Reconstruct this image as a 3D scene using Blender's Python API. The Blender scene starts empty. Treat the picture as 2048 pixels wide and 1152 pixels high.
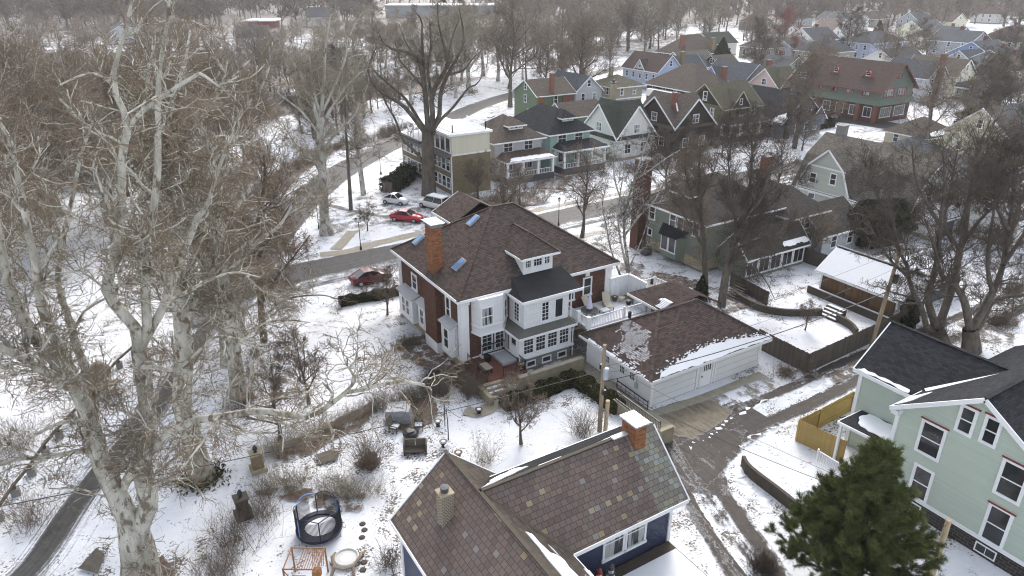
import bpy, math, random
import numpy as np
from mathutils import Vector, Matrix
random.seed(7); RNG=np.random.default_rng(11)
SC=bpy.context.scene; COL=SC.collection
# ---------------------------------------------------------------- survey: camera model used to take real positions off the photo
TH=math.radians(24); FPX=1420.0; HC=30.0; YAW=math.radians(31.3)
CT,ST,CY,SY=math.cos(TH),math.sin(TH),math.cos(YAW),math.sin(YAW)
def ray(px,py):
    x=(px-1024)/FPX; y=(576-py)/FPX
    X,Y,Z=x,CT+y*ST,-ST+y*CT
    return Vector((X*CY+Y*SY,-X*SY+Y*CY,Z))
CAM=Vector((0,0,HC))
def at(px,py,z=0.0):
    d=ray(px,py); t=(z-HC)/d.z; return CAM+d*t
def on_y(px,py,Y):
    d=ray(px,py); return CAM+d*(Y/d.y)
def on_x(px,py,X):
    d=ray(px,py); return CAM+d*(X/d.x)
FWD=Vector((SY,CY,0)); RGT=Vector((CY,-SY,0))
def on_depth(px,py,base,dep=0.0):
    d=ray(px,py); t=(FWD.dot(Vector(base))+dep)/FWD.dot(d); return CAM+d*t
def proj(p):
    X=p[0]*CY-p[1]*SY; Y=p[0]*SY+p[1]*CY; Z=p[2]-HC
    dp=Y*CT-Z*ST; up=Y*ST+Z*CT
    return 1024+FPX*X/dp,576-FPX*up/dp,dp
def height_at(px,py,base):
    lo,hi=-5.0,70.0
    for _ in range(50):
        m=(lo+hi)/2
        if proj((base[0],base[1],m))[1]>py: lo=m
        else: hi=m
    return m
# ---------------------------------------------------------------- objects
def thing(name,label,cat,loc=(0,0,0),rz=0.0,group=None):
    o=bpy.data.objects.new(name,None); COL.objects.link(o); o.empty_display_size=.2
    o.location=loc; o.rotation_euler=(0,0,rz); o['label']=label; o['category']=cat
    if group: o['group']=group
    return o
def tag(o,label,cat,group=None,kind=None):
    if label: o['label']=label
    if cat: o['category']=cat
    if group: o['group']=group
    if kind: o['kind']=kind
    return o
def root_of(o):
    while o.parent: o=o.parent
    return o
class MB:
    def __init__(s): s.v=[]; s.f=[]; s.m=[]
    def face(s,pts,mi=0):
        n=len(s.v); s.v.extend([tuple(p) for p in pts]); s.f.append(tuple(range(n,n+len(pts)))); s.m.append(mi)
    def box(s,x0,x1,y0,y1,z0,z1,mi=0):
        p=[(x0,y0,z0),(x1,y0,z0),(x1,y1,z0),(x0,y1,z0),(x0,y0,z1),(x1,y0,z1),(x1,y1,z1),(x0,y1,z1)]
        for q in ((0,3,2,1),(4,5,6,7),(0,1,5,4),(1,2,6,5),(2,3,7,6),(3,0,4,7)): s.face([p[i] for i in q],mi)
        return s
    def obox(s,c,ax,ay,az,mi=0):
        c,ax,ay,az=Vector(c),Vector(ax),Vector(ay),Vector(az)
        p=[c+ax*i+ay*j+az*k for k in (-1,1) for (i,j) in ((-1,-1),(1,-1),(1,1),(-1,1))]
        for q in ((0,3,2,1),(4,5,6,7),(0,1,5,4),(1,2,6,5),(2,3,7,6),(3,0,4,7)): s.face([p[i] for i in q],mi)
        return s
    def beam(s,p,q,w,h,mi=0,up=(0,0,1)):
        p,q=Vector(p),Vector(q); d=q-p; L=d.length
        if L<1e-6: return s
        d/=L; u=Vector(up); a=d.cross(u)
        if a.length<1e-4: a=d.cross(Vector((1,0,0)))
        a.normalize(); u=a.cross(d)
        return s.obox((p+q)/2,d*(L/2),a*(w/2),u*(h/2),mi)
    def prism(s,poly,z0,z1,mi=0):
        a=0
        n=len(poly)
        for i in range(n): a+=poly[i][0]*poly[(i+1)%n][1]-poly[(i+1)%n][0]*poly[i][1]
        if a<0: poly=poly[::-1]
        s.face([(x,y,z1) for x,y in poly],mi); s.face([(x,y,z0) for x,y in poly[::-1]],mi)
        for i in range(n):
            (x,y),(X,Y)=poly[i],poly[(i+1)%n]
            s.face([(x,y,z0),(X,Y,z0),(X,Y,z1),(x,y,z1)],mi)
        return s
    def slab(s,pts,t,mi=0):
        "planar polygon given counter-clockwise seen from above, thickened downwards"
        lo=[(p[0],p[1],p[2]-t) for p in pts]
        s.face(pts,mi); s.face(lo[::-1],mi); n=len(pts)
        for i in range(n): s.face([lo[i],lo[(i+1)%n],pts[(i+1)%n],pts[i]],mi)
        return s
    def tube(s,pts,r,n=8,mi=0,caps=True):
        pts=[Vector(p) for p in pts]; R=r if hasattr(r,'__len__') else [r]*len(pts)
        rings=[]
        for i,p in enumerate(pts):
            d=(pts[min(i+1,len(pts)-1)]-pts[max(i-1,0)]).normalized()
            a=d.cross(Vector((0,0,1)) if abs(d.z)<.9 else Vector((1,0,0))).normalized(); b=d.cross(a)
            rings.append([p+(a*math.cos(k*2*math.pi/n)+b*math.sin(k*2*math.pi/n))*R[i] for k in range(n)])
        for i in range(len(rings)-1):
            for k in range(n):
                k2=(k+1)%n; s.face([rings[i][k],rings[i+1][k],rings[i+1][k2],rings[i][k2]],mi)
        if caps: s.face(rings[0],mi); s.face(rings[-1][::-1],mi)
        return s
    def lathe(s,c,prof,n=16,mi=0):
        c=Vector(c)
        rg=[[c+Vector((r*math.cos(2*math.pi*k/n),r*math.sin(2*math.pi*k/n),z)) for k in range(n)] for r,z in prof]
        for i in range(len(rg)-1):
            for k in range(n):
                k2=(k+1)%n; s.face([rg[i][k],rg[i][k2],rg[i+1][k2],rg[i+1][k]],mi)
        if prof[0][0]>1e-3: s.face(rg[0][::-1],mi)
        if prof[-1][0]>1e-3: s.face(rg[-1],mi)
        return s
    def build(s,name,mat,parent=None,smooth=False,world=True,weld=False):
        off=Vector((0,0,0))
        if parent is not None and world: off=Vector(root_of(parent).location)
        me=bpy.data.meshes.new(name)
        v=[(p[0]-off.x,p[1]-off.y,p[2]-off.z) for p in s.v]
        me.from_pydata(v,[],s.f)
        uv=me.uv_layers.new(name='UVMap').data
        for poly in me.polygons:
            n=poly.normal
            if abs(n.z)>.985: u=Vector((1,0,0)); w=Vector((0,1,0))
            else:
                u=Vector((0,0,1)).cross(n).normalized(); w=n.cross(u)
            for li in poly.loop_indices:
                p=me.vertices[me.loops[li].vertex_index].co+off
                uv[li].uv=(p.dot(u),p.dot(w))
        mats=mat if isinstance(mat,(list,tuple)) else [mat]
        for m in mats: me.materials.append(m)
        if len(mats)>1: me.polygons.foreach_set('material_index',s.m)
        if weld or smooth:
            import bmesh
            bm=bmesh.new(); bm.from_mesh(me); bmesh.ops.remove_doubles(bm,verts=bm.verts,dist=.0008)
            bm.to_mesh(me); bm.free()
        if smooth: me.polygons.foreach_set('use_smooth',[True]*len(me.polygons))
        me.update()
        o=bpy.data.objects.new(name,me); COL.objects.link(o)
        if parent is not None: o.parent=parent
        return o
def copy_tree(o,parent=None):
    c=o.copy(); COL.objects.link(c); c.parent=parent
    for ch in o.children: copy_tree(ch,c)
    return c
# ---------------------------------------------------------------- materials
def nd(nt,t,props=None,**inp):
    n=nt.nodes.new(t)
    for k,v in (props or {}).items(): setattr(n,k,v)
    for k,v in inp.items():
        s=n.inputs[int(k[1:])] if (k[0]=='i' and k[1:].isdigit()) else n.inputs[k.replace('_',' ')]
        if isinstance(v,bpy.types.NodeSocket): nt.links.new(v,s)
        else: s.default_value=v
    return n
def c4(c): return (c[0],c[1],c[2],1.0)
def math_(nt,op,a,b=0.0,c=0.0,clamp=False):
    return nd(nt,'ShaderNodeMath',{'operation':op,'use_clamp':clamp},i0=a,i1=b,i2=c).outputs[0]
def mixc(nt,f,a,b,bt='MIX'):
    a=c4(a) if isinstance(a,(tuple,list)) else a; b=c4(b) if isinstance(b,(tuple,list)) else b
    return nd(nt,'ShaderNodeMix',{'data_type':'RGBA','blend_type':bt},i0=f,i6=a,i7=b).outputs[2]
def ramp(nt,f,stops,interp='LINEAR'):
    n=nt.nodes.new('ShaderNodeValToRGB'); cr=n.color_ramp; cr.interpolation=interp
    while len(cr.elements)<len(stops): cr.elements.new(.5)
    for e,(p,c) in zip(cr.elements,stops): e.position=p; e.color=c4(c) if hasattr(c,'__len__') else (c,c,c,1)
    nt.links.new(f,n.inputs[0]); return n.outputs[0]
def noise(nt,vec,scale,detail=2.0,rough=.5): return nd(nt,'ShaderNodeTexNoise',None,Vector=vec,Scale=scale,Detail=detail,Roughness=rough).outputs[0]
def scalev(nt,vec,s): return nd(nt,'ShaderNodeMapping',None,Vector=vec,Scale=s).outputs[0]
def coord(nt,which='Object'): return nt.nodes.new('ShaderNodeTexCoord').outputs[which]
def material(name,fn,rough=.8,spec=.3,metal=0.0):
    m=bpy.data.materials.new(name); m.use_nodes=True; nt=m.node_tree; b=nt.nodes['Principled BSDF']
    b.inputs['Roughness'].default_value=rough; b.inputs['Specular IOR Level'].default_value=spec; b.inputs['Metallic'].default_value=metal
    r=fn(nt,b)
    if r is not None:
        if isinstance(r,bpy.types.NodeSocket): nt.links.new(r,b.inputs['Base Color'])
        else: b.inputs['Base Color'].default_value=c4(r)
    return m
def bump(nt,b,h,strength=.3,dist=.02):
    n=nd(nt,'ShaderNodeBump',None,Strength=strength,Distance=dist,Height=h); nt.links.new(n.outputs[0],b.inputs['Normal'])
SNOW=(.70,.715,.745); LITTER=(.10,.075,.05)
def plain(name,c,rough=.7,var=.12,scale=3.0,spec=.3,metal=0.0):
    def f(nt,b):
        n=noise(nt,coord(nt),scale,4.0,.6)
        return mixc(nt,n,tuple(x*(1-var*1.6) for x in c),tuple(min(1,x*(1+var)) for x in c))
    return material(name,f,rough,spec,metal)
def _speck(nt,co,dens_lo,dens_hi,fine=5.0):
    big=noise(nt,co,.11,3.0,.6); mid=noise(nt,co,.9,3.0,.6); sm=noise(nt,co,fine,3.0,.65)
    a=math_(nt,'MULTIPLY_ADD',mid,.45,math_(nt,'MULTIPLY',sm,.55))
    thr=nd(nt,'ShaderNodeMapRange',None,i0=big,i1=.35,i2=.68,i3=dens_lo,i4=dens_hi).outputs[0]
    return nd(nt,'ShaderNodeMapRange',{'interpolation_type':'SMOOTHSTEP'},i0=math_(nt,'SUBTRACT',a,thr),i1=0.0,i2=.045).outputs[0]
def snow_ground():
    def f(nt,b):
        co=coord(nt); s=_speck(nt,co,.60,.478,6.5)
        dirt=ramp(nt,noise(nt,co,2.2,3.0),[(.3,(.045,.034,.022)),(.55,(.11,.085,.055)),(.75,(.17,.145,.09))])
        sn=mixc(nt,ramp(nt,noise(nt,co,.35,5.0,.65),[(.35,0),(.65,1)]),(.63,.65,.69),(.74,.75,.775))
        bump(nt,b,math_(nt,'ADD',noise(nt,co,1.2,4.0),math_(nt,'MULTIPLY',s,-.25)),.5,.12)
        th=ramp(nt,noise(nt,co,.22,4.0,.6),[(.46,0),(.70,1)]); th=math_(nt,'MULTIPLY',th,ramp(nt,noise(nt,co,7.0,3.0,.7),[(.42,0),(.62,1)]))
        sn=mixc(nt,math_(nt,'MULTIPLY',th,.62),sn,(.30,.26,.20))
        return mixc(nt,math_(nt,'MULTIPLY',s,.92),sn,dirt)
    return material('snow ground',f,.75,.2)
def bare_strip(name,c_lo,c_hi,snowc=SNOW,amp=1.1,streak=(2.2,.18,1),soft=.16,fine=6.0,dirty=0.0,fa=.5,wt=(.45,.25,.3)):
    "snow over a bare surface; the mesh attribute 'bare' says how well cleared it is"
    def f(nt,b):
        uv=nd(nt,'ShaderNodeUVMap',{'uv_map':'UVMap'}).outputs[0]
        at_=nd(nt,'ShaderNodeAttribute',{'attribute_name':'bare'}).outputs['Fac']
        st=noise(nt,scalev(nt,uv,streak),1.0,4.0,.6); sm=noise(nt,uv,fine,3.0,.65); bg=noise(nt,uv,.6,3.0,.6)
        n=math_(nt,'ADD',math_(nt,'MULTIPLY',st,wt[0]),math_(nt,'ADD',math_(nt,'MULTIPLY',sm,wt[1]),math_(nt,'MULTIPLY',bg,wt[2])))
        x=math_(nt,'MULTIPLY_ADD',math_(nt,'SUBTRACT',n,.5),amp*2,at_)
        k=nd(nt,'ShaderNodeMapRange',{'interpolation_type':'SMOOTHSTEP'},i0=x,i1=.5-soft,i2=.5+soft).outputs[0]
        cn=math_(nt,'ADD',math_(nt,'MULTIPLY',noise(nt,uv,1.6,5.0,.7),.5),math_(nt,'MULTIPLY',noise(nt,scalev(nt,uv,(streak[0]*1.3,streak[1]*1.5,1)),1.3,4.0,.65),.5))
        col=mixc(nt,ramp(nt,cn,[(.40,0),(.60,1)]),c_lo,c_hi)
        sp=ramp(nt,noise(nt,uv,fine*1.7,2.0),[(.62,0),(.72,1)])
        col=mixc(nt,math_(nt,'MULTIPLY',sp,fa),col,tuple(min(.7,c*2.2) for c in c_hi))
        sn=mixc(nt,ramp(nt,sm,[(.56,0),(.7,1)]),snowc,tuple(.45*c for c in snowc))
        sn=mixc(nt,.0+dirty,sn,c_hi)
        bump(nt,b,sm,.4,.05); nt.links.new(k,b.inputs['Alpha'])
        return mixc(nt,math_(nt,'MULTIPLY',k,.98),sn,col)
    return material(name,f,.7,.3)
def shingle(name,c1,c2,row=.15,w=.32,mortar=(.02,.018,.016),var=.25,bands=None,rough=.85,msize=.012,moss=None,blotch=.3):
    def f(nt,b):
        uv=nd(nt,'ShaderNodeUVMap',{'uv_map':'UVMap'}).outputs[0]
        wob=nd(nt,'ShaderNodeVectorMath',{'operation':'SCALE'},i0=nd(nt,'ShaderNodeTexNoise',None,Vector=uv,Scale=3.0).outputs['Color'],Scale=.02).outputs[0]
        uv2=nd(nt,'ShaderNodeVectorMath',{'operation':'ADD'},i0=uv,i1=wob).outputs[0]
        bt=nd(nt,'ShaderNodeTexBrick',{'offset':.5,'squash':1.0},Vector=uv2,Color1=(0,0,0,1),Color2=(1,1,1,1),Mortar=(.5,.5,.5,1),Scale=1.0,Mortar_Size=msize,Mortar_Smooth=.1,Bias=0.0,Brick_Width=w,Row_Height=row)
        if bands: col=ramp(nt,bt.outputs['Color'],bands,'CONSTANT')
        else: col=mixc(nt,bt.outputs['Color'],c1,c2)
        big=noise(nt,uv,.35,4.0,.6); fn=noise(nt,uv,9.0,3.0,.6)
        col=mixc(nt,math_(nt,'MULTIPLY',big,blotch),col,tuple(x*.5 for x in c1))
        col=mixc(nt,math_(nt,'MULTIPLY',fn,var),col,tuple(min(1,x*1.7) for x in c2))
        if moss: col=mixc(nt,ramp(nt,noise(nt,uv,.8,4.0),[(.5,0),(.75,.7)]),col,moss)
        col=mixc(nt,math_(nt,'MULTIPLY',bt.outputs['Fac'],.8),col,mortar)
        bump(nt,b,math_(nt,'SUBTRACT',fn,bt.outputs['Fac']),.5,.02)
        return col
    return material(name,f,rough,.06)
def brickwall(name,c1,c2,mortar=(.30,.27,.24),w=.22,row=.075,rough=.85,ms=.009,stain=.25):
    def f(nt,b):
        uv=nd(nt,'ShaderNodeUVMap',{'uv_map':'UVMap'}).outputs[0]
        bt=nd(nt,'ShaderNodeTexBrick',{'offset':.5},Vector=uv,Color1=c4(c1),Color2=c4(c2),Mortar=c4(mortar),Scale=1.0,Mortar_Size=ms,Mortar_Smooth=.2,Bias=0.0,Brick_Width=w,Row_Height=row)
        col=mixc(nt,math_(nt,'MULTIPLY',noise(nt,uv,.8,4.0,.65),stain*1.6),bt.outputs[0],tuple(x*.45 for x in c1))
        bump(nt,b,math_(nt,'SUBTRACT',noise(nt,uv,14.0,2.0),bt.outputs['Fac']),.5,.01)
        return col
    return material(name,f,rough,.2)
def siding(name,c,pitch=.13,rough=.55,line=.32,var=.08,vertical=False):
    def f(nt,b):
        uv=nd(nt,'ShaderNodeUVMap',{'uv_map':'UVMap'}).outputs[0]
        sx=nd(nt,'ShaderNodeSeparateXYZ',None,Vector=uv)
        fr=math_(nt,'FRACT',math_(nt,'DIVIDE',sx.outputs[0 if vertical else 1],pitch))
        ln=nd(nt,'ShaderNodeMapRange',None,i0=fr,i1=.0,i2=.16,i3=1.0,i4=0.0).outputs[0]
        n=noise(nt,uv,.7,4.0,.6); n2=noise(nt,scalev(nt,uv,(.4,8,1)),1.0,3.0)
        cell=math_(nt,'FLOOR',math_(nt,'DIVIDE',sx.outputs[0 if vertical else 1],pitch))
        wn=nd(nt,'ShaderNodeTexWhiteNoise',{'noise_dimensions':'1D'},W=cell).outputs[0]
        col=mixc(nt,math_(nt,'ADD',math_(nt,'MULTIPLY',n,.6),math_(nt,'MULTIPLY',n2,.4)),tuple(x*(1-2*var) for x in c),tuple(min(1,x*(1+var)) for x in c))
        bump(nt,b,fr,.6,.03)
        col=mixc(nt,math_(nt,'MULTIPLY',wn,var*2.2),col,tuple(x*.45 for x in c))
        return mixc(nt,math_(nt,'MULTIPLY',ln,line),col,tuple(x*.35 for x in c))  # shadow line at each board edge, painted into the colour
    return material(name,f,rough,.3)
def glass(name,c,rough=.08,blind=None):
    def f(nt,b):
        uv=nd(nt,'ShaderNodeUVMap',{'uv_map':'UVMap'}).outputs[0]
        n=noise(nt,uv,.9,2.0)
        if blind: return mixc(nt,ramp(nt,noise(nt,scalev(nt,uv,(3.2,.25,1)),1.0,1.0),[(.45,0),(.55,1)]),c,blind)
        return mixc(nt,n,tuple(x*.5 for x in c),tuple(x*1.6 for x in c))
    return material(name,f,rough,.6)
def bark(name,c1,c2,c3=None,scale=3.0,rough=.9,base=None):
    def f(nt,b):
        co=coord(nt); oi=nt.nodes.new('ShaderNodeObjectInfo').outputs['Random']
        st=noise(nt,scalev(nt,co,(1,1,.35)),scale,5.0,.7)
        col=mixc(nt,ramp(nt,st,[(.38,0),(.58,1)]),c1,c2)
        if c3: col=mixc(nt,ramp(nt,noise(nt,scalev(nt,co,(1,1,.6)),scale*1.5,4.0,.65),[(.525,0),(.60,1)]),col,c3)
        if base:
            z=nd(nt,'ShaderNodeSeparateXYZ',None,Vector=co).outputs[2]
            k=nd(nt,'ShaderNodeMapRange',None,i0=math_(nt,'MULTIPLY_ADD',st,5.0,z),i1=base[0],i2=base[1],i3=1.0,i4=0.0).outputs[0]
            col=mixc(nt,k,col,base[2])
        col=mixc(nt,math_(nt,'MULTIPLY',oi,.3),col,tuple(x*.55 for x in c1))
        bump(nt,b,st,.7,.05)
        return col
    return material(name,f,rough,.15)
def twig(name,c1,c2,rough=.85,sc=.35):
    def f(nt,b):
        oi=nt.nodes.new('ShaderNodeObjectInfo').outputs['Random']; n=ramp(nt,noise(nt,coord(nt),sc,3.0),[(.3,0),(.7,1)])
        k=math_(nt,'ADD',math_(nt,'MULTIPLY',oi,.5),math_(nt,'MULTIPLY',n,.5))
        return mixc(nt,k,c1,c2)
    return material(name,f,rough,.15)
M={}
M['white']=plain('white paint',(.82,.825,.83),.5,.05,2.0)
M['whitesiding']=siding('white clapboard',(.76,.77,.79),.22,.5,.18,.05)
M['whitepanel']=brickwall('white painted panels',(.75,.76,.77),(.79,.80,.81),(.60,.60,.61),.62,.40,.5,.010,.06)
M['doorwhite']=plain('garage door white',(.73,.74,.75),.5,.05,1.0)
M['cream']=siding('cream boards',(.66,.63,.50),.4,.6,.10,.05,True)
M['greytrim']=plain('grey metal flashing',(.42,.43,.45),.45,.1,2.0,.5)
M['darkgrey']=plain('dark grey paint',(.08,.08,.085),.6,.15)
M['black']=plain('black metal',(.018,.018,.02),.45,.2,5.0,.5)
M['blackplastic']=plain('black plastic',(.022,.022,.024),.6,.2,5.0,.4)
M['concrete']=plain('weathered concrete',(.33,.30,.24),.9,.3,1.6)
M['concretegrey']=plain('grey concrete',(.24,.235,.225),.9,.35,1.8)
M['stone']=plain('tan stone',(.36,.31,.22),.9,.3,1.4)
M['membrane']=plain('black roof membrane',(.040,.041,.043),.95,.3,1.2,.0)
M['porchroof']=plain('grey porch roofing',(.13,.125,.115),.85,.25,2.5)
M['mainshingle']=shingle('brown blend shingles',(.052,.047,.045),(.138,.100,.087),.15,.34,var=.16)
M['garshingle']=shingle('brown garage shingles',(.050,.045,.043),(.135,.094,.080),.15,.34,var=.15)
M['slate']=shingle('multicolour slate',(.13,.10,.09),(.2,.16,.15),.30,.36,(.025,.022,.02),.22,
   [(0,(.112,.088,.076)),(.10,(.145,.114,.098)),(.28,(.126,.098,.084)),(.45,(.156,.119,.099)),(.60,(.138,.113,.101)),(.74,(.170,.132,.108)),(.84,(.150,.125,.112)),(.945,(.28,.225,.13)),(.962,(.23,.22,.205)),(.980,(.31,.27,.18))],.7,.012,None,.22)
M['greybrownshingle']=shingle('dark grey brown shingles',(.050,.045,.041),(.098,.087,.079),.16,.36)
M['darkslate']=shingle('wet dark slate',(.040,.034,.030),(.085,.072,.062),.30,.36,(.02,.018,.016),.2,moss=(.09,.085,.06))
M['slategreen']=shingle('green grey slate',(.15,.16,.13),(.26,.27,.24),.30,.36,(.03,.03,.028),.25,
   [(0,(.14,.12,.105)),(.2,(.185,.18,.155)),(.42,(.155,.13,.112)),(.55,(.23,.235,.215)),(.72,(.17,.145,.124)),(.86,(.23,.21,.14)),(.93,(.26,.275,.255))],.7,.012)
M['blackshingle']=shingle('charcoal shingles',(.020,.021,.025),(.045,.047,.054),.15,.34,var=.12)
M['greyshingle']=shingle('grey shingles',(.075,.078,.082),(.15,.155,.16),.16,.36)
M['brownshingle']=shingle('brown shingles',(.075,.063,.054),(.15,.123,.104),.16,.36)
M['tanshingle']=shingle('tan shingles',(.10,.085,.065),(.17,.15,.12),.16,.36)
M['oliveshingle']=shingle('olive brown shingles',(.085,.078,.055),(.14,.13,.095),.16,.36)
M['greenshingle']=shingle('dark green shingles',(.035,.042,.034),(.07,.08,.066),.16,.36)
M['gamshingle']=shingle('weathered taupe shingles',(.095,.082,.068),(.185,.165,.14),.17,.36,var=.3)
M['redbrownshingle']=shingle('red brown shingles',(.075,.055,.048),(.118,.086,.076),.16,.36)
M['bluegreyshingle']=shingle('blue grey shingles',(.06,.066,.074),(.12,.128,.14),.16,.36)
M['brick']=brickwall('dark red brick',(.095,.046,.032),(.185,.088,.060),(.11,.075,.062),.26,.09,ms=.008,stain=.35)
M['orangebrick']=brickwall('orange chimney brick',(.40,.145,.055),(.15,.05,.026),(.22,.16,.115),.30,.105,stain=.3,ms=.014)
M['redbrick']=brickwall('red brick',(.20,.06,.038),(.26,.085,.055),(.25,.2,.17))
M['tanbrick']=brickwall('tan brick',(.28,.225,.135),(.20,.155,.09),(.22,.18,.12),.4,.1,stain=.4)
M['oldbrick']=brickwall('old brick with pale mortar',(.17,.125,.085),(.12,.085,.06),(.40,.36,.29),.22,.085,.9,.022)
M['pavebrick']=brickwall('red paving brick',(.20,.075,.05),(.15,.055,.04),(.12,.09,.08),.2,.1)
M['blockwall']=brickwall('dark basement block',(.040,.036,.034),(.062,.056,.052),(.17,.16,.15),.42,.2,.9,.014)
M['navy']=siding('navy clapboard',(.055,.066,.120),.14,.55,.6)
M['mint']=siding('pale mint clapboard',(.51,.585,.50),.16,.5,.45,.06)
M['sage']=siding('sage clapboard',(.205,.235,.19),.13)
M['green']=siding('mid green clapboard',(.135,.185,.105),.16)
M['seafoam']=siding('seafoam clapboard',(.34,.50,.45),.16)
M['palegrey']=siding('pale grey clapboard',(.50,.51,.53),.16)
M['greywall']=siding('grey clapboard',(.34,.36,.38),.16)
M['tan']=siding('tan clapboard',(.34,.32,.25),.16)
M['olive']=siding('olive clapboard',(.17,.165,.095),.16)
M['stucco']=plain('white stucco',(.68,.67,.64),.9,.12,2.0)
M['brownwall']=plain('dark brown shakes',(.05,.037,.03),.9,.3,6.0)
M['lightblue']=siding('light blue clapboard',(.42,.48,.62),.16)
M['periwinkle']=siding('periwinkle clapboard',(.27,.24,.58),.16)
M['pink']=siding('pale pink clapboard',(.72,.56,.53),.16)
M['bluewall']=siding('blue clapboard',(.22,.32,.55),.16)
M['slateblue']=siding('slate blue clapboard',(.13,.15,.21),.16)
M['creamwall']=siding('cream clapboard',(.70,.67,.52),.16)
M['gamwall']=siding('pale sage clapboard',(.50,.53,.47),.15)
M['teal']=siding('teal green shingles',(.14,.18,.14),.16)
M['red']=plain('dark red paint',(.25,.05,.045),.6,.15)
M['wooddoor']=siding('weathered barn boards',(.22,.13,.068),.18,.8,.6,.35,True)
M['fence']=siding('old grey brown fence boards',(.13,.108,.088),.15,.9,.55,.3,True)
M['newfence']=siding('new yellow pine boards',(.46,.32,.11),.14,.7,.35,.12,True)
M['playwood']=plain('orange stained wood',(.29,.135,.052),.6,.25,4.0)
M['timber']=plain('grey timber',(.24,.20,.15),.9,.3,4.0)
M['darktimber']=plain('dark weathered timber',(.085,.07,.055),.9,.3,4.0)
M['polewood']=bark('utility pole wood',(.27,.21,.145),(.36,.29,.20),None,4.0)
M['palepole']=bark('pale new pole wood',(.46,.36,.23),(.56,.45,.30),None,4.0)
M['glass']=glass('dark window glass',(.025,.028,.032))
M['glass2']=glass('window glass with curtain',(.03,.034,.038),.1,(.40,.40,.40))
M['skylight']=glass('blue skylight glass',(.10,.22,.42),.15)
M['galv']=plain('galvanised sheet',(.50,.55,.60),.35,.12,1.5,.5,.35)
M['snow']=plain('fresh snow',(.74,.755,.785),.7,.04,2.0)
M['tarp']=plain('grey tarpaulin',(.30,.31,.33),.5,.2,3.0)
M['mulch']=plain('wet bark mulch',(.05,.024,.018),.9,.5,8.0)
M['wicker']=plain('olive brown cushion',(.13,.115,.085),.9,.2,6.0)
M['carred']=plain('red car paint',(.42,.012,.03),.25,.05,1.0,.6)
M['carmaroon']=plain('dark red car paint',(.11,.008,.018),.25,.05,1.0,.6)
M['carsilver']=plain('silver car paint',(.62,.63,.65),.3,.04,1.0,.6)
M['carwhite']=plain('white car paint',(.72,.72,.71),.3,.04,1.0,.6)
M['carblack']=plain('black car paint',(.015,.016,.02),.25,.05,1.0,.6)
M['tyre']=plain('tyre rubber',(.02,.02,.021),.9,.1)
M['rim']=plain('wheel rim',(.45,.46,.47),.35,.1,2.0,.5,.6)
M['carglass']=glass('car glass',(.016,.02,.024),.06)
M['lamp']=plain('clear lamp lens',(.65,.65,.65),.2,.05,1.0,.6)
M['taillamp']=plain('red lamp lens',(.35,.01,.01),.25,.05,1.0,.6)
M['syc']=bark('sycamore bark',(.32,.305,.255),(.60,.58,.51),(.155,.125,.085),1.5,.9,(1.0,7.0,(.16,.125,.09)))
M['sycfar']=bark('pale sycamore bark',(.38,.365,.32),(.62,.605,.55),(.20,.17,.125),1.2)
M['darkbark']=bark('dark grey brown bark',(.085,.072,.060),(.17,.145,.12),None,3.0)
M['elmbark']=bark('elm bark',(.095,.08,.066),(.175,.15,.125),None,2.5)
M['birchbark']=bark('birch bark',(.42,.41,.38),(.58,.57,.54),(.06,.05,.045),3.0,.9,(2.0,5.0,(.10,.085,.075)))
M['twigsyc']=twig('sycamore twigs',(.12,.09,.062),(.275,.222,.16))
M['twigtan']=twig('tan twigs',(.20,.17,.13),(.36,.32,.25))
M['twigdark']=twig('dark twigs',(.058,.047,.039),(.125,.102,.084))
M['twigbrown']=twig('brown twigs',(.125,.097,.074),(.235,.19,.148))
M['twigred']=twig('reddish twigs',(.20,.075,.055),(.30,.125,.09))
M['twigfar']=twig('far twigs',(.165,.135,.11),(.29,.245,.20))
M['yewgreen']=twig('dark evergreen leaves',(.018,.024,.010),(.045,.05,.022))
M['boxgreen']=twig('olive evergreen hedge leaves',(.035,.036,.014),(.075,.072,.03))
M['needle']=twig('pine needles',(.042,.058,.018),(.155,.175,.06),.85,2.2)
M['deadleaf']=twig('dead oak leaves',(.22,.10,.045),(.32,.16,.07))
M['navyfabric']=plain('navy safety pad',(.012,.014,.034),.5,.2)
M['bluesteel']=plain('light blue steel tube',(.10,.24,.62),.35,.1,2.0,.5)
M['umbrella']=plain('pale lilac umbrella cloth',(.55,.54,.66),.7,.1)
M['terracotta']=plain('brown glazed pot',(.11,.07,.045),.6,.2)
M['ceramic']=plain('cream pot',(.52,.47,.36),.6,.15)
M['boulder']=plain('tan boulder',(.20,.165,.13),.95,.4,2.5)
M['net']=plain('black safety net',(.02,.021,.028),.8,.2)
M['tub']=plain('pale grey plastic',(.52,.52,.50),.5,.08)
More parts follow.
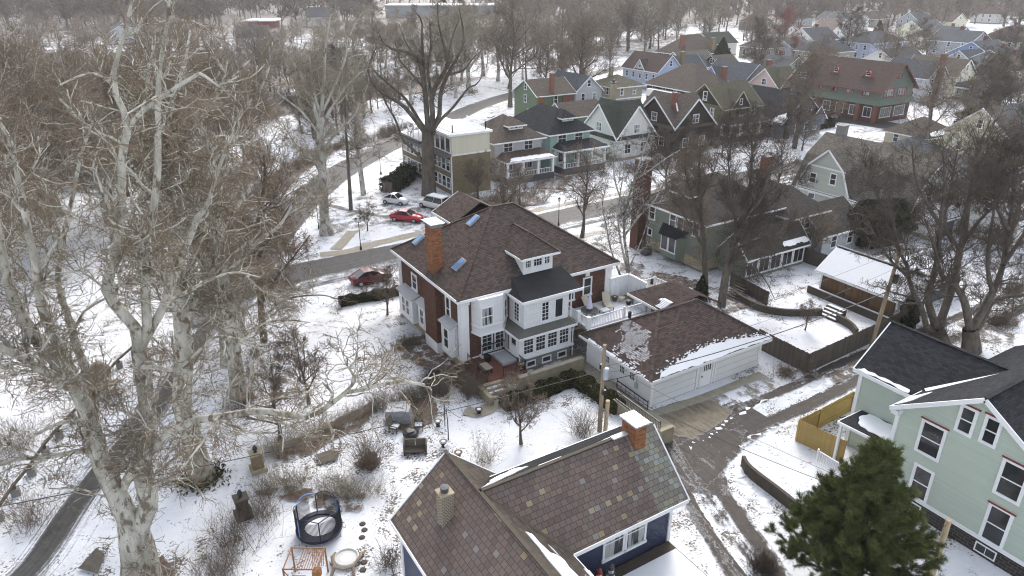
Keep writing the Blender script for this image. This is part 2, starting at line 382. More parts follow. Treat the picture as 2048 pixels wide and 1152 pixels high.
# ---------------------------------------------------------------- ground, roads, paths
def struct(name,o): o['kind']='structure'; return o
def add_attr(me,vals):
    a=me.attributes.new('bare','FLOAT','POINT'); a.data.foreach_set('value',vals)
def smooth_path(pts,n=6):
    P=[Vector(p) for p in pts]; out=[]
    for i in range(len(P)-1):
        p0=P[max(i-1,0)];p1=P[i];p2=P[i+1];p3=P[min(i+2,len(P)-1)]
        for k in range(n):
            t=k/n
            out.append(.5*((2*p1)+(-p0+p2)*t+(2*p0-5*p1+4*p2-p3)*t*t+(-p0+3*p1-3*p2+p3)*t**3))
    out.append(P[-1]); return out
ZC=[0]
def nextz():
    ZC[0]+=1; return .012+.004*ZC[0]
def strip(name,pts,profile,mat,z,label=None,n=6,scale_end=None):
    "profile: (offset to the right of travel, bare 0..1)"
    z=nextz(); P=smooth_path([Vector((p[0],p[1],0)) for p in pts],n)
    v=[];f=[];uv=[];att=[];L=0;K=len(profile)
    for i,p in enumerate(P):
        d=(P[min(i+1,len(P)-1)]-P[max(i-1,0)]).normalized(); r=Vector((d.y,-d.x,0))
        if i: L+=(p-P[i-1]).length
        for (o,b) in profile:
            q=p+r*o; v.append((q.x,q.y,z)); uv.append((o,L)); att.append(b)
    for i in range(len(P)-1):
        for k in range(K-1):
            a=i*K+k; f.append((a,a+1,a+K+1,a+K))
    me=bpy.data.meshes.new(name); me.from_pydata(v,[],f); me.materials.append(mat)
    u=me.uv_layers.new(name='UVMap').data
    for l in me.loops: u[l.index].uv=uv[l.vertex_index]
    add_attr(me,att); me.update()
    for p in me.polygons: pass
    o=bpy.data.objects.new(name,me); COL.objects.link(o); o['kind']='structure'
    if me.polygons and me.polygons[0].normal.z<0: me.flip_normals()
    return o
def patch(name,poly,mat,z,inner=.95,edge=-.2,shrink=.78,mid=None):
    "blob-shaped sheet, barer to the middle"
    z=nextz(); P=[Vector((p[0],p[1])) for p in poly]; c=sum(P,Vector((0,0)))/len(P); n=len(P)
    v=[];att=[];f=[]
    Q=[]
    for i in range(n):
        for k in range(3): Q.append(P[i].lerp(P[(i+1)%n],k/3))
    n=len(Q)
    for s,b in ((1.0,edge),(shrink,inner),(.4,inner if mid is None else mid)):
        for q in Q:
            w=c.lerp(q,s); v.append((w.x,w.y,z)); att.append(b)
    v.append((c.x,c.y,z)); att.append(inner if mid is None else mid)
    for r in (0,1):
        for i in range(n):
            j=(i+1)%n; f.append((r*n+i,r*n+j,(r+1)*n+j,(r+1)*n+i))
    for i in range(n): f.append((2*n+i,2*n+(i+1)%n,3*n))
    me=bpy.data.meshes.new(name); me.from_pydata(v,[],f); me.materials.append(mat)
    u=me.uv_layers.new(name='UVMap').data
    for l in me.loops: u[l.index].uv=v[l.vertex_index][:2]
    add_attr(me,att); me.update()
    if me.polygons[0].normal.z<0: me.flip_normals()
    o=bpy.data.objects.new(name,me); COL.objects.link(o); o['kind']='structure'; return o
A=lambda L,z=0.0:[at(x,y,z) for x,y in L]
M['snowground']=snow_ground()
M['roadmat']=bare_strip('river road asphalt',(.024,.022,.021),(.056,.052,.049),amp=1.0,streak=(1.6,.06,1),soft=.14,fa=.35)
M['roadnear']=bare_strip('snow streaked asphalt',(.026,.024,.022),(.060,.056,.052),amp=1.3,streak=(4.0,.05,1),soft=.22,fa=.2,wt=(.68,.2,.12))
M['alleymat']=bare_strip('muddy alley',(.018,.013,.010),(.058,.043,.032),amp=1.7,streak=(3.0,.10,1),soft=.12,fine=4.0,fa=.3)
M['drivemat']=bare_strip('wet concrete apron',(.085,.070,.045),(.19,.16,.11),amp=1.5,streak=(2.2,.30,1),soft=.15,fine=4.0,fa=.2)
M['walkmat']=bare_strip('concrete walk',(.22,.195,.145),(.30,.27,.205),amp=.95,streak=(1.0,.5,1),soft=.15,fa=.3)
M['littermat']=bare_strip('leaf litter',(.055,.036,.024),(.13,.082,.052),amp=1.5,streak=(1.2,1.2,1),soft=.12,fine=4.5)
M['woodmat']=bare_strip('woodland leaf floor',(.075,.058,.046),(.16,.13,.105),amp=1.6,streak=(.12,.12,1),soft=.15,fine=.8,fa=.2)
M['dirtmat']=bare_strip('bare soil',(.045,.038,.030),(.10,.085,.065),amp=.9,streak=(1,1,1),soft=.12)
# one sheet to the horizon
g=MB(); g.face([(-1500,-600,0),(3500,-600,0),(3500,4000,0),(-1500,4000,0)])
struct('ground',g.build('ground',M['snowground']))
# river road
RV=[(-120,1330),(20,1152),(230,920),(330,800),(450,600),(560,450),(660,357),(780,290),(900,237),(1000,197),(1210,142),(1300,128)]
RVP=A(RV)
strip('road',A([(-10,1200),(72,1125),(148,1014),(205,935),(262,872),(320,802),(392,690),(450,605)]),[(-3.6,-.35),(-2.4,.02),(-1.5,.18),(-.9,.45),(-.3,.95),(.35,.98),(.8,.55),(1.5,.25),(2.4,.05),(3.2,-.35)],M['roadnear'],.012)
strip('road',A([(420,655)])+RVP[4:],[(-4.4,-.1),(-3.1,.25),(-2.6,.6),(-.6,.92),(.9,.95),(1.5,.88),(2.4,.82),(2.9,.55),(3.2,.1),(4.2,-.1)],M['roadmat'],.012)
# street behind the brick house, meeting the river road
strip('street',[(8.5,69.0),(12.5,70.8),(17,71.8),(24,72.0),(40,72.3),(60,73.2),(85,74.0),(110,74.5),(135,76)],
      [(-5.0,0),(-4.0,.40),(-3.4,.95),(-.6,1.0),(.5,.72),(1.8,.45),(2.8,.62),(3.6,.35),(5.0,0)],M['roadmat'],.016)
strip('street',[(140,140),(143,118),(146,100),(148,88),(148,76),(147,62)],[(-5,0),(-3.6,.8),(0,1.0),(3.6,.8),(5,0)],M['roadmat'],.020)
# pavements of the street
strip('pavement',[(26,77.6),(42,78.0),(60,78.6),(90,79)],[(-1.0,0),(-.7,.5),(.0,.62),(.7,.5),(1,0)],M['walkmat'],.024)
strip('pavement',[(38,66.2),(52,66.6),(70,67.4),(95,68)],[(-1.0,0),(-.7,.5),(.0,.6),(.7,.5),(1,0)],M['walkmat'],.024)
strip('pavement',[p+Vector((4.2,-5.2,0)) for p in RVP[2:8]],[(-.9,0),(-.6,.25),(0,.33),(.6,.25),(.9,0)],M['walkmat'],.026)
# curving walk and kerb strip at the corner of the two streets
strip('pavement',A([(372,520),(430,512)]) and A([(640,510),(700,502),(780,480),(850,465),(930,452)]),[(-1.0,0),(-.6,.75),(.3,.85),(.8,.6),(1.1,0)],M['walkmat'],.028)
strip('footpath',A([(672,500),(690,480),(706,462)]),[(-.9,.2),(-.5,.8),(.5,.8),(.9,.2)],M['walkmat'],.030)
# parking court with cars
patch('parking_court',A([(600,440),(660,425),(745,405),(900,385),(960,420),(935,470),(840,470),(760,450),(650,470)]),M['dirtmat'],.018,.46,.1)
strip('parking_court',A([(610,398),(720,425),(830,440),(930,450)]),[(-.9,0),(-.35,.62),(.35,.62),(.9,0)],M['dirtmat'],.026)
# the alley, curved, with tyre ruts
AL=A([(1600,1290),(1540,1190),(1482,1100),(1425,1010),(1393,945),(1398,893),(1450,860),(1555,812),(1640,775),(1720,735),(1930,650),(2048,596),(2150,552)])
strip('alley',AL,[(-3.6,-.4),(-2.7,-.1),(-1.9,.1),(-1.5,.85),(-.95,.80),(-.6,.0),(.3,-.1),(.75,.85),(1.35,.95),(1.8,.2),(2.4,.1),(3.4,-.4)],M['alleymat'],.014,n=8)
strip('alley',A([(1392,985),(1390,930),(1400,893),(1450,858),(1520,827)]),[(-3.0,-.2),(-2.2,.50),(-1.2,.95),(-.4,.75),(.4,.80),(1.0,.98),(2.0,.45),(2.9,-.2)],M['alleymat'],.022,n=8)
patch('alley',A([(1330,905),(1372,872),(1450,848),(1500,860),(1490,905),(1440,960),(1400,1000),(1345,960)]),M['alleymat'],.018,.80,-.1)
strip('alley',A([(1335,880),(1400,985),(1470,1075),(1560,1190)]),[(-1.2,-.4),(-.4,.45),(.2,.5),(1.0,-.4)],M['alleymat'],.026)
strip('alley',A([(1370,1010),(1420,1075),(1510,1195)]),[(-.9,-.4),(-.3,.6),(.2,.62),(.8,-.4)],M['alleymat'],.027)
# concrete apron in front of the garage
patch('driveway',A([(1292,826),(1345,806),(1400,792),(1425,800),(1470,825),(1440,852),(1385,884),(1335,868),(1305,848)]),M['drivemat'],.030,.98,.20,.88,.95)
patch('driveway',A([(1400,792),(1460,770),(1525,742),(1570,768),(1530,802),(1470,832),(1430,815)]),M['drivemat'],.030,.40,-.1,.85,.36)
strip('driveway',[at(1300,829),at(1400,797),at(1523,748)],[(-.3,1),(.1,1),(.35,.8),(.6,.3)],M['walkmat'],.036)
# walk from steps and between house and garage
strip('footpath',A([(975,792),(990,806),(960,826),(930,822)]),[(-.8,.1),(-.5,.7),(.5,.7),(.8,.1)],M['walkmat'],.03)
strip('footpath',[(31.1,30.2),(31.0,34),(31.2,39),(32.1,43.5)],[(-1.2,.4),(-.8,.9),(.6,.98),(1.1,.7)],M['walkmat'],.034)
# litter beds
for poly,inn in [([(765,690),(850,660),(925,720),(915,760),(850,745),(790,715)],.62),([(520,900),(600,875),(690,830),(750,800),(770,830),(680,880),(600,925),(540,940)],.72),
    ([(480,985),(560,968),(700,990),(750,985),(745,1020),(690,1035),(600,1010)],.55),([(700,930),(750,900),(765,925),(745,950)],.8),
    ([(760,850),(800,800),(870,790),(885,820),(870,850),(800,870)],.85),([(1545,740),(1620,715),(1650,760),(1590,770)],.55),([(1640,755),(1745,705),(1760,725),(1665,775)],.62),
    ([(1760,690),(1830,660),(1880,690),(1800,720)],.5),([(380,945),(430,930),(445,955),(410,968)],.95),([(270,1140),(330,1110),(360,1150),(310,1185),(250,1180)],.8),([(330,640),(430,560),(520,540),(500,600),(400,660)],.5),([(470,780),(500,778),(515,800),(485,812)],.9),([(640,455),(665,455),(672,472),(640,474)],.8),([(880,730),(1000,725),(1010,770),(930,800),(890,770)],.7),
    ([(1380,620),(1500,560),(1560,590),(1480,640)],.45),([(1880,640),(2048,600),(2048,690),(1900,700)],.42),([(1290,540),(1400,560),(1420,590),(1330,580)],.6),
    ([(920,400),(1080,380),(1100,410),(960,425)],.62),([(1060,340),(1160,350),(1120,390),(1070,385)],.55),([(1230,520),(1290,530),(1290,560),(1240,560)],.5)]:
    patch('leaf_litter',A(poly),M['littermat'],.040,inn,.05)
patch('garden_bed',A([(150,1145),(195,1095),(215,1110),(200,1160)]),M['dirtmat'],.034,1.0,-.2,.7)
patch('pond',A([(625,915),(660,903),(682,906),(678,922),(640,932)]),M['dirtmat'],.048,1.0,-.1,.85)
# tyre tracks and river bank brush line
strip('bank_litter',A([(500,410),(560,370),(610,335),(650,310),(690,285)]),[(-2.0,0),(-.8,.75),(.8,.75),(2,0)],M['littermat'],.03)
strip('bank_litter',A([(690,300),(760,285),(800,262)]),[(-2.5,0),(-.8,.6),(.8,.6),(2,0)],M['littermat'],.03)
strip('footpath',A([(420,195),(560,170),(640,150),(760,135),(900,118),(1020,105)]),[(-1.3,.1),(-.8,.0),(.8,.0),(1.3,.1)],M['walkmat'],.03)
patch('woodland_floor',A([(-250,-22),(700,-22),(1500,-22),(2300,-22),(2300,40),(1500,58),(1150,70),(500,95),(-250,110)]),M['woodmat'],.02,.80,.3)
patch('woodland_floor',A([(-100,100),(500,95),(760,100),(640,180),(480,250),(250,320),(-100,400)]),M['woodmat'],.02,.70,.1)
patch('woodland_floor',A([(1130,110),(1240,72),(1420,60),(1500,75),(1420,100),(1330,125),(1240,125)]),M['woodmat'],.02,.50,-.1)
patch('river_terrace_litter',A([(380,240),(520,200),(700,170),(880,150),(1000,150),(900,180),(720,205),(560,235),(420,270)]),M['littermat'],.028,.75,.05)
patch('river_terrace_litter',A([(960,175),(1080,130),(1200,100),(1230,112),(1100,150),(1000,185)]),M['littermat'],.029,.3,.05)

def snow_ridge(pts,w,h,seed):
    rr=np.random.default_rng(seed); P=smooth_path([Vector((p[0],p[1],0)) for p in pts],9); rg=[]
    for i,p in enumerate(P):
        d=(P[min(i+1,len(P)-1)]-P[max(i-1,0)]).normalized(); n=Vector((-d.y,d.x,0)); k=.55+.75*rr.random(); e=min(1,min(i,len(P)-1-i)/3+.1); o=rr.normal()*w*.3; k=k*(0 if rr.random()<.18 else 1)+.02
        rg.append([tuple(p+n*(o+w*k*e*t)+Vector((0,0,.02+h*k*e*z))) for t,z in ((-.5,-.4),(-.3,.7),(0,1),(.3,.65),(.5,-.4))])
    v=[q for r in rg for q in r]; f=[(i*5+j,i*5+j+1,i*5+j+6,i*5+j+5) for i in range(len(rg)-1) for j in range(4)]
    me=bpy.data.meshes.new('snow_ridge'); me.from_pydata(v,[],f); me.materials.append(M['snow']); me.polygons.foreach_set('use_smooth',[True]*len(f)); me.uv_layers.new(name='UVMap'); me.update()
    if me.polygons[len(f)//2].normal.z<0: me.flip_normals()
    o=bpy.data.objects.new('snow_ridge',me); COL.objects.link(o); o['kind']='structure'
snow_ridge(A([(1340,882),(1385,893),(1420,872),(1450,848),(1500,820),(1560,790)]),.55,.05,1)
snow_ridge(A([(1476,905),(1490,882),(1540,858),(1598,842)]),.5,.05,2)
snow_ridge(A([(1476,912),(1480,945),(1505,985),(1560,1035),(1640,1105)]),.7,.07,3)
snow_ridge(A([(1605,790),(1660,762),(1735,722)]),.55,.05,4)
# ---------------------------------------------------------------- building kit
AX={'-y':Vector((1,0,0)),'-x':Vector((0,-1,0)),'+y':Vector((-1,0,0)),'+x':Vector((0,1,0))}
def win(root,p,ax,w,h,grid=(1,2),pane=None,trim=.10,name='window',tmat=None,sill=True,mun=.03,wide=None):
    "p: bottom-left corner of the glass on the wall surface, ax: unit tangent; frame > pane"
    p=Vector(p); ax=Vector(ax); n=ax.cross(Vector((0,0,1))); up=Vector((0,0,1)); m=MB()
    def bar(a0,a1,z0,z1,d0,d1):
        c=p+ax*(a0+a1)/2+up*(z0+z1)/2+n*(d0+d1)/2; m.obox(c,ax*(a1-a0)/2,n*(d1-d0)/2,up*(z1-z0)/2)
    t=trim
    bar(-t,0,-t,h+t,.003,.06); bar(w,w+t,-t,h+t,.003,.06); bar(0,w,h,h+t,.003,.065)
    if sill: bar(-t*1.3,w+t*1.3,-t*1.25,0,.002,.10)
    else: bar(0,w,-t,0,.003,.06)
    gx,gz=grid
    if wide is None: wide=gz==2
    for i in range(1,gx): x=w*i/gx; bar(x-mun/2,x+mun/2,0,h,.02,.04)
    for k in range(1,gz):
        z=h*k/gz; q=.035 if (wide and k==gz//2) else mun/2
        bar(0,w,z-q,z+q,.02,.045)
    f=m.build(name,tmat or M['white'],root)
    g=MB(); c=[p+n*.012,p+ax*w+n*.012,p+ax*w+up*h+n*.012,p+up*h+n*.012]; g.face(c)
    g.build('pane',pane or M['glass'],f); return f
def winpx(root,face,plane,BL,BR,TL,**k):
    "glass rectangle taken off the photo, on the wall plane"
    fn=on_y if face[1]=='y' else on_x
    a,b,t=fn(*BL,plane),fn(*BR,plane),fn(*TL,plane)
    z0=(a.z+b.z)/2; h=max(.2,t.z-a.z)
    ax=AX[face]; w=abs((b-a).dot(ax)); p=Vector((a.x,a.y,z0)); 
    if face[1]=='y': p.y=plane
    else: p.x=plane
    return win(root,p,ax,w,h,**k)
def fascia(m,edges,h=.2,w=.05,drop=.02):
    for p,q in edges: m.beam(Vector(p)+Vector((0,0,-h/2-drop+.03)),Vector(q)+Vector((0,0,-h/2-drop+.03)),w,h)
def roof_hip(x0,x1,y0,y1,ze,zr,ov,t=.10,apex=None):
    "returns MB, fascia edges; eaves overhang keeps the roof plane"
    w,d=x1-x0,y1-y0; half=min(w,d)/2; s=(zr-ze)/half; z=ze-ov*s
    X0,X1,Y0,Y1=x0-ov,x1+ov,y0-ov,y1+ov
    if w>=d: a=Vector((x0+half,(y0+y1)/2,zr)); b=Vector((x1-half,(y0+y1)/2,zr))
    else: a=Vector(((x0+x1)/2,y0+half,zr)); b=Vector(((x0+x1)/2,y1-half,zr))
    if apex: a,b=Vector(apex[0]),Vector(apex[1])
    c=[Vector((X0,Y0,z)),Vector((X1,Y0,z)),Vector((X1,Y1,z)),Vector((X0,Y1,z))]
    m=MB()
    same=(a-b).length<.05
    if w>=d:
        m.slab([c[0],c[1],a] if same else [c[0],c[1],b,a],t); m.slab([c[1],c[2],b],t); m.slab([c[2],c[3],a] if same else [c[2],c[3],a,b],t); m.slab([c[3],c[0],a],t)
    else:
        m.slab([c[0],c[1],a],t); m.slab([c[1],c[2],b,a],t); m.slab([c[2],c[3],b],t); m.slab([c[3],c[0],a,b],t)
    E=[(c[i],c[(i+1)%4]) for i in range(4)]
    H=[(c[0],a),(c[3],a if w>=d else b),(c[1],b if w>=d else a),(c[2],b),(a,b)]
    return m,E,H
def roof_gable(x0,x1,y0,y1,ze,zr,ov,ovr,axis='x',t=.10):
    if axis=='x':
        half=(y1-y0)/2; s=(zr-ze)/half; z=ze-ov*s; yc=(y0+y1)/2
        c=[(x0-ovr,y0-ov,z),(x1+ovr,y0-ov,z),(x1+ovr,yc,zr),(x0-ovr,yc,zr),(x1+ovr,y1+ov,z),(x0-ovr,y1+ov,z)]
        f1=[c[0],c[1],c[2],c[3]]; f2=[c[3],c[2],c[4],c[5]]
        E=[(c[0],c[1]),(c[4],c[5])]; R=[(c[0],c[3]),(c[3],c[5]),(c[1],c[2]),(c[2],c[4])]; rid=(c[3],c[2])
    else:
        half=(x1-x0)/2; s=(zr-ze)/half; z=ze-ov*s; xc=(x0+x1)/2
        c=[(x0-ov,y0-ovr,z),(xc,y0-ovr,zr),(xc,y1+ovr,zr),(x0-ov,y1+ovr,z),(x1+ov,y0-ovr,z),(x1+ov,y1+ovr,z)]
        f1=[c[0],c[1],c[2],c[3]]; f2=[c[1],c[4],c[5],c[2]]
        E=[(c[0],c[3]),(c[4],c[5])]; R=[(c[0],c[1]),(c[1],c[4]),(c[3],c[2]),(c[2],c[5])]; rid=(c[1],c[2])
    m=MB(); m.slab(f1,t); m.slab(f2,t); return m,E+R,[rid]
def ridgecap(m,lines,w=.22,h=.05):
    for p,q in lines: m.beam(Vector(p)+Vector((0,0,.02)),Vector(q)+Vector((0,0,.02)),w,h)
def walls(x0,x1,y0,y1,z0,ze,kind=None,zr=0):
    m=MB(); m.box(x0,x1,y0,y1,z0,ze)
    if kind=='gx':
        yc=(y0+y1)/2
        for x,s in ((x0,-1),(x1,1)):
            t=[(x,y0,ze),(x,yc,zr),(x,y1,ze)]; m.face(t if s<0 else t[::-1])
    if kind=='gy':
        xc=(x0+x1)/2
        for y,s in ((y0,-1),(y1,1)):
            t=[(x0,y,ze),(xc,y,zr),(x1,y,ze)]; m.face(t[::-1] if s<0 else t)
    return m
def block(root,x0,x1,y0,y1,z0,ze,zr,kind,wall,roof,ov=.45,ovr=.35,trim='white',names=('wall','roof','fascia'),fh=.2,cap=None,found=None,parent=None):
    P=parent or root; out={}
    w=walls(x0,x1,y0,y1,z0,ze,kind,zr-.12).build(names[0],M[wall],P); out['wall']=w
    if found:
        MB().box(x0-.03,x1+.03,y0-.03,y1+.03,z0-.3,z0+found[1]).build('foundation',M[found[0]],P)
    if kind=='hip': m,E,H=roof_hip(x0,x1,y0,y1,ze,zr,ov)
    elif kind in('gx','gy'): m,E,H=roof_gable(x0,x1,y0,y1,ze,zr,ov,ovr,kind[1])
    else:
        m=MB().box(x0-ov,x1+ov,y0-ov,y1+ov,ze,ze+.18); E=[((x0-ov,y0-ov,ze+.2),(x1+ov,y0-ov,ze+.2)),((x0-ov,y1+ov,ze+.2),(x0-ov,y0-ov,ze+.2))]; H=[]
    r=m.build(names[1],M[roof],P); out['roof']=r
    f=MB(); fascia(f,E,fh); f.build(names[2],M[trim],r)
    if cap and H:
        c=MB(); ridgecap(c,H); c.build('ridge_cap',M[cap],r)
    return out
def chimney(root,x,y,z0,z1,sx,sy,mat='redbrick',cap='concretegrey',capo=.06,caph=.12,parent=None,pot=False):
    c=MB().box(x-sx/2,x+sx/2,y-sy/2,y+sy/2,z0,z1).build('chimney',M[mat],parent or root)
    m=MB().box(x-sx/2-capo,x+sx/2+capo,y-sy/2-capo,y+sy/2+capo,z1,z1+caph)
    if pot: m.box(x-sx*.2,x+sx*.2,y-sy*.2,y+sy*.2,z1+caph,z1+caph+.4)
    m.build('chimney_cap',M[cap],c); return c
def posts_rail(m,p,q,h,zb=0.0,post=.12,n=None,bal=.035,gap=.13,rails=(.10,1.0),posts=(True,True),solid=False):
    "balustrade from p to q standing on zb"
    p,q=Vector((p[0],p[1],zb)),Vector((q[0],q[1],zb)); L=(q-p).length; d=(q-p)/L
    for k,e in zip(posts,(p,q)):
        if k: m.box(e.x-post/2,e.x+post/2,e.y-post/2,e.y+post/2,zb,zb+h+.12)
    for r in rails: m.beam(p+Vector((0,0,h*r-.03)),q+Vector((0,0,h*r-.03)),.06,.07)
    k=int(L/gap)
    for i in range(1,k):
        c=p+d*(L*i/k); m.box(c.x-bal/2,c.x+bal/2,c.y-bal/2,c.y+bal/2,zb+h*rails[0],zb+h*rails[-1]-.05)
def snow_blob(rng,poly3,name,parent,mat='snow',th=.05,sub=5,jit=.12):
    "ragged snow sheet on a roof plane: outline subdivided and roughened, raised th above"
    P=[Vector(p) for p in poly3]; n=(P[1]-P[0]).cross(P[-1]-P[0]).normalized()
    if n.z<0: n=-n
    out=[]
    for i in range(len(P)):
        a,b=P[i],P[(i+1)%len(P)]; d=(b-a); L=d.length; k=max(2,int(L/.3)); t=n.cross(d).normalized() if L>0 else n
        for j in range(k): out.append(a+d*(j/k)+t*rng.uniform(-jit,jit)*(1 if j else .3))
    c=sum(out,Vector())/len(out); m=MB(); top=[p+n*th for p in out]
    m.face(top)
    for i in range(len(out)): j=(i+1)%len(out); m.face([out[i]+n*.004,out[j]+n*.004,top[j],top[i]])
    return m.build(name,M[mat],parent)
rs=random.Random(3)
Vz=lambda x,y,z:Vector((x,y,z))
# ================================================================ the brick house
X0,X1,Y0,Y1=22.9,37.9,45.4,57.9
H=thing('brick_house','large dark red brick house with hipped brown roof, white trim and a tall orange chimney','house',(X0,Y0,0))
w=walls(X0,X1,Y0,Y1,.0,6.75).build('wall',M['brick'],H)
MB().box(X0-.06,X1+.06,Y0-.06,Y1+.06,-.3,.75).build('foundation',M['stone'],H)
tw=MB(); tw.box(X0-.09,X1+.09,Y0-.09,Y1+.09,.75,.98); tw.box(X0-.08,X1+.08,Y0-.08,Y1+.08,6.2,6.72); tw.build('cornice_band',M['white'],H)
for (x,y) in ((X0,Y0),(X1,Y0),(X0,Y1)):
    p=MB()
    sx=1 if x==X0 else -1; sy=1 if y==Y0 else -1
    xa,xb=sorted((x-sx*.07,x+sx*.62)); ya,yb=sorted((y-sy*.07,y+sy*.55)); p.box(xa,xb,ya,yb,.99,6.19)
    xa,xb=sorted((x-sx*.12,x+sx*.70)); ya,yb=sorted((y-sy*.12,y+sy*.62)); p.box(xa,xb,ya,yb,5.85,6.05)
    p.build('corner_pilaster',M['white'],H)
m,E,Hh=roof_hip(X0,X1,Y0,Y1,6.95,11.35,.55,.16,((29.3,51.6,11.35),(31.5,51.6,11.35)))
R=m.build('roof',M['mainshingle'],H)
f=MB(); fascia(f,E,.26,.07); f.build('fascia',M['white'],R)
c=MB(); ridgecap(c,Hh,.26,.05); c.build('ridge_cap',M['garshingle'],R)
def zroof_front(y): return 6.95+(y-Y0)*(11.35-6.95)/(51.6-Y0)
def zroof_left(x): return 6.95+(x-X0)*(11.35-6.95)/(29.3-X0)
# rear gablet roof seen beyond the ridge
gb=MB(); gb.slab([Vz(27.6,56.0,8.7),Vz(30.6,56.0,10.4),Vz(30.6,60.4,10.4),Vz(27.6,60.4,8.7)],.12); gb.slab([Vz(30.6,56,10.4),Vz(33.6,56,8.7),Vz(33.6,60.4,8.7),Vz(30.6,60.4,10.4)],.12)
d_=MB().box(28,33.2,56,60.0,6.5,8.75); d_.face([(28,60,8.75),(33.2,60,8.75),(30.6,60,10.25)]); dd=d_.build('rear_wing',M['brick'],H)
rr=gb.build('roof',M['garshingle'],dd); q=MB(); fascia(q,[((27.6,56,8.75),(27.6,60.4,8.75)),((27.6,60.4,8.75),(30.6,60.4,10.4))],.22); q.build('fascia',M['white'],dd)
# skylights on the left slope
for (px,py) in ((838,480),(947,442),(919,530)):
    d=ray(px,py)
    s=(11.35-6.95)/(29.3-X0); t=(6.95+s*(CAM.x-X0)-CAM.z)/(d.z-s*d.x); c=CAM+d*t
    n=Vector((-s,0,1)).normalized(); a=Vector((0,1,0)); b=Vector((1,0,s)).normalized()
    k=MB().obox(c+n*.06,a*.36,b*.62,n*.09).build('skylight',M['greytrim'],R)
    MB().obox(c+n*.17,a*.29,b*.55,n*.02).build('pane',M['skylight'],k)
# tall chimney on the left wall
CH=MB(); CH.box(22.3,23.0,48.9,51.2,0,6.3); CH.build('chimney_breast',M['brick'],H)
cx,cy=23.25,50.75
ch=MB().box(cx-.42,cx+.45,cy-.68,cy+.68,6.3,10.95).build('chimney',M['orangebrick'],H)
k=MB().box(cx-.48,cx+.51,cy-.75,cy+.75,10.95,11.2); k.build('chimney_crown',M['concretegrey'],ch)
k=MB().box(cx-.62,cx+.68,cy-.92,cy+.92,11.25,11.32); k.build('chimney_cap',M['galv'],ch)
MB().box(22.25,23.0,48.85,51.25,.0,1.05).build('chimney_plinth',M['white'],H)
# left wall windows (upper) and bays (lower)
for BL,BR,TL in (((826,574),(834,580),(826,549)),((852,595),(853.2,596),(852,562)),((894,636),(901,642),(894,594))):
    winpx(H,'-x',X0,BL,BR,TL,grid=(1,2),trim=.16)
def bay(y0,y1,z0,z1,dep,wins,gx=2):
    b=MB().box(X0-dep,X0+.1,y0,y1,z0,z1).build('bay',M['whitesiding'],H)
    k=MB(); k.slab([Vz(X0-dep-.2,y0-.2,z1+.02),Vz(X0+.02,y0-.2,z1+.32),Vz(X0+.02,y1+.2,z1+.32),Vz(X0-dep-.2,y1+.2,z1+.02)],.1); k.build('bay_roof',M['greytrim'],b)
    for (yc,ww,zz,hh) in wins: win(H,(X0-dep,yc+ww/2,zz),AX['-x'],ww,hh,grid=(1,2),trim=.09)
    return b
bay(53.6,56.6,.9,3.35,.75,[(55.5,.62,1.5,1.4),(54.6,.62,1.5,1.4)])
bay(51.4,53.0,1.0,3.35,.45,[(52.2,.7,1.5,1.35)])
bay(46.1,47.9,1.0,3.75,.65,[(47.0,.75,1.6,1.7)])
# white oriel on the garden front (upper floor)
OR=[(23.75,45.5),(24.05,44.45),(26.15,44.45),(27.2,45.5)]
o=MB().prism(OR,3.35,6.45).build('oriel',M['whitesiding'],H)
k=MB().prism([(23.7,45.5),(24.0,44.38),(26.2,44.38),(27.26,45.5)],3.25,3.42); k.prism([(23.7,45.5),(24.0,44.38),(26.2,44.38),(27.26,45.5)],4.0,4.08); k.build('oriel_band',M['white'],o)
win(H,(24.25,44.45,4.15),AX['-y'],.95,1.5,grid=(1,2),trim=.1,pane=M['glass2'])
t=Vector((27.2-26.15,45.5-44.45,0)).normalized(); win(H,Vector((26.15,44.45,4.1))+t*.45,t,.75,1.6,grid=(1,2),trim=.1)
# french doors and balcony grille below it
for xx in (24.75,26.0): win(H,(xx,45.4,1.25),AX['-y'],.85,1.95,grid=(2,5),trim=.13,name='french_door',sill=False)
g=MB(); posts_rail(g,(24.5,45.0),(27.1,45.0),.85,1.15,.04,bal=.02,gap=.16); g.beam((24.5,45.0,2.0),(24.5,45.38,2.0),.03,.03); g.beam((27.1,45.0,2.0),(27.1,45.38,2.0),.03,.03); g.build('balcony_grille',M['black'],H)
MB().box(24.4,26.5,44.85,45.33,.9,1.13).build('door_sill',M['white'],H)
# enclosed porch: block base, sun room, upper white room
pb=MB().box(26.75,31.7,42.7,45.35,0,1.25).build('porch_base',M['concretegrey'],H)
for xx in (27.4,28.95,30.5):
    win(H,(xx,42.7,.32),AX['-y'],.75,.42,grid=(1,1),trim=.09,name='basement_window')
sp=MB().box(26.7,31.75,42.65,45.35,1.27,3.25).build('sun_room',M['white'],H)
MB().box(26.9,31.9,42.42,42.63,1.22,1.42).build('flower_box',M['white'],sp)
for i in range(4): win(H,(27.05+i*1.17,42.65,1.62),AX['-y'],.86,1.38,grid=(3,4),trim=.10,mun=.022,sill=False,wide=True)
win(H,(26.7,45.0,1.3),AX['-x'],.75,1.75,grid=(1,1),trim=.09,name='door',sill=False,pane=M['glass2'])
dd=win(H,(26.7,43.95,1.3),AX['-x'],.72,1.75,grid=(1,2),trim=.09,name='door',sill=False)
MB().box(26.6,26.69,43.25,43.93,1.32,2.1).build('door_panel',M['doorwhite'],dd)
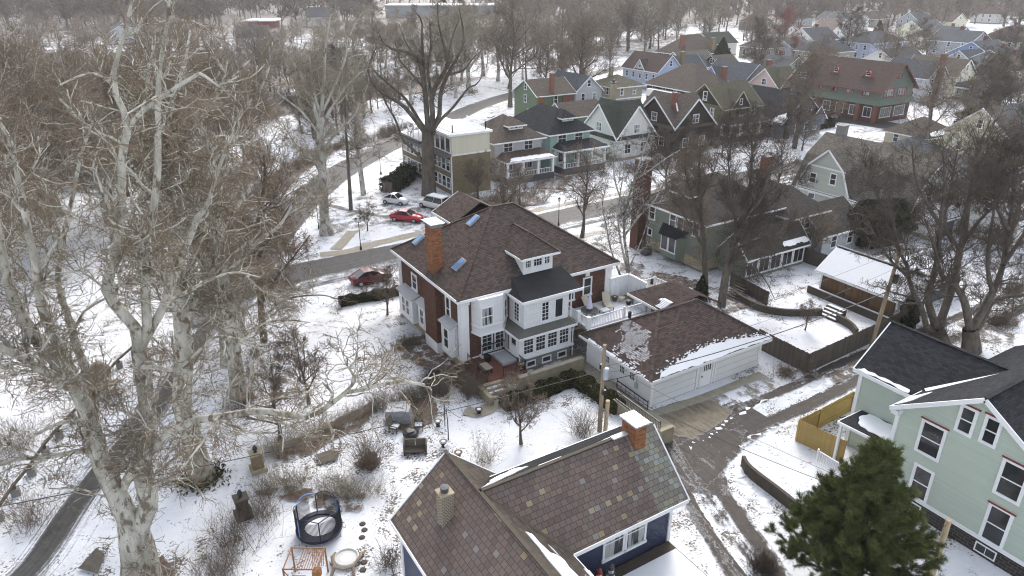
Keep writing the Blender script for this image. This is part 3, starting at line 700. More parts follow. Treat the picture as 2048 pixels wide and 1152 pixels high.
pr=MB(); pr.slab([Vz(26.35,42.3,3.28),Vz(32.1,42.3,3.28),Vz(31.7,43.1,3.62),Vz(27.35,43.1,3.62)],.12); pr.slab([Vz(26.35,45.4,3.28),Vz(26.35,42.3,3.28),Vz(27.35,43.1,3.62),Vz(27.35,45.4,3.62)],.12); pr.slab([Vz(32.1,42.3,3.28),Vz(32.1,45.4,3.28),Vz(31.7,45.4,3.62),Vz(31.7,43.1,3.62)],.12)
P=pr.build('porch_roof',M['porchroof'],H); f=MB(); fascia(f,[((26.35,45.4,3.28),(26.35,42.3,3.28)),((26.35,42.3,3.28),(32.1,42.3,3.28)),((32.1,42.3,3.28),(32.1,45.4,3.28))],.2,.06); f.build('fascia',M['white'],P)
ub=MB().box(27.35,31.7,43.1,46.5,3.3,6.15).build('upper_room',M['whitepanel'],H)
for xx,ww in ((29.05,.62),(29.75,.0),(30.35,.72)):
    if ww: win(H,(xx,43.1,3.95),AX['-y'],ww,1.6,grid=(2,5) if ww<.7 else (1,1),trim=.10,name='french_door',sill=False)
win(H,(27.35,44.55,4.0),AX['-x'],.7,1.55,grid=(2,5),trim=.09,name='french_door',sill=False)
u=MB(); e=6.22
zt_=zroof_front(45.62)+.05
u.slab([Vz(26.95,42.7,e),Vz(32.9,42.7,e),Vz(32.6,45.62,zt_),Vz(27.7,45.62,zt_)],.12)
u.slab([Vz(26.95,45.3,e+.02),Vz(26.95,42.7,e),Vz(27.7,45.62,zt_)],.12); u.slab([Vz(32.9,42.7,e),Vz(32.9,45.3,e+.02),Vz(32.6,45.62,zt_)],.12)
U=u.build('upper_roof',M['membrane'],H); f=MB(); fascia(f,[((26.95,45.3,e),(26.95,42.7,e)),((26.95,42.7,e),(32.9,42.7,e)),((32.9,42.7,e),(32.9,45.3,e))],.24,.07); f.build('fascia',M['white'],U)
for P_ in ([(31.8,42.75,6.0),(31.85,42.95,5.7),(31.85,42.95,3.7)],[(31.95,42.4,3.1),(31.85,42.55,2.8),(31.85,42.55,.2)],[(26.62,42.6,3.1),(26.62,42.6,.3)]): MB().tube(P_,.05,6).build('downpipe',M['white'],H)
# dormer
dz0,dz1=7.6,9.05
db=MB(); db.box(28.85,31.75,45.65,49.6,6.7,dz1); D=db.build('dormer',M['white'],H)
m,E,Hh=roof_hip(28.85,31.75,45.65,51.0,dz1,10.2,.45,.10); r=m.build('dormer_roof',M['mainshingle'],D); f=MB(); fascia(f,E,.2,.06); f.build('fascia',M['white'],r); cc=MB(); ridgecap(cc,Hh,.22,.05); cc.build('ridge_cap',M['garshingle'],r)
for xx,ww in ((29.08,.46),(29.86,.76),(30.94,.46)): win(D,(xx,45.65,7.72),AX['-y'],ww,.74,grid=(3,2),trim=.07,mun=.03,wide=False)
# right part of the front: two windows
winpx(H,'-y',Y0,(1137,600),(1146,597),(1137,571),grid=(1,2),trim=.14)
winpx(H,'-y',Y0,(1167,590),(1180,586),(1167,559),grid=(1,2),trim=.14)
kk=MB().box(35.05,35.45,45.25,45.38,5.75,6.15); kk.build('keystone',M['white'],H)
MB().lathe((30.3,49.6,9.75),[(.05,-.4),(.05,.7)],6).build('vent_pipe',M['darkgrey'],R); MB().lathe((27.6,50.5,zroof_left(27.6)),[(.05,-.3),(.05,.35)],6).build('vent_pipe',M['darkgrey'],R)
# brick terrace, steps, concrete retaining wall
T=thing('terrace','red brick terrace with concrete steps beside the enclosed white porch','terrace',(24.5,43,0))
MB().box(23.0,26.65,41.5,45.3,0,.9).build('paving',M['pavebrick'],T)
s=MB()
for i in range(4): s.box(22.5,24.1,40.1+i*.36,40.46+i*.36,0,.22*(i+1)-.02*i)
s.box(22.15,22.48,39.6,41.6,0,.75); s.box(24.12,24.45,39.7,41.5,0,.75); s.build('step',M['stone'],T)
sn=MB()
for i in range(3): sn.box(22.7,23.9,40.22+i*.36,40.42+i*.36,.22*(i+1)-.02*i,.22*(i+1)-.02*i+.03)
sn.build('snow_cover',M['snow'],T)
r_=MB(); posts_rail(r_,(24.5,41.6),(26.6,41.6),.8,.9,.05,bal=.02,gap=.15); posts_rail(r_,(26.6,41.6),(26.6,42.6),.8,.9,.05,bal=.02,gap=.15); posts_rail(r_,(23.1,41.6),(23.1,44.9),.8,.9,.05,bal=.02,gap=.2); r_.build('railing',M['black'],T)
MB().box(25.3,26.6,43.0,45.2,.9,1.12).build('door_step',M['greytrim'],T)
W=thing('retaining_wall','low tan concrete retaining wall below the white sun room','wall',(28,40.4,0))
MB().box(25.2,31.3,40.2,40.55,0,1.15).build('wall_slab',M['stone'],W); MB().box(25.15,31.35,40.15,40.6,1.15,1.25).build('coping',M['concrete'],W)
# ================================================================ garage with wing
GX0,GX1,GY0,GY1=32.35,44.4,33.35,41.2
G=thing('garage','white double garage with hipped brown shingle roof and snow along its front eave','garage',(GX0,GY0,0))
walls(GX0,GX1,GY0,GY1,0,2.75).build('wall',M['white'],G)
m,E,Hh=roof_hip(GX0,GX1,GY0,GY1,2.9,5.45,.5,.12); R=m.build('roof',M['garshingle'],G)
f=MB(); fascia(f,E,.22,.07); f.build('fascia',M['white'],R); c=MB(); ridgecap(c,Hh,.24,.05); c.build('ridge_cap',M['mainshingle'],R)
sl=(5.45-2.9)/((GY1-GY0)/2)
def zg(y): return 2.9+(y-GY0)*sl
def zgl(x): return 2.9+(x-GX0)*sl
top=[];xs=np.linspace(33.0,44.85,26)
for i,x in enumerate(xs):
    k=(x-33.0)/12; hh=.22+.80*math.sin(math.pi*min(1,max(0,k))**.9)*(.75+.25*rs.random()) if k<.97 else .35
    top.append(Vz(x,GY0-.45+hh,zg(GY0-.45+hh)))
poly=[Vz(32.7,GY0-.48,zg(GY0-.48)),Vz(44.9,GY0-.48,zg(GY0-.48))]+top[::-1]
snow_blob(rs,poly,'roof_snow',R,'snow',.07,5,.08)
m=MB(); nf=Vector((0,-sl,1)).normalized(); by_=Vector((0,1,sl)).normalized()
for p_ in top:
    for k_ in range(5):
        c=p_+Vector((rs.uniform(-.3,.3),0,0)); dy=abs(rs.gauss(0,.16)); c=Vz(c.x,c.y+dy,zg(c.y+dy))+nf*.02; m.obox(c,Vector((1,0,0))*rs.uniform(.03,.10),by_*rs.uniform(.02,.05),nf*.018)
m.build('roof_snow',M['snow'],R)
# melting snow in course-shaped dabs on the left slope
m=MB(); nl=Vector((-sl,0,1)).normalized(); bx=Vector((1,0,sl)).normalized()
for i in range(21):
    for j in range(30):
        u=.12+i*.155; y=34.2+j*.185+rs.uniform(-.05,.05)+.09*(i%2); x=GX0-.45+u*.85
        e=((x-33.5)/1.6)**2+((y-36.7-.6*(x-33.2))/2.0)**2+.35*math.sin(y*2.7+x*1.3)+.2*math.sin(x*5-y*3)
        if e<.85 and x-GX0< (y-GY0)-.25 and rs.random()<(.97 if e<.35 else .72):
            c=Vz(x,y,zgl(x))+nl*.025; w_=rs.uniform(.035,.085); m.obox(c,Vector((0,1,0))*w_,bx*rs.uniform(.022,.05),nl*.018)
for j in range(60):
    y=GY0+.3+j*.115
    if rs.random()<.75: m.obox(Vz(GX0-.42,y,zgl(GX0-.42))+nl*.04,Vector((0,1,0))*.06,bx*rs.uniform(.05,.13),nl*.03)
m.build('roof_snow',M['snow'],R)
for a,b in ((32.65,37.0),(39.15,43.95)):
    d=MB().box(a,b,GY0-.035,GY0-.004,.05,2.4)
    D=d.build('garage_door',M['doorwhite'],G); k=MB()
    for z in (.62,1.21,1.8): k.box(a,b,GY0-.05,GY0-.036,z-.012,z+.012)
    k.build('panel_joint',M['greytrim'],D)
dr=MB().box(37.55,38.65,GY0-.06,GY0-.004,.05,2.3).build('door',M['white'],G)
win(G,(37.72,GY0-.06,1.45),AX['-y'],.78,.62,grid=(4,1),trim=.06,name='door_window',sill=False,mun=.06)
MB().box(37.62,37.68,GY0-.12,GY0-.06,.95,1.1).build('handle',M['black'],dr)
for x in (32.36,37.05,37.4,38.75,39.05,44.02): MB().box(x,x+.10 if x>33 else x+.24,GY0-.08,GY0-.003,0,2.62).build('door_frame',M['white'],G)
for y in (38.75,36.85,35.65):
    win(G,(GX0,y,1.35),AX['-x'],.52,.6,grid=(3,2),trim=.09,mun=.035,wide=False)
mt=MB().box(GX0-.16,GX0-.003,34.7,34.95,.95,1.35); mt.tube([(GX0-.06,34.82,1.35),(GX0-.06,34.82,2.7)],.025,6); mt.build('meter_box',M['greytrim'],G)
MB().box(GX0-.02,GX1+.02,GY0-.02,GY1+.02,-.2,.06).build('foundation',M['concrete'],G)
MB().lathe((35.0,39.2,4.65),[(.14,-.3),(.14,.22),(.02,.3)],8).build('roof_vent',M['black'],R); MB().lathe((40.6,42.9,5.0),[(.14,-.3),(.14,.15),(.02,.22)],8).build('roof_vent',M['black'],R)
# wing behind the garage, opening on the deck
WX0,WX1,WY0,WY1=38.9,43.6,39.5,44.6
MB().box(WX0,WX1,GY1-.3,WY1-1.4,0,4.15).build('wing_wall',M['whitesiding'],G)
m=MB(); xc=(WX0+WX1)/2
m.slab([Vz(WX0-.45,GY1-2.2,4.05),Vz(xc,GY1-3.4,5.45),Vz(xc,WY1-3.6,5.45),Vz(WX0-.45,WY1-1.0,4.05)][::-1],.1)
m.slab([Vz(xc,GY1-3.4,5.45),Vz(WX1+.4,GY1-3.4,4.05),Vz(WX1+.4,WY1-1.0,4.05),Vz(xc,WY1-3.6,5.45)][::-1],.1)
m.slab([Vz(WX0-.45,WY1-1.0,4.05),Vz(xc,WY1-3.6,5.45),Vz(WX1+.4,WY1-1.0,4.05)],.1)
wr=m.build('wing_roof',M['garshingle'],G); f=MB(); fascia(f,[((WX0-.45,GY1-2.2,4.05),(WX0-.45,WY1-1.0,4.05))],.22,.07); f.build('fascia',M['white'],wr)
s_=MB()
for i in range(7): s_.box(WX0-.35+i*.12,WX0-.1+i*.14,GY1-2.0-i*.02,GY1-1.3+rs.uniform(0,.5),4.16+i*.06,4.22+i*.07)
s_.build('roof_snow',M['snow'],wr)
# ================================================================ raised deck between house and garage
DK=thing('roof_deck','raised white balustraded deck under snow between brick house and garage','deck',(32.7,41.5,0))
MB().box(32.45,43.3,41.25,45.3,2.75,2.95).build('deck_floor',M['timber'],DK)
sn=MB().box(32.7,38.85,41.4,45.2,2.953,3.0); sn.build('snow_cover',M['snow'],DK)
MB().box(32.4,38.9,41.22,41.4,2.5,2.97).build('deck_beam',M['white'],DK)
b=MB(); posts_rail(b,(32.6,45.0),(32.6,42.9),.95,3.0,.3,gap=.16); posts_rail(b,(32.6,42.9),(32.6,41.5),.95,3.0,.32,gap=.16,posts=(False,True)); posts_rail(b,(32.6,41.5),(36.4,41.5),.95,3.0,.14,gap=.16,posts=(False,True)); posts_rail(b,(36.4,41.5),(38.8,41.5),.95,3.0,.14,gap=.16,posts=(False,True))
b.build('balustrade',M['white'],DK)
q=MB(); q.box(37.75,39.9,45.15,45.25,3,4.9)
for i in range(5): q.box(37.8+i*.5,37.86+i*.5,45.08,45.15,3,4.9)
q.box(37.7,39.95,45.1,45.3,4.9,5.02); q.box(39.85,39.95,42.9,45.15,3,4.9); q.box(39.8,40.0,42.8,45.25,4.9,5.02)
for i in range(5): q.box(39.78,39.85,43+i*.5,43.06+i*.5,3,4.9)
q.build('privacy_screen',M['white'],DK)
b=MB(); posts_rail(b,(40.2,45.2),(43.1,45.2),.95,3.0,.16,gap=.18); posts_rail(b,(43.1,45.2),(43.6,41.0),.95,3.0,.2,gap=.18); b.build('balustrade',M['white'],DK)
MB().box(43.15,43.6,40.8,41.25,2.9,4.3).build('end_pillar',M['white'],DK)
# ================================================================ slate-roofed navy house in front
B=thing('slate_house','navy clapboard house with old multicoloured slate roof and yellow slates','house',(12.9,24.2,0))
bx0,bx1=9.95,15.85; by1=27.55
MB().box(bx0,bx1,8.0,by1,-.3,4.25).build('wall',M['navy'],B)
MB().box(bx1-.2,23.45,21.7,26.8,-.3,4.2).build('wall',M['navy'],B)
mm=MB(); xr=12.9
t_=[(bx0,by1,4.25),(xr,by1,6.85),(bx1,by1,4.25)]; mm.face(t_[::-1]); t2=[(23.45,21.7,4.2),(23.45,24.25,6.85),(23.45,26.8,4.2)]; mm.face(t2[::-1]); mm.build('gable',M['navy'],B)
r1=MB(); r1.slab([Vz(9.55,8,4.0),Vz(xr,8,7.0),Vz(xr,27.9,7.0),Vz(9.55,27.9,4.0)],.12); rb=MB(); rb.slab([Vz(xr,8,7.0),Vz(16.25,8,4.0),Vz(16.25,21.0,4.0),Vz(xr,24.25,7.0)],.12); rb.slab([Vz(xr,24.25,7.0),Vz(16.25,27.5,4.0),Vz(16.25,27.9,4.0),Vz(xr,27.9,7.0)],.12); rb.build('roof',M['darkslate'],B)
R1=r1.build('roof',M['slate'],B)
r2=MB(); r2.slab([Vz(16.25,21.0,4.0),Vz(21.9,21.0,4.0),Vz(21.9,24.25,7.0),Vz(xr,24.25,7.0)],.12); R2=r2.build('roof',M['slate'],B)
r4=MB(); r4.slab([Vz(21.9,21.0,4.0),Vz(23.95,21.0,4.0),Vz(23.95,24.25,7.0),Vz(21.9,24.25,7.0)],.12); R4=r4.build('roof',M['slategreen'],B)
r3=MB(); r3.slab([Vz(xr,24.25,7.0),Vz(23.95,24.25,7.0),Vz(23.95,27.0,5.1),Vz(15.0,27.0,5.1)],.12); R3=r3.build('roof',M['membrane'],B)
c=MB(); c.beam((xr,8,7.03),(xr,28,7.03),.20,.06); c.beam((xr,24.25,7.03),(22,24.25,7.03),.20,.06); c.beam((xr,24.25,7.0),(16.25,21.0,4.03),.14,.05); c.build('ridge_cap',M['darktimber'],R1)
c=MB(); c.beam((21.0,24.2,7.08),(22.0,24.2,7.08),.34,.07); c.build('ridge_flashing',M['greytrim'],R2)
f=MB(); fascia(f,[((9.55,8,4.0),(9.55,27.9,4.0)),((9.55,27.9,4.0),(xr,27.9,7.0)),((xr,27.9,7.0),(16.25,27.9,4.0)),((16.25,21.0,4.0),(23.95,21.0,4.0)),((23.95,21.0,4.0),(23.95,24.25,7.0)),((23.95,24.25,7),(23.95,27.0,5.1)),((15.0,27.0,5.1),(23.95,27.0,5.1)),((16.25,8,4.0),(16.25,21.0,4.0))],.24,.08); f.build('fascia',M['white'],B)
# lighter patch of slates near the old chimney, lead patches
chimney(B,11.35,24.9,4.6,7.15,.62,.62,'oldbrick','stone',.05,.08)
kk=MB(); kk.lathe((11.35,24.9,7.23),[(.2,0),(.2,.18),(.23,.2),(.23,.26),(.0,.28)],10); kk.build('flue_cowl',M['darkgrey'],B)
cc=chimney(B,22.4,24.05,5.6,7.75,.75,1.15,'orangebrick','darkgrey',.03,.06)
MB().box(21.9,22.9,23.35,24.75,7.84,7.94).build('chimney_hood',M['galv'],cc)
def snow_patch(P,parent,j=.06): snow_blob(rs,P,'roof_snow',parent,'snow',.05,5,j)
sr=(7-4)/3.25
def zs(x): return 7-(x-xr)*(3.0/3.35)
for (a,b,y0,y1) in ((.55,1.15,13.5,21.5),(1.0,1.7,12.0,20.2),(1.9,2.5,11.0,18.8),(2.75,3.2,10.0,19.8),(2.3,2.5,15.0,19.2),(1.55,1.72,14,21.0)):
    pts=[]
    yy=np.linspace(y0,y1,14); L=[(a+rs.uniform(-.08,.08)+(.35*(t-y0)/(y1-y0)),t) for t in yy]; Rr=[(b+rs.uniform(-.1,.1)+(.30*(t-y0)/(y1-y0))*(1 if t<y1-.8 else .4),t) for t in yy]
    pts=[Vz(xr+o,t,zs(xr+o)) for o,t in L]+[Vz(xr+o,t,zs(xr+o)) for o,t in Rr[::-1]]
    snow_patch(pts,R1,.04)
def zb(y): return 7-(y-24.25)*(1.9/2.75)
snow_patch([Vz(13.3,24.75,zb(24.75)),Vz(14.6,25.9,zb(25.9)),Vz(16.2,26.4,zb(26.4)),Vz(16.6,25.6,zb(25.6)),Vz(14.6,25.0,zb(25.0))],R3,.12)
snow_patch([Vz(16.4,24.45,zb(24.45)),Vz(18.0,24.42,zb(24.42)),Vz(18.0,24.7,zb(24.7)),Vz(16.7,24.75,zb(24.75))],R3,.06)
snow_patch([Vz(19.6,24.4,zb(24.4)),Vz(21.9,24.4,zb(24.4)),Vz(21.9,24.75,zb(24.75)),Vz(20,24.6,zb(24.6))],R3,.06)
m=MB(); m.box(13.0,16.1,21.9,25,7.0,7.001) if False else None
for xx in (18.85,20.35): win(B,(xx,21.7,1.75),AX['-y'],1.2,1.95,grid=(1,2),trim=.14,pane=M['glass2'])
win(B,(16.15,21.7,2.1),AX['-y'],.55,1.5,grid=(1,2),trim=.12)
for yy in (24.4,20.6): win(B,(bx0,yy,1.5),AX['-x'],1.0,1.9,grid=(1,2),trim=.15)
MB().box(23.30,23.50,21.62,21.82,-.2,4.0).build('corner_board',M['white'],B); MB().box(9.88,10.08,27.4,27.6,-.2,4.0).build('corner_board',M['white'],B)
MB().box(bx1-.2,23.5,21.66,26.84,-.3,.5).build('foundation',M['darkgrey'],B)
vp=MB(); vp.lathe((15.6,26.3,5.0),[(.07,-.2),(.07,.45),(.1,.46),(.1,.52)],8); vp.build('vent_pipe',M['black'],R3)
vp=MB(); vp.tube([(12.9,27.6,7.0),(12.9,27.6,7.55)],.025,6); vp.lathe((12.9,27.6,7.5),[(.0,.0),(.2,.08),(.0,.16)],10); vp.build('roof_fan',M['greytrim'],R1)
ft=thing('back_porch','low flat snow-covered porch roof below the double window of the navy house','porch',(20,19.5,0))
MB().box(17.2,23.4,17.6,21.6,-.2,.85).build('porch_base',M['darktimber'],ft); MB().box(17.5,23.3,17.7,20.9,.85,.93).build('snow_cover',M['snow'],ft)
# ================================================================ mint green house on the right
N=thing('mint_house','pale mint green clapboard house with charcoal roof and white framed windows','house',(38.3,14.5,0))
GY=14.16
walls(38.3,52,9.75,18.55,.95,6.55).build('wall',M['mint'],N)
g_=MB(); g_.face([(38.3,9.75,6.55),(38.3,GY,9.4),(38.3,18.55,6.55)]); g_.build('gable',M['mint'],N)
MB().box(38.25,52,9.7,18.6,-.3,.95).build('foundation',M['blockwall'],N)
MB().box(38.22,38.29,9.65,18.65,.95,1.2).build('water_table',M['white'],N)
MB().box(41.0,47.8,18.55,22.75,-.2,6.05).build('wall',M['mint'],N)
m=MB(); m.slab([Vz(37.75,9.5,6.43),Vz(52,9.5,6.43),Vz(52,GY,9.53),Vz(37.75,GY,9.53)],.12); m.slab([Vz(37.75,GY,9.53),Vz(52,GY,9.53),Vz(52,18.8,6.43),Vz(37.75,18.8,6.43)],.12)
R=m.build('roof',M['blackshingle'],N); c=MB(); c.beam((37.75,GY,9.56),(52,GY,9.56),.26,.06); c.build('ridge_cap',M['blackshingle'],R)
xa=40.6; 
m=MB(); m.slab([Vz(xa,23.1,5.9),Vz(xa,17.4,5.9),Vz(49.4,9.0,9.3),Vz(49.4,26.2,9.3)],.12); 
R2=MB(); R2.slab([Vz(xa,23.15,6.0),Vz(xa,18.9,6.0),Vz(42.9,17.0,7.05),Vz(46.2,GY+.2,8.95),Vz(49.3,GY,10.2),Vz(49.3,23.4,10.2)],.12)
# simple cross block: ridge along y
R2=MB(); s2=(8.32-6.0)/(44.4-xa)
zx=lambda x:6.0+(x-xa)*s2
R2.slab([Vz(xa,23.15,6.0),Vz(xa,17.6,6.0),Vz(44.4,15.0,8.32),Vz(44.4,23.45,8.32)],.12); R2.slab([Vz(44.4,15.0,8.32),Vz(48.2,15.0,6.0),Vz(48.2,23.15,6.0),Vz(44.4,23.45,8.32)],.12)
gg=MB(); gg.face([(41.0,22.75,6.05),(44.4,22.75,8.15),(47.8,22.75,6.05)][::-1]); gg.build('gable',M['mint'],N)
R2=R2.build('roof',M['blackshingle'],N)
c=MB(); c.beam((44.4,15,8.35),(44.4,23.45,8.35),.26,.06); c.build('ridge_cap',M['blackshingle'],R2)
f=MB(); fascia(f,[((37.75,9.5,6.43),(37.75,GY,9.53)),((37.75,GY,9.53),(37.75,18.8,6.43)),((37.75,18.8,6.43),(41.0,18.8,6.43)),((xa,23.15,6.0),(xa,18.8,6.0)),((xa,23.15,6.0),(44.4,23.45,8.32))],.26,.08)
f.beam((38.05,9.7,6.35),(38.05,GY,9.28),.5,.05); f.beam((38.05,GY,9.28),(38.05,18.7,6.35),.5,.05); f.box(37.8,38.6,18.3,18.75,6.0,6.3); f.build('fascia',M['white'],N)
MB().box(38.2,38.45,18.4,18.62,1.2,6.3).build('corner_board',M['white'],N); MB().box(40.9,41.1,22.6,22.85,0,5.9).build('corner_board',M['white'],N)
sx=MB(); sx.beam((xa+.3,18.6,6.62),(43.6,15.9,8.25),.34,.06) ; sx.build('roof_snow',M['snow'],R2)
snow_blob(rs,[Vz(38.0,18.6,6.57),Vz(39.6,18.6,6.57),Vz(40.3,17.9,7.04),Vz(38.6,18.1,6.9)],'roof_snow',R,'snow',.05,5,.1)
snow_blob(rs,[Vz(xa+.05,22.9,6.03),Vz(xa+.05,19.4,6.03),Vz(xa+.35,19.5,6.15),Vz(xa+.22,21.5,6.1),Vz(xa+.3,22.6,6.13)],'roof_snow',R2,'snow',.05,5,.08)
for BL,BR,TL in (((1835,898),(1873,917),(1849,843)),((1915,858),(1938,868),(1926,813)),((1964,880),(1986,890),(1977,835)),((1992,983),(2034,1003),(2009,921)),((1963,1074),(2000,1091),(1981,1011)),((1819,986),(1848,1001),(1838,934))):
    winpx(N,'-x',38.3,BL,BR,TL,grid=(1,2),trim=.17,sill=False,mun=.05)
for BL,BR,TL in (((1835,898),(1873,917),(1849,843)),((1915,858),(1938,868),(1926,813)),((1964,880),(1986,890),(1977,835)),((1992,983),(2034,1003),(2009,921)),((1963,1074),(2000,1091),(1981,1011))):
    a,b,t=on_x(*BL,38.3),on_x(*BR,38.3),on_x(*TL,38.3); MB().box(38.2,38.29,min(a.y,b.y)-.25,max(a.y,b.y)+.25,t.z+.2,t.z+.26).build('window_head',M['red'],N)
for yy in (16.9,12.6): win(N,(38.25,yy,.25),AX['-x'],1.0,.5,grid=(2,1),trim=.06,name='basement_window',sill=False)
pp=MB(); pp.slab([Vz(38.5,18.65,3.3),Vz(41,18.65,3.3),Vz(41,22.2,3.1),Vz(38.5,22.2,3.1)],.12)
pq=pp.build('porch_roof',M['blackshingle'],N); f=MB(); fascia(f,[((38.5,18.9,3.3),(38.5,22.2,3.1)),((38.5,22.2,3.1),(41,22.2,3.1))],.2,.06); f.build('fascia',M['white'],pq)
snow_blob(rs,[Vz(38.95,19.0,3.3),Vz(40.9,19.0,3.3),Vz(40.9,21.6,3.14),Vz(40.0,21.7,3.13),Vz(39.1,21.0,3.17)],'roof_snow',pq,'snow',.05,5,.12)
po=MB()
for y in (19.3,22.0): po.box(38.6,38.75,y-.08,y+.08,0,3.0)
posts_rail(po,(37.2,19.3),(37.2,22.3),.9,.3,.1,gap=.16); po.build('porch_post',M['white'],N)
vp=MB(); vp.lathe((46.0,15.3,8.8),[(.07,-.4),(.07,.5)],8); vp.build('vent_pipe',M['white'],R)
# ================================================================ barn-like garage with snow roof
K=thing('timber_garage','weathered brown timber garage under a smooth snow-covered roof','garage',(61,32,0))
kx0,kx1,ky0,ky1=61.0,66.0,31.9,40.2
walls(kx0,kx1,ky0,ky1,0,2.7,'gy',4.4).build('wall',M['white'],K)
for i in range(3): MB().box(kx0-.05,kx0-.004,32.3+i*2.55,34.7+i*2.55,.1,2.35).build('garage_door',M['wooddoor'],K)
for i in range(4): MB().box(kx0-.09,kx0-.051,32.16+i*2.55,32.32+i*2.55,.1,2.4).build('door_frame',M['darktimber'],K)
m,E,rd=roof_gable(kx0,kx1,ky0,ky1,2.85,4.55,.5,.45,'y',.1); R=m.build('roof',M['blackshingle'],K); f=MB(); fascia(f,E,.18,.06); f.build('fascia',M['white'],R); c=MB(); ridgecap(c,rd,.3,.12); c.build('ridge_cap',M['darkgrey'],R)
ss=(4.55-2.85)/2.5
snow_blob(rs,[Vz(kx0-.48,ky0-.4,2.53),Vz(63.3,ky0-.4,2.85+2.3*ss),Vz(63.3,ky1+.4,2.85+2.3*ss),Vz(kx0-.48,ky1+.4,2.53)],'roof_snow',R,'snow',.07,5,.03)
snow_blob(rs,[Vz(63.7,ky0-.4,2.85+2.3*ss),Vz(66.4,ky0-.4,2.58),Vz(66.4,ky1+.4,2.58),Vz(63.7,ky1+.4,2.85+2.3*ss)],'roof_snow',R,'snow',.07,5,.03)
K2=thing('white_garage','low white garage with snow-covered roof beside the timber garage','garage',(67,33.5,0))
block(K2,66.6,73,33.0,39.5,0,2.5,4.0,'gx','stucco','greyshingle',.4,.3)
r_=[c for c in K2.children if c.name.startswith('roof')][0]
snow_blob(rs,[Vz(66.4,32.7,2.45),Vz(73.2,32.7,2.45),Vz(73.2,36.1,3.98),Vz(66.4,36.1,3.98)],'roof_snow',r_,'snow',.07,5,.05)
MB().box(68,71.5,32.9,32.99,.0,2.1).build('garage_door',M['darkgrey'],K2)
# ================================================================ houses of the neighbourhood
rm=random.Random(9)
def wins(root,face,plane,a0,a1,z,n,w=.8,h=1.4,grid=(1,2),trim=.11,pane=None,skip=()):
    for i in range(n):
        if i in skip: continue
        c=a0+(a1-a0)*(i+.5)/n; pn=pane or (M['glass2'] if rm.random()<.35 else M['glass'])
        if face=='-y': win(root,(c-w/2,plane,z),AX['-y'],w,h,grid,pane=pn,trim=trim)
        else: win(root,(plane,c+w/2,z),AX['-x'],w,h,grid,pane=pn,trim=trim)
def hs(label,x0,y0,w,d,ze,zr,kind,wall,roof,ov=.5,ovr=.4,trim='white',rows=(1.2,),nx=3,ny=3,name='house',cat='house',found=('stone',.5),win_w=.85,win_h=1.45,cap=None,group=None,z0=0):
    H=thing(name,label,cat,(x0,y0,0)); block(H,x0,x0+w,y0,y0+d,z0,ze,zr,kind,wall,roof,ov,ovr,trim,cap=cap,found=found)
    for z in rows:
        if nx: wins(H,'-y',y0,x0+.5,x0+w-.5,z,nx,win_w,win_h)
        if ny: wins(H,'-x',x0,y0+.5,y0+d-.5,z,ny,win_w,win_h)
    if kind=='gx': win(H,(x0,y0+d/2+.4,ze+.25*(zr-ze)),AX['-x'],.8,min(1.3,.45*(zr-ze)),trim=.11)
    if kind=='gy': win(H,(x0+w/2-.4,y0,ze+.25*(zr-ze)),AX['-y'],.8,min(1.3,.45*(zr-ze)),trim=.11)
    return H
def roofpart(H): return [c for c in H.children if c.name.split('.')[0]=='roof'][0]
def xgable(H,face,plane,c,half,ze,zr,deep,wall,roof,out=.3,trim='white',w=True,grid=(2,2),ww=1.1,wh=1.1,zb=None):
    "cross gable on face, centre c, running back deep"
    zb=ze-1.5 if zb is None else zb
    if face=='-x':
        m=MB(); a=plane-out; m.face([(a,c+half,zb),(a,c-half,zb),(a,c-half,ze),(a,c,zr),(a,c+half,ze)])
        m.face([(a,c-half,zb),(plane+deep,c-half,zb),(plane+deep,c-half,ze),(a,c-half,ze)]); g=m.build('gable',M[wall],H)
        m,E,rd=roof_gable(a,plane+deep,c-half,c+half,ze+.05,zr+.12,.35,.3,'x',.1)
        if w: win(g,(a,c+ww/2,ze+.1*(zr-ze)),AX['-x'],ww,wh,grid,trim=.1)
    else:
        m=MB(); a=plane-out; m.face([(c-half,a,zb),(c+half,a,zb),(c+half,a,ze),(c,a,zr),(c-half,a,ze)])
        m.face([(c-half,plane+deep,zb),(c-half,a,zb),(c-half,a,ze),(c-half,plane+deep,ze)]); g=m.build('gable',M[wall],H)
        m,E,rd=roof_gable(c-half,c+half,a,plane+deep,ze+.05,zr+.12,.35,.3,'y',.1)
        if w: win(g,(c-ww/2,a,ze+.1*(zr-ze)),AX['-y'],ww,wh,grid,trim=.1)
    r=m.build('gable_roof',M[roof],g); f=MB(); fascia(f,E,.2,.06); f.build('fascia',M[trim],r); return g
def hipdormer(H,face,plane,c,half,zb,ze,zr,deep,wall,roof,n=2):
    if face=='-y':
        b=MB().box(c-half,c+half,plane,plane+deep,zb-.6,ze).build('dormer',M[wall],H); m,E,_=roof_hip(c-half,c+half,plane,plane+deep,ze,zr,.45,.1)
    else:
        b=MB().box(plane,plane+deep,c-half,c+half,zb-.6,ze).build('dormer',M[wall],H); m,E,_=roof_hip(plane,plane+deep,c-half,c+half,ze,zr,.45,.1)
    r=m.build('dormer_roof',M[roof],b); f=MB(); fascia(f,E,.18,.06); f.build('fascia',M['white'],r)
    wins(b,face,plane,c-half+.1,c+half-.1,zb+.12,n,min(.7,half*1.5/n),ze-zb-.3,(1,1),.07); return b
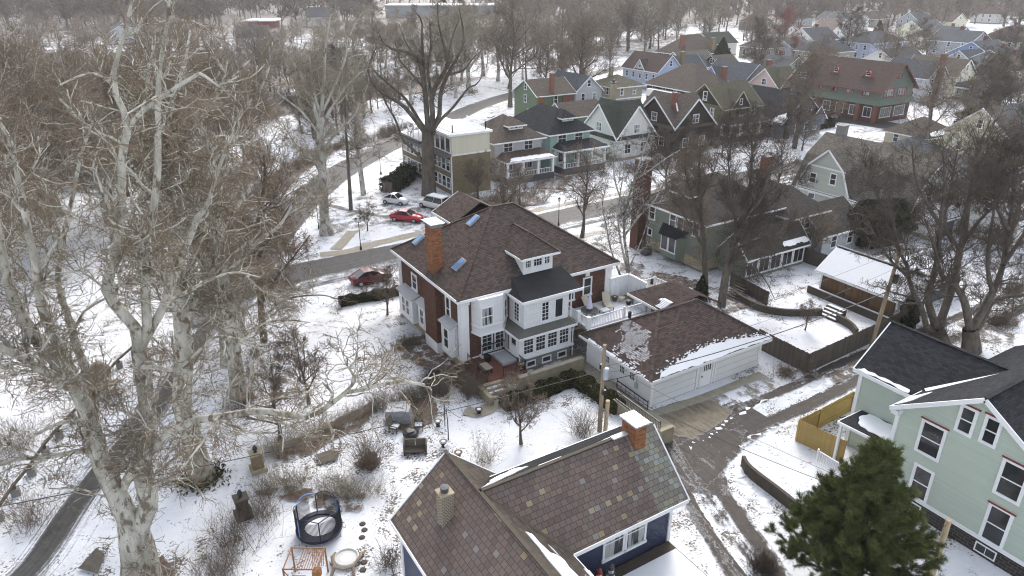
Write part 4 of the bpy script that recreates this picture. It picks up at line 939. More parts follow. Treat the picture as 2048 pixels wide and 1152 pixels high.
def porch(H,x0,x1,y0,y1,z0,ze,zr,roof,n=3,rail=True,wall='white',snow=False,base='darkgrey'):
    b=MB().box(x0,x1,y0,y1,0,z0).build('porch_floor',M[base],H)
    p=MB()
    for i in range(n):
        x=x0+.15+(x1-x0-.3)*i/(n-1); p.box(x-.17,x+.17,y0+.02,y0+.36,z0,ze-.15)
    p.box(x0,x0+.3,y1-.4,y1,z0,ze-.15); p.box(x0-.05,x1+.05,y0,y0+.34,ze-.35,ze); p.box(x0,x0+.34,y0,y1,ze-.35,ze)
    if rail: posts_rail(p,(x0+.15,y0+.15),(x1-.15,y0+.15),.8,z0,.1,gap=.3,bal=.05,posts=(False,False)); posts_rail(p,(x0+.15,y0+.15),(x0+.15,y1),.8,z0,.1,gap=.3,bal=.05,posts=(False,False))
    p.build('porch_post',M['white'],b)
    m=MB(); o=.35; e=ze+.05
    m.slab([Vz(x0-o,y0-o,e),Vz(x1+o,y0-o,e),Vz(x1-.8,y1,zr),Vz(x0+.8,y1,zr)],.1); m.slab([Vz(x0-o,y1,e),Vz(x0-o,y0-o,e),Vz(x0+.8,y1,zr)],.1); m.slab([Vz(x1+o,y0-o,e),Vz(x1+o,y1,e),Vz(x1-.8,y1,zr)],.1)
    r=m.build('porch_roof',M[roof],H); f=MB(); fascia(f,[((x0-o,y1,e),(x0-o,y0-o,e)),((x0-o,y0-o,e),(x1+o,y0-o,e))],.22,.06); f.build('fascia',M['white'],r)
    if snow:
        s=(zr-e)/(y1-y0+o); q=lambda x,y:Vz(x,y,e+(y-y0+o)*s)
        snow_blob(rm,[q(x0+.3,y0-o+.1),q(x1-.1,y0-o+.1),q(x1-.6,y0+.7),q(x0+1.2,y0+.8)],'roof_snow',r,'snow',.06,5,.1)
    return b
# -- flat roofed house on the corner
F=thing('flat_roofed_house','flat roofed cream and tan brick modern house with railed roof deck and window bands','house',(44.9,90,0))
MB().box(44.9,51.2,86.2,104.5,0,6.0).build('wall',M['tanbrick'],F)
MB().box(44.95,51.15,86.25,95.5,6.0,8.7).build('upper_wall',M['cream'],F)
MB().box(44.4,51.5,85.9,96.0,8.7,9.0).build('roof',M['white'],F); MB().box(44.2,51.3,96.0,105,5.95,6.15).build('terrace_roof',M['porchroof'],F)
MB().box(44.75,51.25,86.1,86.24,5.85,6.05).build('band',M['white'],F); ee=MB(); ee.slab([Vz(43.7,86.1,5.75),Vz(44.95,86.1,6.05),Vz(44.95,105,6.05),Vz(43.7,105,5.75)],.12); ee.build('eave',M['porchroof'],F)
for z,h in ((.9,1.5),(3.5,1.5)):
    for i in range(12): win(F,(44.9,103.8-i*1.43,z),AX['-x'],1.05,h,(1,2),trim=.12,pane=M['glass2'] if i%3==0 else M['glass'])
for i in range(5): win(F,(44.95,94.9-i*1.7,6.25),AX['-x'],1.3,2.0,(1,1),trim=.12)
MB().box(44.8,44.89,86.2,86.5,0,6).build('corner_post',M['white'],F)
s_=MB().box(44.7,51.2,86.2,95.7,9.0,9.07); s_.build('snow_cover',M['snow'],F); MB().box(44.6,51,96.2,104.8,6.16,6.22).build('snow_cover',M['snow'],F)
b=MB(); posts_rail(b,(45.4,86.8),(50.8,86.8),1.0,9.05,.12,gap=.25); posts_rail(b,(50.8,86.8),(50.8,92.5),1.0,9.05,.12,gap=.25); posts_rail(b,(45.4,86.8),(45.4,92.5),1.0,9.05,.12,gap=.25); b.build('balustrade',M['white'],F)
b=MB(); 
for y in (97,99,101,103,104.6): b.box(44.6,44.7,y-.05,y+.05,6.2,8.5)
b.box(44.5,51,96.2,104.8,8.5,8.62); b.build('pergola',M['white'],F)
F.location.y+=4.2
# -- brown roofed foursquare
H=hs('pale grey foursquare house with brown hipped roof, small dormer and snowy arched porch roof','',53.4,0,0,0,0,'','','') if False else None
def foursq(label,x0,y0,w,d,ze,zr,wall,roof,porchroof,dorm,px0,px1,pd,pz,snow=False,capc=None):
    H=hs(label,x0,y0,w,d,ze,zr,'hip',wall,roof,.6,cap=None,rows=(),nx=0,ny=0)
    wins(H,'-y',y0,x0+.6,x0+w-.6,ze-2.0,2,1.5,1.35,(2,2)); wins(H,'-x',x0,y0+1,y0+d-1,ze-2.0,3,.8,1.3); wins(H,'-x',x0,y0+1,y0+d-1,1.7,3,.8,1.3)
    s=(zr-ze)/(min(w,d)/2); yd=y0+1.4; hipdormer(H,'-y',yd,x0+w*.55,dorm,ze+s*1.4+.1,ze+s*1.4+.95,ze+s*1.4+1.8,3.2,wall if wall!='palegrey' else 'white',roof,3)
    porch(H,px0,px1,y0-pd,y0,1.1,pz,pz+.9,porchroof,4,snow=snow); wins(H,'-y',y0,x0+.6,x0+w-.6,1.5,2,1.3,1.6,(1,1)); return H
H=foursq('pale grey foursquare house with brown hipped roof and snowy porch roof',53.9,93.8,8.6,9,6.5,9.4,'palegrey','brownshingle','redbrownshingle',1.3,54.4,63.0,3.0,3.6,True)
k=MB().obox((56.6,99.5,9.0),(.5,0,.15),(0,.5,0),(0,0,.08)).build('skylight',M['skylight'],roofpart(H))
H=foursq('seafoam foursquare house with black hipped roof, white dormer and columned porch',64.5,94.2,7.9,13,6.6,9.5,'seafoam','blackshingle','blackshingle',1.1,65.2,73.6,3.0,3.9,False)
chimney(H,69.5,104.5,8,10.2,.8,.8,'orangebrick')
# -- white tudor with dark green roof: two steep gables
def twogable(label,x0,y0,wx,wy,ze,zr,wall,roof,lower=None,trim='white',wv=(2,2)):
    H=thing('house',label,'house',(x0,y0,0)); MB().box(x0,x0+wx,y0,y0+wy,0,ze).build('wall',M[wall],H)
    MB().box(x0-.04,x0+wx+.04,y0-.04,y0+wy+.04,-.2,.5).build('foundation',M['stone'],H)
    m=MB(); m.face([(x0,y0+wy,ze),(x0,y0,ze),(x0,y0+wy/2,zr-.1)]); m.face([(x0,y0,ze),(x0+wx,y0,ze),(x0+wx/2,y0,zr-.1)]); m.build('gable',M[wall if not lower else lower],H)
    m1,E1,r1=roof_gable(x0,x0+wx,y0,y0+wy,ze,zr,.45,.35,'x',.1); m2,E2,r2=roof_gable(x0,x0+wx,y0,y0+wy,ze,zr-.02,.45,.35,'y',.1)
    m1.v+= []; R=m1.build('roof',M[roof],H); m2.build('cross_roof',M[roof],R); f=MB(); fascia(f,E1[2:4]+E2[2:4],.26,.08); f.build('rake_board',M[trim],R)
    win(H,(x0,y0+wy/2+.65,ze+.35),AX['-x'],1.3,1.35,wv,trim=.12,pane=M['glass2']); win(H,(x0+wx/2-.65,y0,ze+.35),AX['-y'],1.3,1.35,wv,trim=.12,pane=M['glass2'])
    wins(H,'-x',x0,y0+.8,y0+wy-.8,1.2,2,1.2,1.5,(2,2)); wins(H,'-y',y0,x0+.8,x0+wx-.8,1.2,2,1.2,1.5,(2,2)); return H
H=twogable('white stucco tudor house with steep dark green roof and two pointed gables',78.2,94.2,8.6,10,4.2,9.2,'stucco','greenshingle')
chimney(H,84.5,103.6,7,11.6,.9,.9,'stone','darkgrey',.1,.2,pot=True)
H=twogable('dark brown shingled house with twin pointed gables trimmed white',90.0,92.6,9.6,11.2,5.0,9.6,'brownwall','brownshingle')
chimney(H,92.2,95.6,7,10.3,.8,.8,'redbrick'); sn=MB().beam((91.6,94.0,7.4),(92.4,95.6,9.0),.25,.08); sn.build('roof_snow',M['snow'],roofpart(H))
# -- olive house with dark gables
H=hs('olive green house with tan roof, dark gable faces and full front porch','',0,0,0,0,0,'','','') if False else hs('olive green house with dark gable faces and a long front porch',106.2,97.0,10.5,9.6,6.4,10.2,'gx','olive','oliveshingle',.6,.5,trim='ceramic',rows=(4.3,),nx=3,ny=2)
m=MB(); m.face([(106.16,106.0,6.5),(106.16,97.6,6.5),(106.16,101.8,9.6)]); m.build('gable',M['brownwall'],H); win(H,(106.16,102.3,7.1),AX['-x'],.9,1.5,trim=.12)
xgable(H,'-y',97.0,110.6,2.4,6.3,9.0,3.5,'brownwall','oliveshingle',.35,'ceramic',True,(1,2),.6,1.0)
porch(H,106.2,117.2,94.4,97.0,.9,3.4,4.2,'oliveshingle',5,wall='olive')
# -- black roofed bungalow
H=hs('black roofed bungalow with slate blue gable and snow along its eave',117.0,91.5,12,13,3.6,8.3,'gy','slateblue','blackshingle',.7,.5,rows=(1.0,),nx=4,ny=3)
wins(H,'-y',91.5,119.5,126.5,4.3,2,1.0,1.5)
s=(8.3-3.6)/6; snow_blob(rm,[Vz(116.4,91.2,3.2),Vz(116.4,94.5,3.2),Vz(117.3,93.5,3.85),Vz(119.2,91.6,5.3),Vz(118.6,91.2,4.9)],'roof_snow',roofpart(H),'snow',.06,5,.15)
xgable(H,'-x',117,99,2.2,4.2,5.6,3,'slateblue','blackshingle',.1,'white',True,(2,1),1.4,.7)
chimney(H,118.3,91.1,0,8.6,.9,.7,'darktimber')
xgable(H,'-y',91.5,127.0,2.2,3.4,5.6,3,'slateblue','blackshingle',.6,'white',False)
# -- large green and red brick duplex
H=thing('house','large three storey green shingle and red brick house with maroon trim','house',(147.5,91.5,0))
block(H,147.5,159.0,91.5,113.5,4.2,7.4,12.2,'gy','teal','redbrownshingle',.9,.9,'red')
MB().box(147.5,159,91.5,113.5,0,4.2).build('ground_storey',M['brick'],H); sk=MB(); sk.slab([Vz(146.6,90.6,3.9),Vz(159.8,90.6,3.9),Vz(159,91.5,5.0),Vz(147.5,91.5,5.0)],.1); sk.slab([Vz(146.6,114,3.9),Vz(146.6,90.6,3.9),Vz(147.5,91.5,5.0),Vz(147.5,114,5.0)],.1); sk.build('skirt_roof',M['teal'],H)
for i in range(2): win(H,(148.8+i*4.6,91.5,5.5),AX['-y'],3.3,1.5,(5,2),trim=.16,tmat=M['red'],pane=M['glass2'])
win(H,(152.3,91.5,9.2),AX['-y'],1.5,.8,(1,1),trim=.16,tmat=M['red'])
for i in range(2): win(H,(148.6+i*5.0,91.5,1.2),AX['-y'],3.6,1.9,(5,1),trim=.14)
for i in range(5): win(H,(147.5,94.5+i*3.9+1.2,5.6),AX['-x'],1.6,1.4,(2,2),trim=.16,tmat=M['red'],pane=M['glass2'])
for i in range(6): win(H,(147.5,93.5+i*3.4+1.2,1.2),AX['-x'],1.7,1.9,(2,1),trim=.14)
xgable(H,'-x',147.5,111.2,2.8,7.2,10.8,5,'teal','redbrownshingle',.6,'red',True,(4,2),2.6,1.0)
for c in (96.5,104.5): xgable(H,'-x',149.6,c,1.0,9.3,10.3,3,'teal','red',.1,'red',True,(1,2),.9,.8,8.2)
for y in (91.4,95.5,100,106): MB().box(146.7,147.4,y,y+.8,0,4.0).build('porch_pier',M['redbrick'],H)
# -- more of the row along the bend
H=hs('grey blue gabled house with tall brick chimney in its gable',181,101,8.5,12,6.3,9.8,'gy','palegrey','bluegreyshingle',.5,.5,rows=(1.2,4.2),nx=2,ny=2); chimney(H,185.2,100.6,0,11.6,1.7,.9,'redbrick')
H=hs('cream clapboard house with long white columned porch',193.5,101,9,14,6.0,9.6,'gy','creamwall','tanshingle',.5,.5,rows=(1.2,4.0),nx=2,ny=3); porch(H,194,212,97,101,.8,3.2,4.2,'greyshingle',7,snow=True); block(H,202.5,212,101,112,0,5.5,8.0,'hip','creamwall','greyshingle',.5,names=('annex_wall','annex_roof','fascia')); wins(H,'-y',101,203,211.5,3.9,4,.9,1.1)
# -- second row
H=hs('mid green clapboard gabled house with white trim by the river road',83.0,126.5,9.5,9.0,6.6,9.2,'gx','green','brownshingle',.5,.4,rows=(4.6,),nx=1,ny=1); chimney(H,87.0,127.0,6,10.6,.8,.8,'redbrick'); win(H,(83,130.0,1.6),AX['-x'],2.0,1.6,(3,2),trim=.12)
MB().box(89.5,92.3,126.3,126.49,4.2,6.4).build('balcony',M['redbrick'],H)
block(H,85.5,95.5,119.5,126.4,0,3.0,5.3,'gx','green','brownshingle',.4,.4,names=('annex_wall','annex_roof','fascia'))
H=hs('grey clapboard house with dark vented roof behind the mid green one',95.5,130,7.2,12,6.0,9.0,'gy','palegrey','bluegreyshingle',.5,.4,rows=(1.2,3.8),nx=2,ny=1)
H=hs('small dark cottage with snowy roof behind tall dark tree',100.5,122,5.5,6,2.6,4.0,'gx','brownwall','greyshingle',.4,rows=(1.0,),nx=2,ny=2); snow_blob(rm,[Vz(100.2,121.7,2.5),Vz(105.8,121.7,2.5),Vz(105.5,123.6,3.4),Vz(101.5,122.6,2.9)],'roof_snow',roofpart(H),'snow',.06,5,.2)
H=hs('tan two storey house with low hipped roof and white band',106,129.6,8.3,8.5,6.3,8.2,'hip','tan','oliveshingle',.7,rows=(4.2,1.3),nx=2,ny=2); MB().box(105.95,114.35,129.55,138.15,3.2,3.45).build('band',M['white'],H); chimney(H,110,136,7,9.6,.8,.8,'stone')
H=hs('large brown roofed house with white balcony rail and red chimney',121.5,120,13,16,5.6,10.2,'hip','brownwall','brownshingle',.8,rows=(3.4,),nx=4,ny=4); MB().box(119.6,121.45,124,134,2.6,4.3).build('balcony',M['white'],H); chimney(H,133.0,122.5,6,9.6,1.1,1.1,'redbrick')
H=hs('light blue house with dark brown roof and small white gable',137.4,149.6,8.5,15,5.6,9.4,'gy','lightblue','redbrownshingle',.6,.4,rows=(2.9,),nx=2,ny=5); xgable(H,'-x',137.4,157,2.0,5.5,7.8,3,'palegrey','redbrownshingle',.3,'white',True,(1,1),.7,.8)
H=hs('grey green gabled house with tan chimney',143.2,150,12,8,5.4,8.6,'gx','greywall','bluegreyshingle',.5,.4,rows=(2.6,),nx=2,ny=1); chimney(H,146.5,150.5,6,9.9,1.0,1.0,'tanbrick')
H=hs('deep blue house with little white arched gable window',157,156,9,8,4.8,7.6,'gx','bluewall','greyshingle',.5,.4,rows=(1.6,),nx=2,ny=1)
H=hs('brown gabled house between the blue and periwinkle ones',164,152,8,9,4.6,7.6,'gx','brownwall','brownshingle',.5,.4,rows=(),nx=0,ny=1,trim='tan' if False else 'ceramic')
H=hs('periwinkle purple gabled house with grey green roof',146.5,128.0,9.5,14,4.6,8.6,'gy','periwinkle','bluegreyshingle',.4,.3,rows=(1.8,),nx=2,ny=2); xgable(H,'-x',146.5,139,2.5,4.6,7.2,4,'periwinkle','bluegreyshingle',.2,'white',True,(1,1),.6,.8); chimney(H,154.5,127.6,0,9.4,1.3,.8,'redbrick')
H=twogable('pale pink house with two gables and tan roof',146.0,116.5,8.6,9.6,4.4,8.6,'pink','oliveshingle')
H=hs('dark brown sprawling house with low hipped roof on a snowy rise',188,192,20,14,4.0,9.4,'hip','brownwall','brownshingle',1.0,rows=(1.5,),nx=4,ny=3); chimney(H,190,196,5,9.6,1.4,1.2,'redbrick'); chimney(H,202,193,4,8.4,1.4,1.4,'tanbrick')
H=hs('small olive gabled house below the dark sprawling house',168,172,14,9,4.0,6.6,'gx','olive','oliveshingle',.5,rows=(1.3,),nx=2,ny=1)
# -- houses across the garden
S=thing('house','sage green house with brown hipped roof and white framed windows behind the garage','house',(54.6,50.2,0))
block(S,54.6,66,50.2,60.4,.6,6.0,9.3,'hip','sage','greybrownshingle',.5,found=('stone',.9))
for y,z in ((59.0,3.9),(55.6,3.9),(54.4,3.9),(52.0,3.9)): win(S,(54.6,y,z),AX['-x'],.8,1.5,(1,2),trim=.13)
win(S,(54.6,59.0,1.9),AX['-x'],.55,.7,(1,1),trim=.12)
bw=MB().prism([(54.6,56.4),(54.6,52.9),(53.7,53.4),(53.7,55.9)],.6,3.2).build('bay',M['sage'],S); bm_=MB(); bm_.slab([Vz(53.35,56.0,3.2),Vz(53.35,53.3,3.2),Vz(54.6,52.6,4.0),Vz(54.6,56.7,4.0)][::-1],.1); bm_.build('bay_roof',M['blackshingle'],bw)
for y in (55.75,54.55): win(bw,(53.7,y,1.4),AX['-x'],.95,1.6,(1,1),trim=.1)
chimney(S,54.0,60.0,0,10.6,1.5,1.3,'brick')
hipdormer(S,'-x',55.9,55.4,1.2,7.0,7.9,8.9,3,'sage','greybrownshingle',2)
block(S,57,66.5,46.4,50.1,0,2.9,4.9,'gx','sage','greybrownshingle',.45,.3,names=('sun_room','sun_room_roof','fascia'))
for i in range(5): win(S,(57.3+i*1.85,46.4,.5),AX['-y'],1.5,2.0,(2,1),trim=.12)
snow_blob(rm,[Vz(62.5,46.1,2.85),Vz(66.5,46.1,2.85),Vz(66.5,47.4,3.5),Vz(63,47.0,3.3)],'roof_snow',[c for c in S.children if 'sun_room_roof' in c.name][0],'snow',.06,5,.15)
block(S,66,72,48.5,58,0,5.2,7.4,'hip','sage','greybrownshingle',.5,names=('annex_wall','annex_roof','fascia')); wins(S,'-y',48.5,66.5,71.5,3.2,3,.9,1.2)
chimney(S,70.5,56.5,5,9.6,1.0,1.0,'redbrick')
H=hs('small pale grey blue gabled outbuilding beside the sage house',69.5,46.4,7,6.8,3.0,5.4,'gx','palegrey','greybrownshingle',.4,.5,rows=(1.0,),nx=2,ny=2,found=('galv',.9)); snow_blob(rm,[Vz(69.3,49.8,5.2),Vz(74,49.8,5.2),Vz(74,52.5,3.4),Vz(69.6,52.5,3.4)],'roof_snow',roofpart(H),'snow',.06,5,.2)
# gambrel house
Gm=thing('gambrel_house','pale sage gambrel house with large weathered taupe roof','house',(84,45,0))
x0,xb,xr,xe,y0,y1=84.0,85.9,89.4,94.8,45.5,62.0
m=MB(); m.box(x0,xe,y0,y1,0,3.2); pr=[(x0,3.2),(xb,6.9),(xr,9.4),(xe-1.9,6.9),(xe,3.2)]
m.face([(x,y0,z) for x,z in pr][::-1]); m.face([(x,y1,z) for x,z in pr]); m.build('wall',M['gamwall'],Gm)
m=MB(); 
for (a,za),(b_,zb) in (((x0-.35,2.7),(xb,7.0)),((xb,7.0),(xr,9.55)),((xr,9.55),(xe-1.9,7.0)),((xe-1.9,7.0),(xe+.35,2.7))): m.slab([Vz(a,y0-.35,za),Vz(b_,y0-.35,zb),Vz(b_,y1+.35,zb),Vz(a,y1+.35,za)],.12)
R=m.build('roof',M['gamshingle'],Gm); f=MB(); fascia(f,[((x0-.35,y0-.35,2.75),(x0-.35,y1+.35,2.75)),((x0-.35,y0-.35,2.75),(xb,y0-.35,7.0)),((xb,y0-.35,7),(xr,y0-.35,9.55)),((xr,y0-.35,9.55),(xe-1.9,y0-.35,7)),((xe-1.9,y0-.35,7),(xe,y0-.35,3))],.24,.07); f.build('fascia',M['white'],R)
sn=MB().beam((x0-.3,46,2.93),(x0-.3,61.5,2.93),.3,.1); sn.build('roof_snow',M['snow'],R)
# cross gambrel toward the viewer
yc=57.3; a=83.75; prf=[(-4.0,3.2),(-2.6,6.3),(0,8.6),(2.6,6.3),(4.0,3.2)]
m=MB(); m.face([(a,yc+o,z) for o,z in prf]); m.face([(a,yc+4,3.2),(a,yc+4,2.9),(a,yc-4,2.9),(a,yc-4,3.2)]); g=m.build('gable',M['gamwall'],Gm)
m=MB()
for (o,z),(o2,z2) in zip(prf[:-1],prf[1:]): m.slab([Vz(a-.35,yc+o,z+.12),Vz(90,yc+o,z+.12),Vz(90,yc+o2,z2+.12),Vz(a-.35,yc+o2,z2+.12)],.12)
gr=m.build('gable_roof',M['gamshingle'],g); f=MB(); fascia(f,[((a-.35,yc+o,z+.12),(a-.35,yc+o2,z2+.12)) for (o,z),(o2,z2) in zip(prf[:-1],prf[1:])],.22,.07); f.beam((a-.08,yc-2.8,6.2),(a-.08,yc+2.8,6.2),.1,.18); f.build('rake_board',M['white'],g)
win(g,(a,56.5,4.3),AX['-x'],.75,1.35,(1,2),trim=.13); win(g,(a,59.6,3.9),AX['-x'],.85,1.2,(1,2),trim=.12)
wins(Gm,'-x',x0,46,61,1.0,4,.9,1.3)
for y,z in ((52.3,5.0),(51.4,4.4)): MB().lathe((84.9+(z-4.4)*.5,y,z),[(.06,-.3),(.06,.5)],6).build('vent_pipe',M['white'],R)
wins(Gm,'-y',y0,86,93,4.0,2,.9,1.4); wins(Gm,'-y',y0,85,94,1.0,3,.9,1.4)
chimney(Gm,90.2,60.5,8,10.6,1.3,1.0,'concretegrey')
H=hs('dark grey hip roofed house behind the gambrel roof',99.5,52,12,13,4.6,7.8,'hip','creamwall','bluegreyshingle',.6,rows=(1.4,),nx=3,ny=3)
H=hs('yellow clapboard house half hidden by the pod hung trees',97,44.5,7,6.5,4.6,6.8,'gx','ceramic','greyshingle',.5,rows=(1.6,),nx=2,ny=2)
H=hs('low brown roofed cream house at the bend of the far street',130.5,70.5,9,8,3.0,5.4,'hip','creamwall','brownshingle',.7,rows=(1.0,),nx=2,ny=2); snow_blob(rm,[Vz(131,69.9,2.85),Vz(139,69.9,2.85),Vz(138.4,71.2,3.5),Vz(131.6,70.8,3.3)],'roof_snow',roofpart(H),'snow',.06,5,.15)
H=hs('tall cream gabled house with snow edged rake behind right trees',132,57.5,14,11,4.5,8.8,'gx','creamwall','greyshingle',.5,.5,rows=(1.4,),nx=3,ny=2); sn=MB().beam((131.5,57.2,4.4),(131.5,63,8.95),.3,.12); sn.build('roof_snow',M['snow'],roofpart(H))
H=hs('white shed with snowy gable roof behind the trees on the right',91.5,36.5,7,7.5,3.0,5.2,'gx','stucco','greyshingle',.4,.3,rows=(),nx=0,ny=0,name='shed',cat='shed'); rr=roofpart(H); snow_blob(rm,[Vz(91.3,36.2,2.95),Vz(98.5,36.2,2.95),Vz(98.5,40.1,5.1),Vz(91.3,40.1,5.1)],'roof_snow',rr,'snow',.08,5,.05)
H=hs('low garage with snow covered roof and dark door behind pole',86,43.2,6,6,2.5,3.6,'gx','stucco','greyshingle',.4,rows=(),nx=0,ny=0,name='garage',cat='garage'); rr=roofpart(H); snow_blob(rm,[Vz(85.7,42.9,2.45),Vz(92,42.9,2.45),Vz(92,46.1,3.6),Vz(85.7,46.1,3.6)],'roof_snow',rr,'snow',.08,5,.05); MB().box(87,90.5,43.1,43.19,0,2.0).build('garage_door',M['darkgrey'],H)
# -- far right and far away houses
far=[('lavender blue hipped house beneath a dark tree',252,164,22,14,6.5,9.8,'hip','lightblue','bluegreyshingle',2,4),
('grey pyramid roofed house with snowy porch',226,163,15,13,4.8,9.2,'hip','tan','bluegreyshingle',3,4),
('white twin gabled house under a pale grey roof',214,130,16,11,5.2,8.6,'gx','stucco','bluegreyshingle',3,2),
('cream low house with tan roof beyond the red brick one',178,122,14,10,5.0,8.0,'hip','tan','greyshingle',3,3),
('grey green house with dormered roof far right',292,150,14,16,6.0,9.6,'gy','greywall','bluegreyshingle',2,3),
('house with rusty red snow dusted roof at far right',310,142,18,16,6.0,11,'hip','creamwall','redbrownshingle',3,3),
('blue gabled house with white porch at the far right',254,123,15,14,5.6,9.4,'gx','bluewall','bluegreyshingle',3,2),
('slate grey house with white porch posts far right',236,108,14,14,5.4,9.0,'gx','greywall','greyshingle',3,2),
('white clapboard house among far trees top right',370,255,16,16,6,10,'gy','stucco','greyshingle',2,2),
('white gabled cottage in the distant trees at the left',128,440,18,12,6,11,'gx','stucco','greyshingle',0,2),
('small white house glimpsed through the sycamore twigs',66,330,13,10,5,9,'gx','stucco','greyshingle',2,2),
('pale grey house glimpsed through twigs near the top left',20,380,14,12,5,9,'gy','palegrey','greyshingle',2,2),
('maroon painted barn in the river wood',16,226,8,7,3.2,5.2,'gx','red','redbrownshingle',0,0),
('white house with dark roof among trees in the middle distance',214,205,14,11,5,8.5,'gx','stucco','greenshingle',2,2),
('tan house low among trees right of the dark sprawling house',222,186,14,12,4.6,8,'hip','tan','brownshingle',3,3),
('grey house with snowy roof left of the lavender blue one',232,182,12,12,4.5,7.5,'gx','palegrey','greyshingle',2,2),
('pale green house beyond the pink one',170,136,12,12,4.6,8.2,'gy','seafoam','greyshingle',2,2),
('white house behind the grey pyramid roof',262,196,16,12,5,9,'gx','stucco','bluegreyshingle',2,2),
('pale cream house high on the right under the trees',330,190,18,14,6,10,'gx','creamwall','greyshingle',2,2),
('pale house with steep roof in the woods top right',300,215,15,12,6,10.5,'gy','stucco','slate',2,2)]
for l,x,y,w,d,ze,zr,k,wl,rf,nx,ny in far:
    H=hs(l,x,y,w,d,ze,zr,k,wl,rf,.6,.5,rows=(1.4,) if ze<5.5 else (1.2,3.9),nx=nx,ny=ny,win_w=1.0,win_h=1.5)
    if rm.random()<.6 and zr>8: chimney(H,x+w*.6,y+d*.55,ze,zr+1.2,1,1,'redbrick')

for i,(px,py,w,d,ze,zr,k,wl,rf,l) in enumerate([(1668,62,15,13,5.5,9.5,'gy','stucco','greyshingle','white gabled house far off between two bare tree crowns'),(1745,55,16,12,5,9,'hip','tan','brownshingle','tan hipped house far off near the top right woods'),(1832,62,15,12,5.5,9.5,'gx','greywall','greyshingle','grey gabled house behind the lavender blue one'),(1900,62,15,13,5,9,'gy','creamwall','brownshingle','cream gabled house far off at the upper right'),(1985,48,18,14,6,10,'hip','stucco','redbrownshingle','white house with red brown roof close to the top right corner'),(1590,55,15,12,5,9,'gx','palegrey','bluegreyshingle','pale grey house behind the reddish budded tree'),(1510,62,14,12,5,8.6,'hip','tan','brownshingle','tan house in trees above the pink house'),(1630,104,12,11,4.8,8.4,'gx','stucco','greyshingle','white house left of the grey pyramid roof'),(1905,100,13,12,5,8.8,'gy','lightblue','greyshingle','pale blue gabled house above the cream house'),(1860,100,12,11,5,8.6,'hip','creamwall','tanshingle','cream hipped house right of the lavender blue one'),(2030,100,14,12,5,9,'gx','greywall','greyshingle','grey house cut by the right picture edge'),(1940,160,11,10,4.8,8.2,'gx','palegrey','bluegreyshingle','pale grey house above the pod hung trees'),(2030,175,12,11,4.8,8.4,'gy','creamwall','tanshingle','cream house at the right edge above the catalpas'),(1560,90,12,10,4.6,8,'gy','stucco','brownshingle','small white house right of the dark evergreen')]):
    p=at(px,py); H=hs(l,p.x,p.y,w,d,ze,zr,k,wl,rf,.6,.5,rows=(1.4,3.9) if ze>5.2 else (1.6,),nx=3,ny=3,win_w=1.0,win_h=1.5)
    if i%2==0: chimney(H,p.x+w*.55,p.y+d*.5,ze,zr+1.1,1,1,'redbrick')
Wh=thing('warehouse','long low white roofed building on the horizon beyond the river','warehouse',(212,518,0))
d_=Vector((64,-39,0)).normalized(); nn=Vector((-d_.y,d_.x,0)); c=Vector((243,499,0)); MB().obox(c+Vector((0,0,4)),d_*38,nn*14,Vector((0,0,4))).build('wall',M['greywall'],Wh); MB().obox(c+Vector((0,0,8.4)),d_*38.6,nn*14.6,Vector((0,0,.35))).build('roof',M['snow'],Wh)
Wh=thing('depot','low red and white building on the horizon left of the elm','depot',(104,458,0))
c=Vector((106,455,0)); MB().obox(c+Vector((0,0,2)),d_*7,nn*8,Vector((0,0,2))).build('wall',M['red'],Wh); MB().obox(c+Vector((0,0,4.3)),d_*9.5,nn*9.5,Vector((0,0,.3))).build('roof',M['snow'],Wh)
Wh=thing('pavilion','dark roofed white pavilion building at the top edge','building',(452,512,0))
c=Vector((455,512,0)); MB().obox(c+Vector((0,0,4)),d_*22,nn*12,Vector((0,0,4))).build('wall',M['stucco'],Wh); MB().obox(c+Vector((0,0,9)),d_*26,nn*15,Vector((0,0,1.2))).build('roof',M['darkgrey'],Wh)
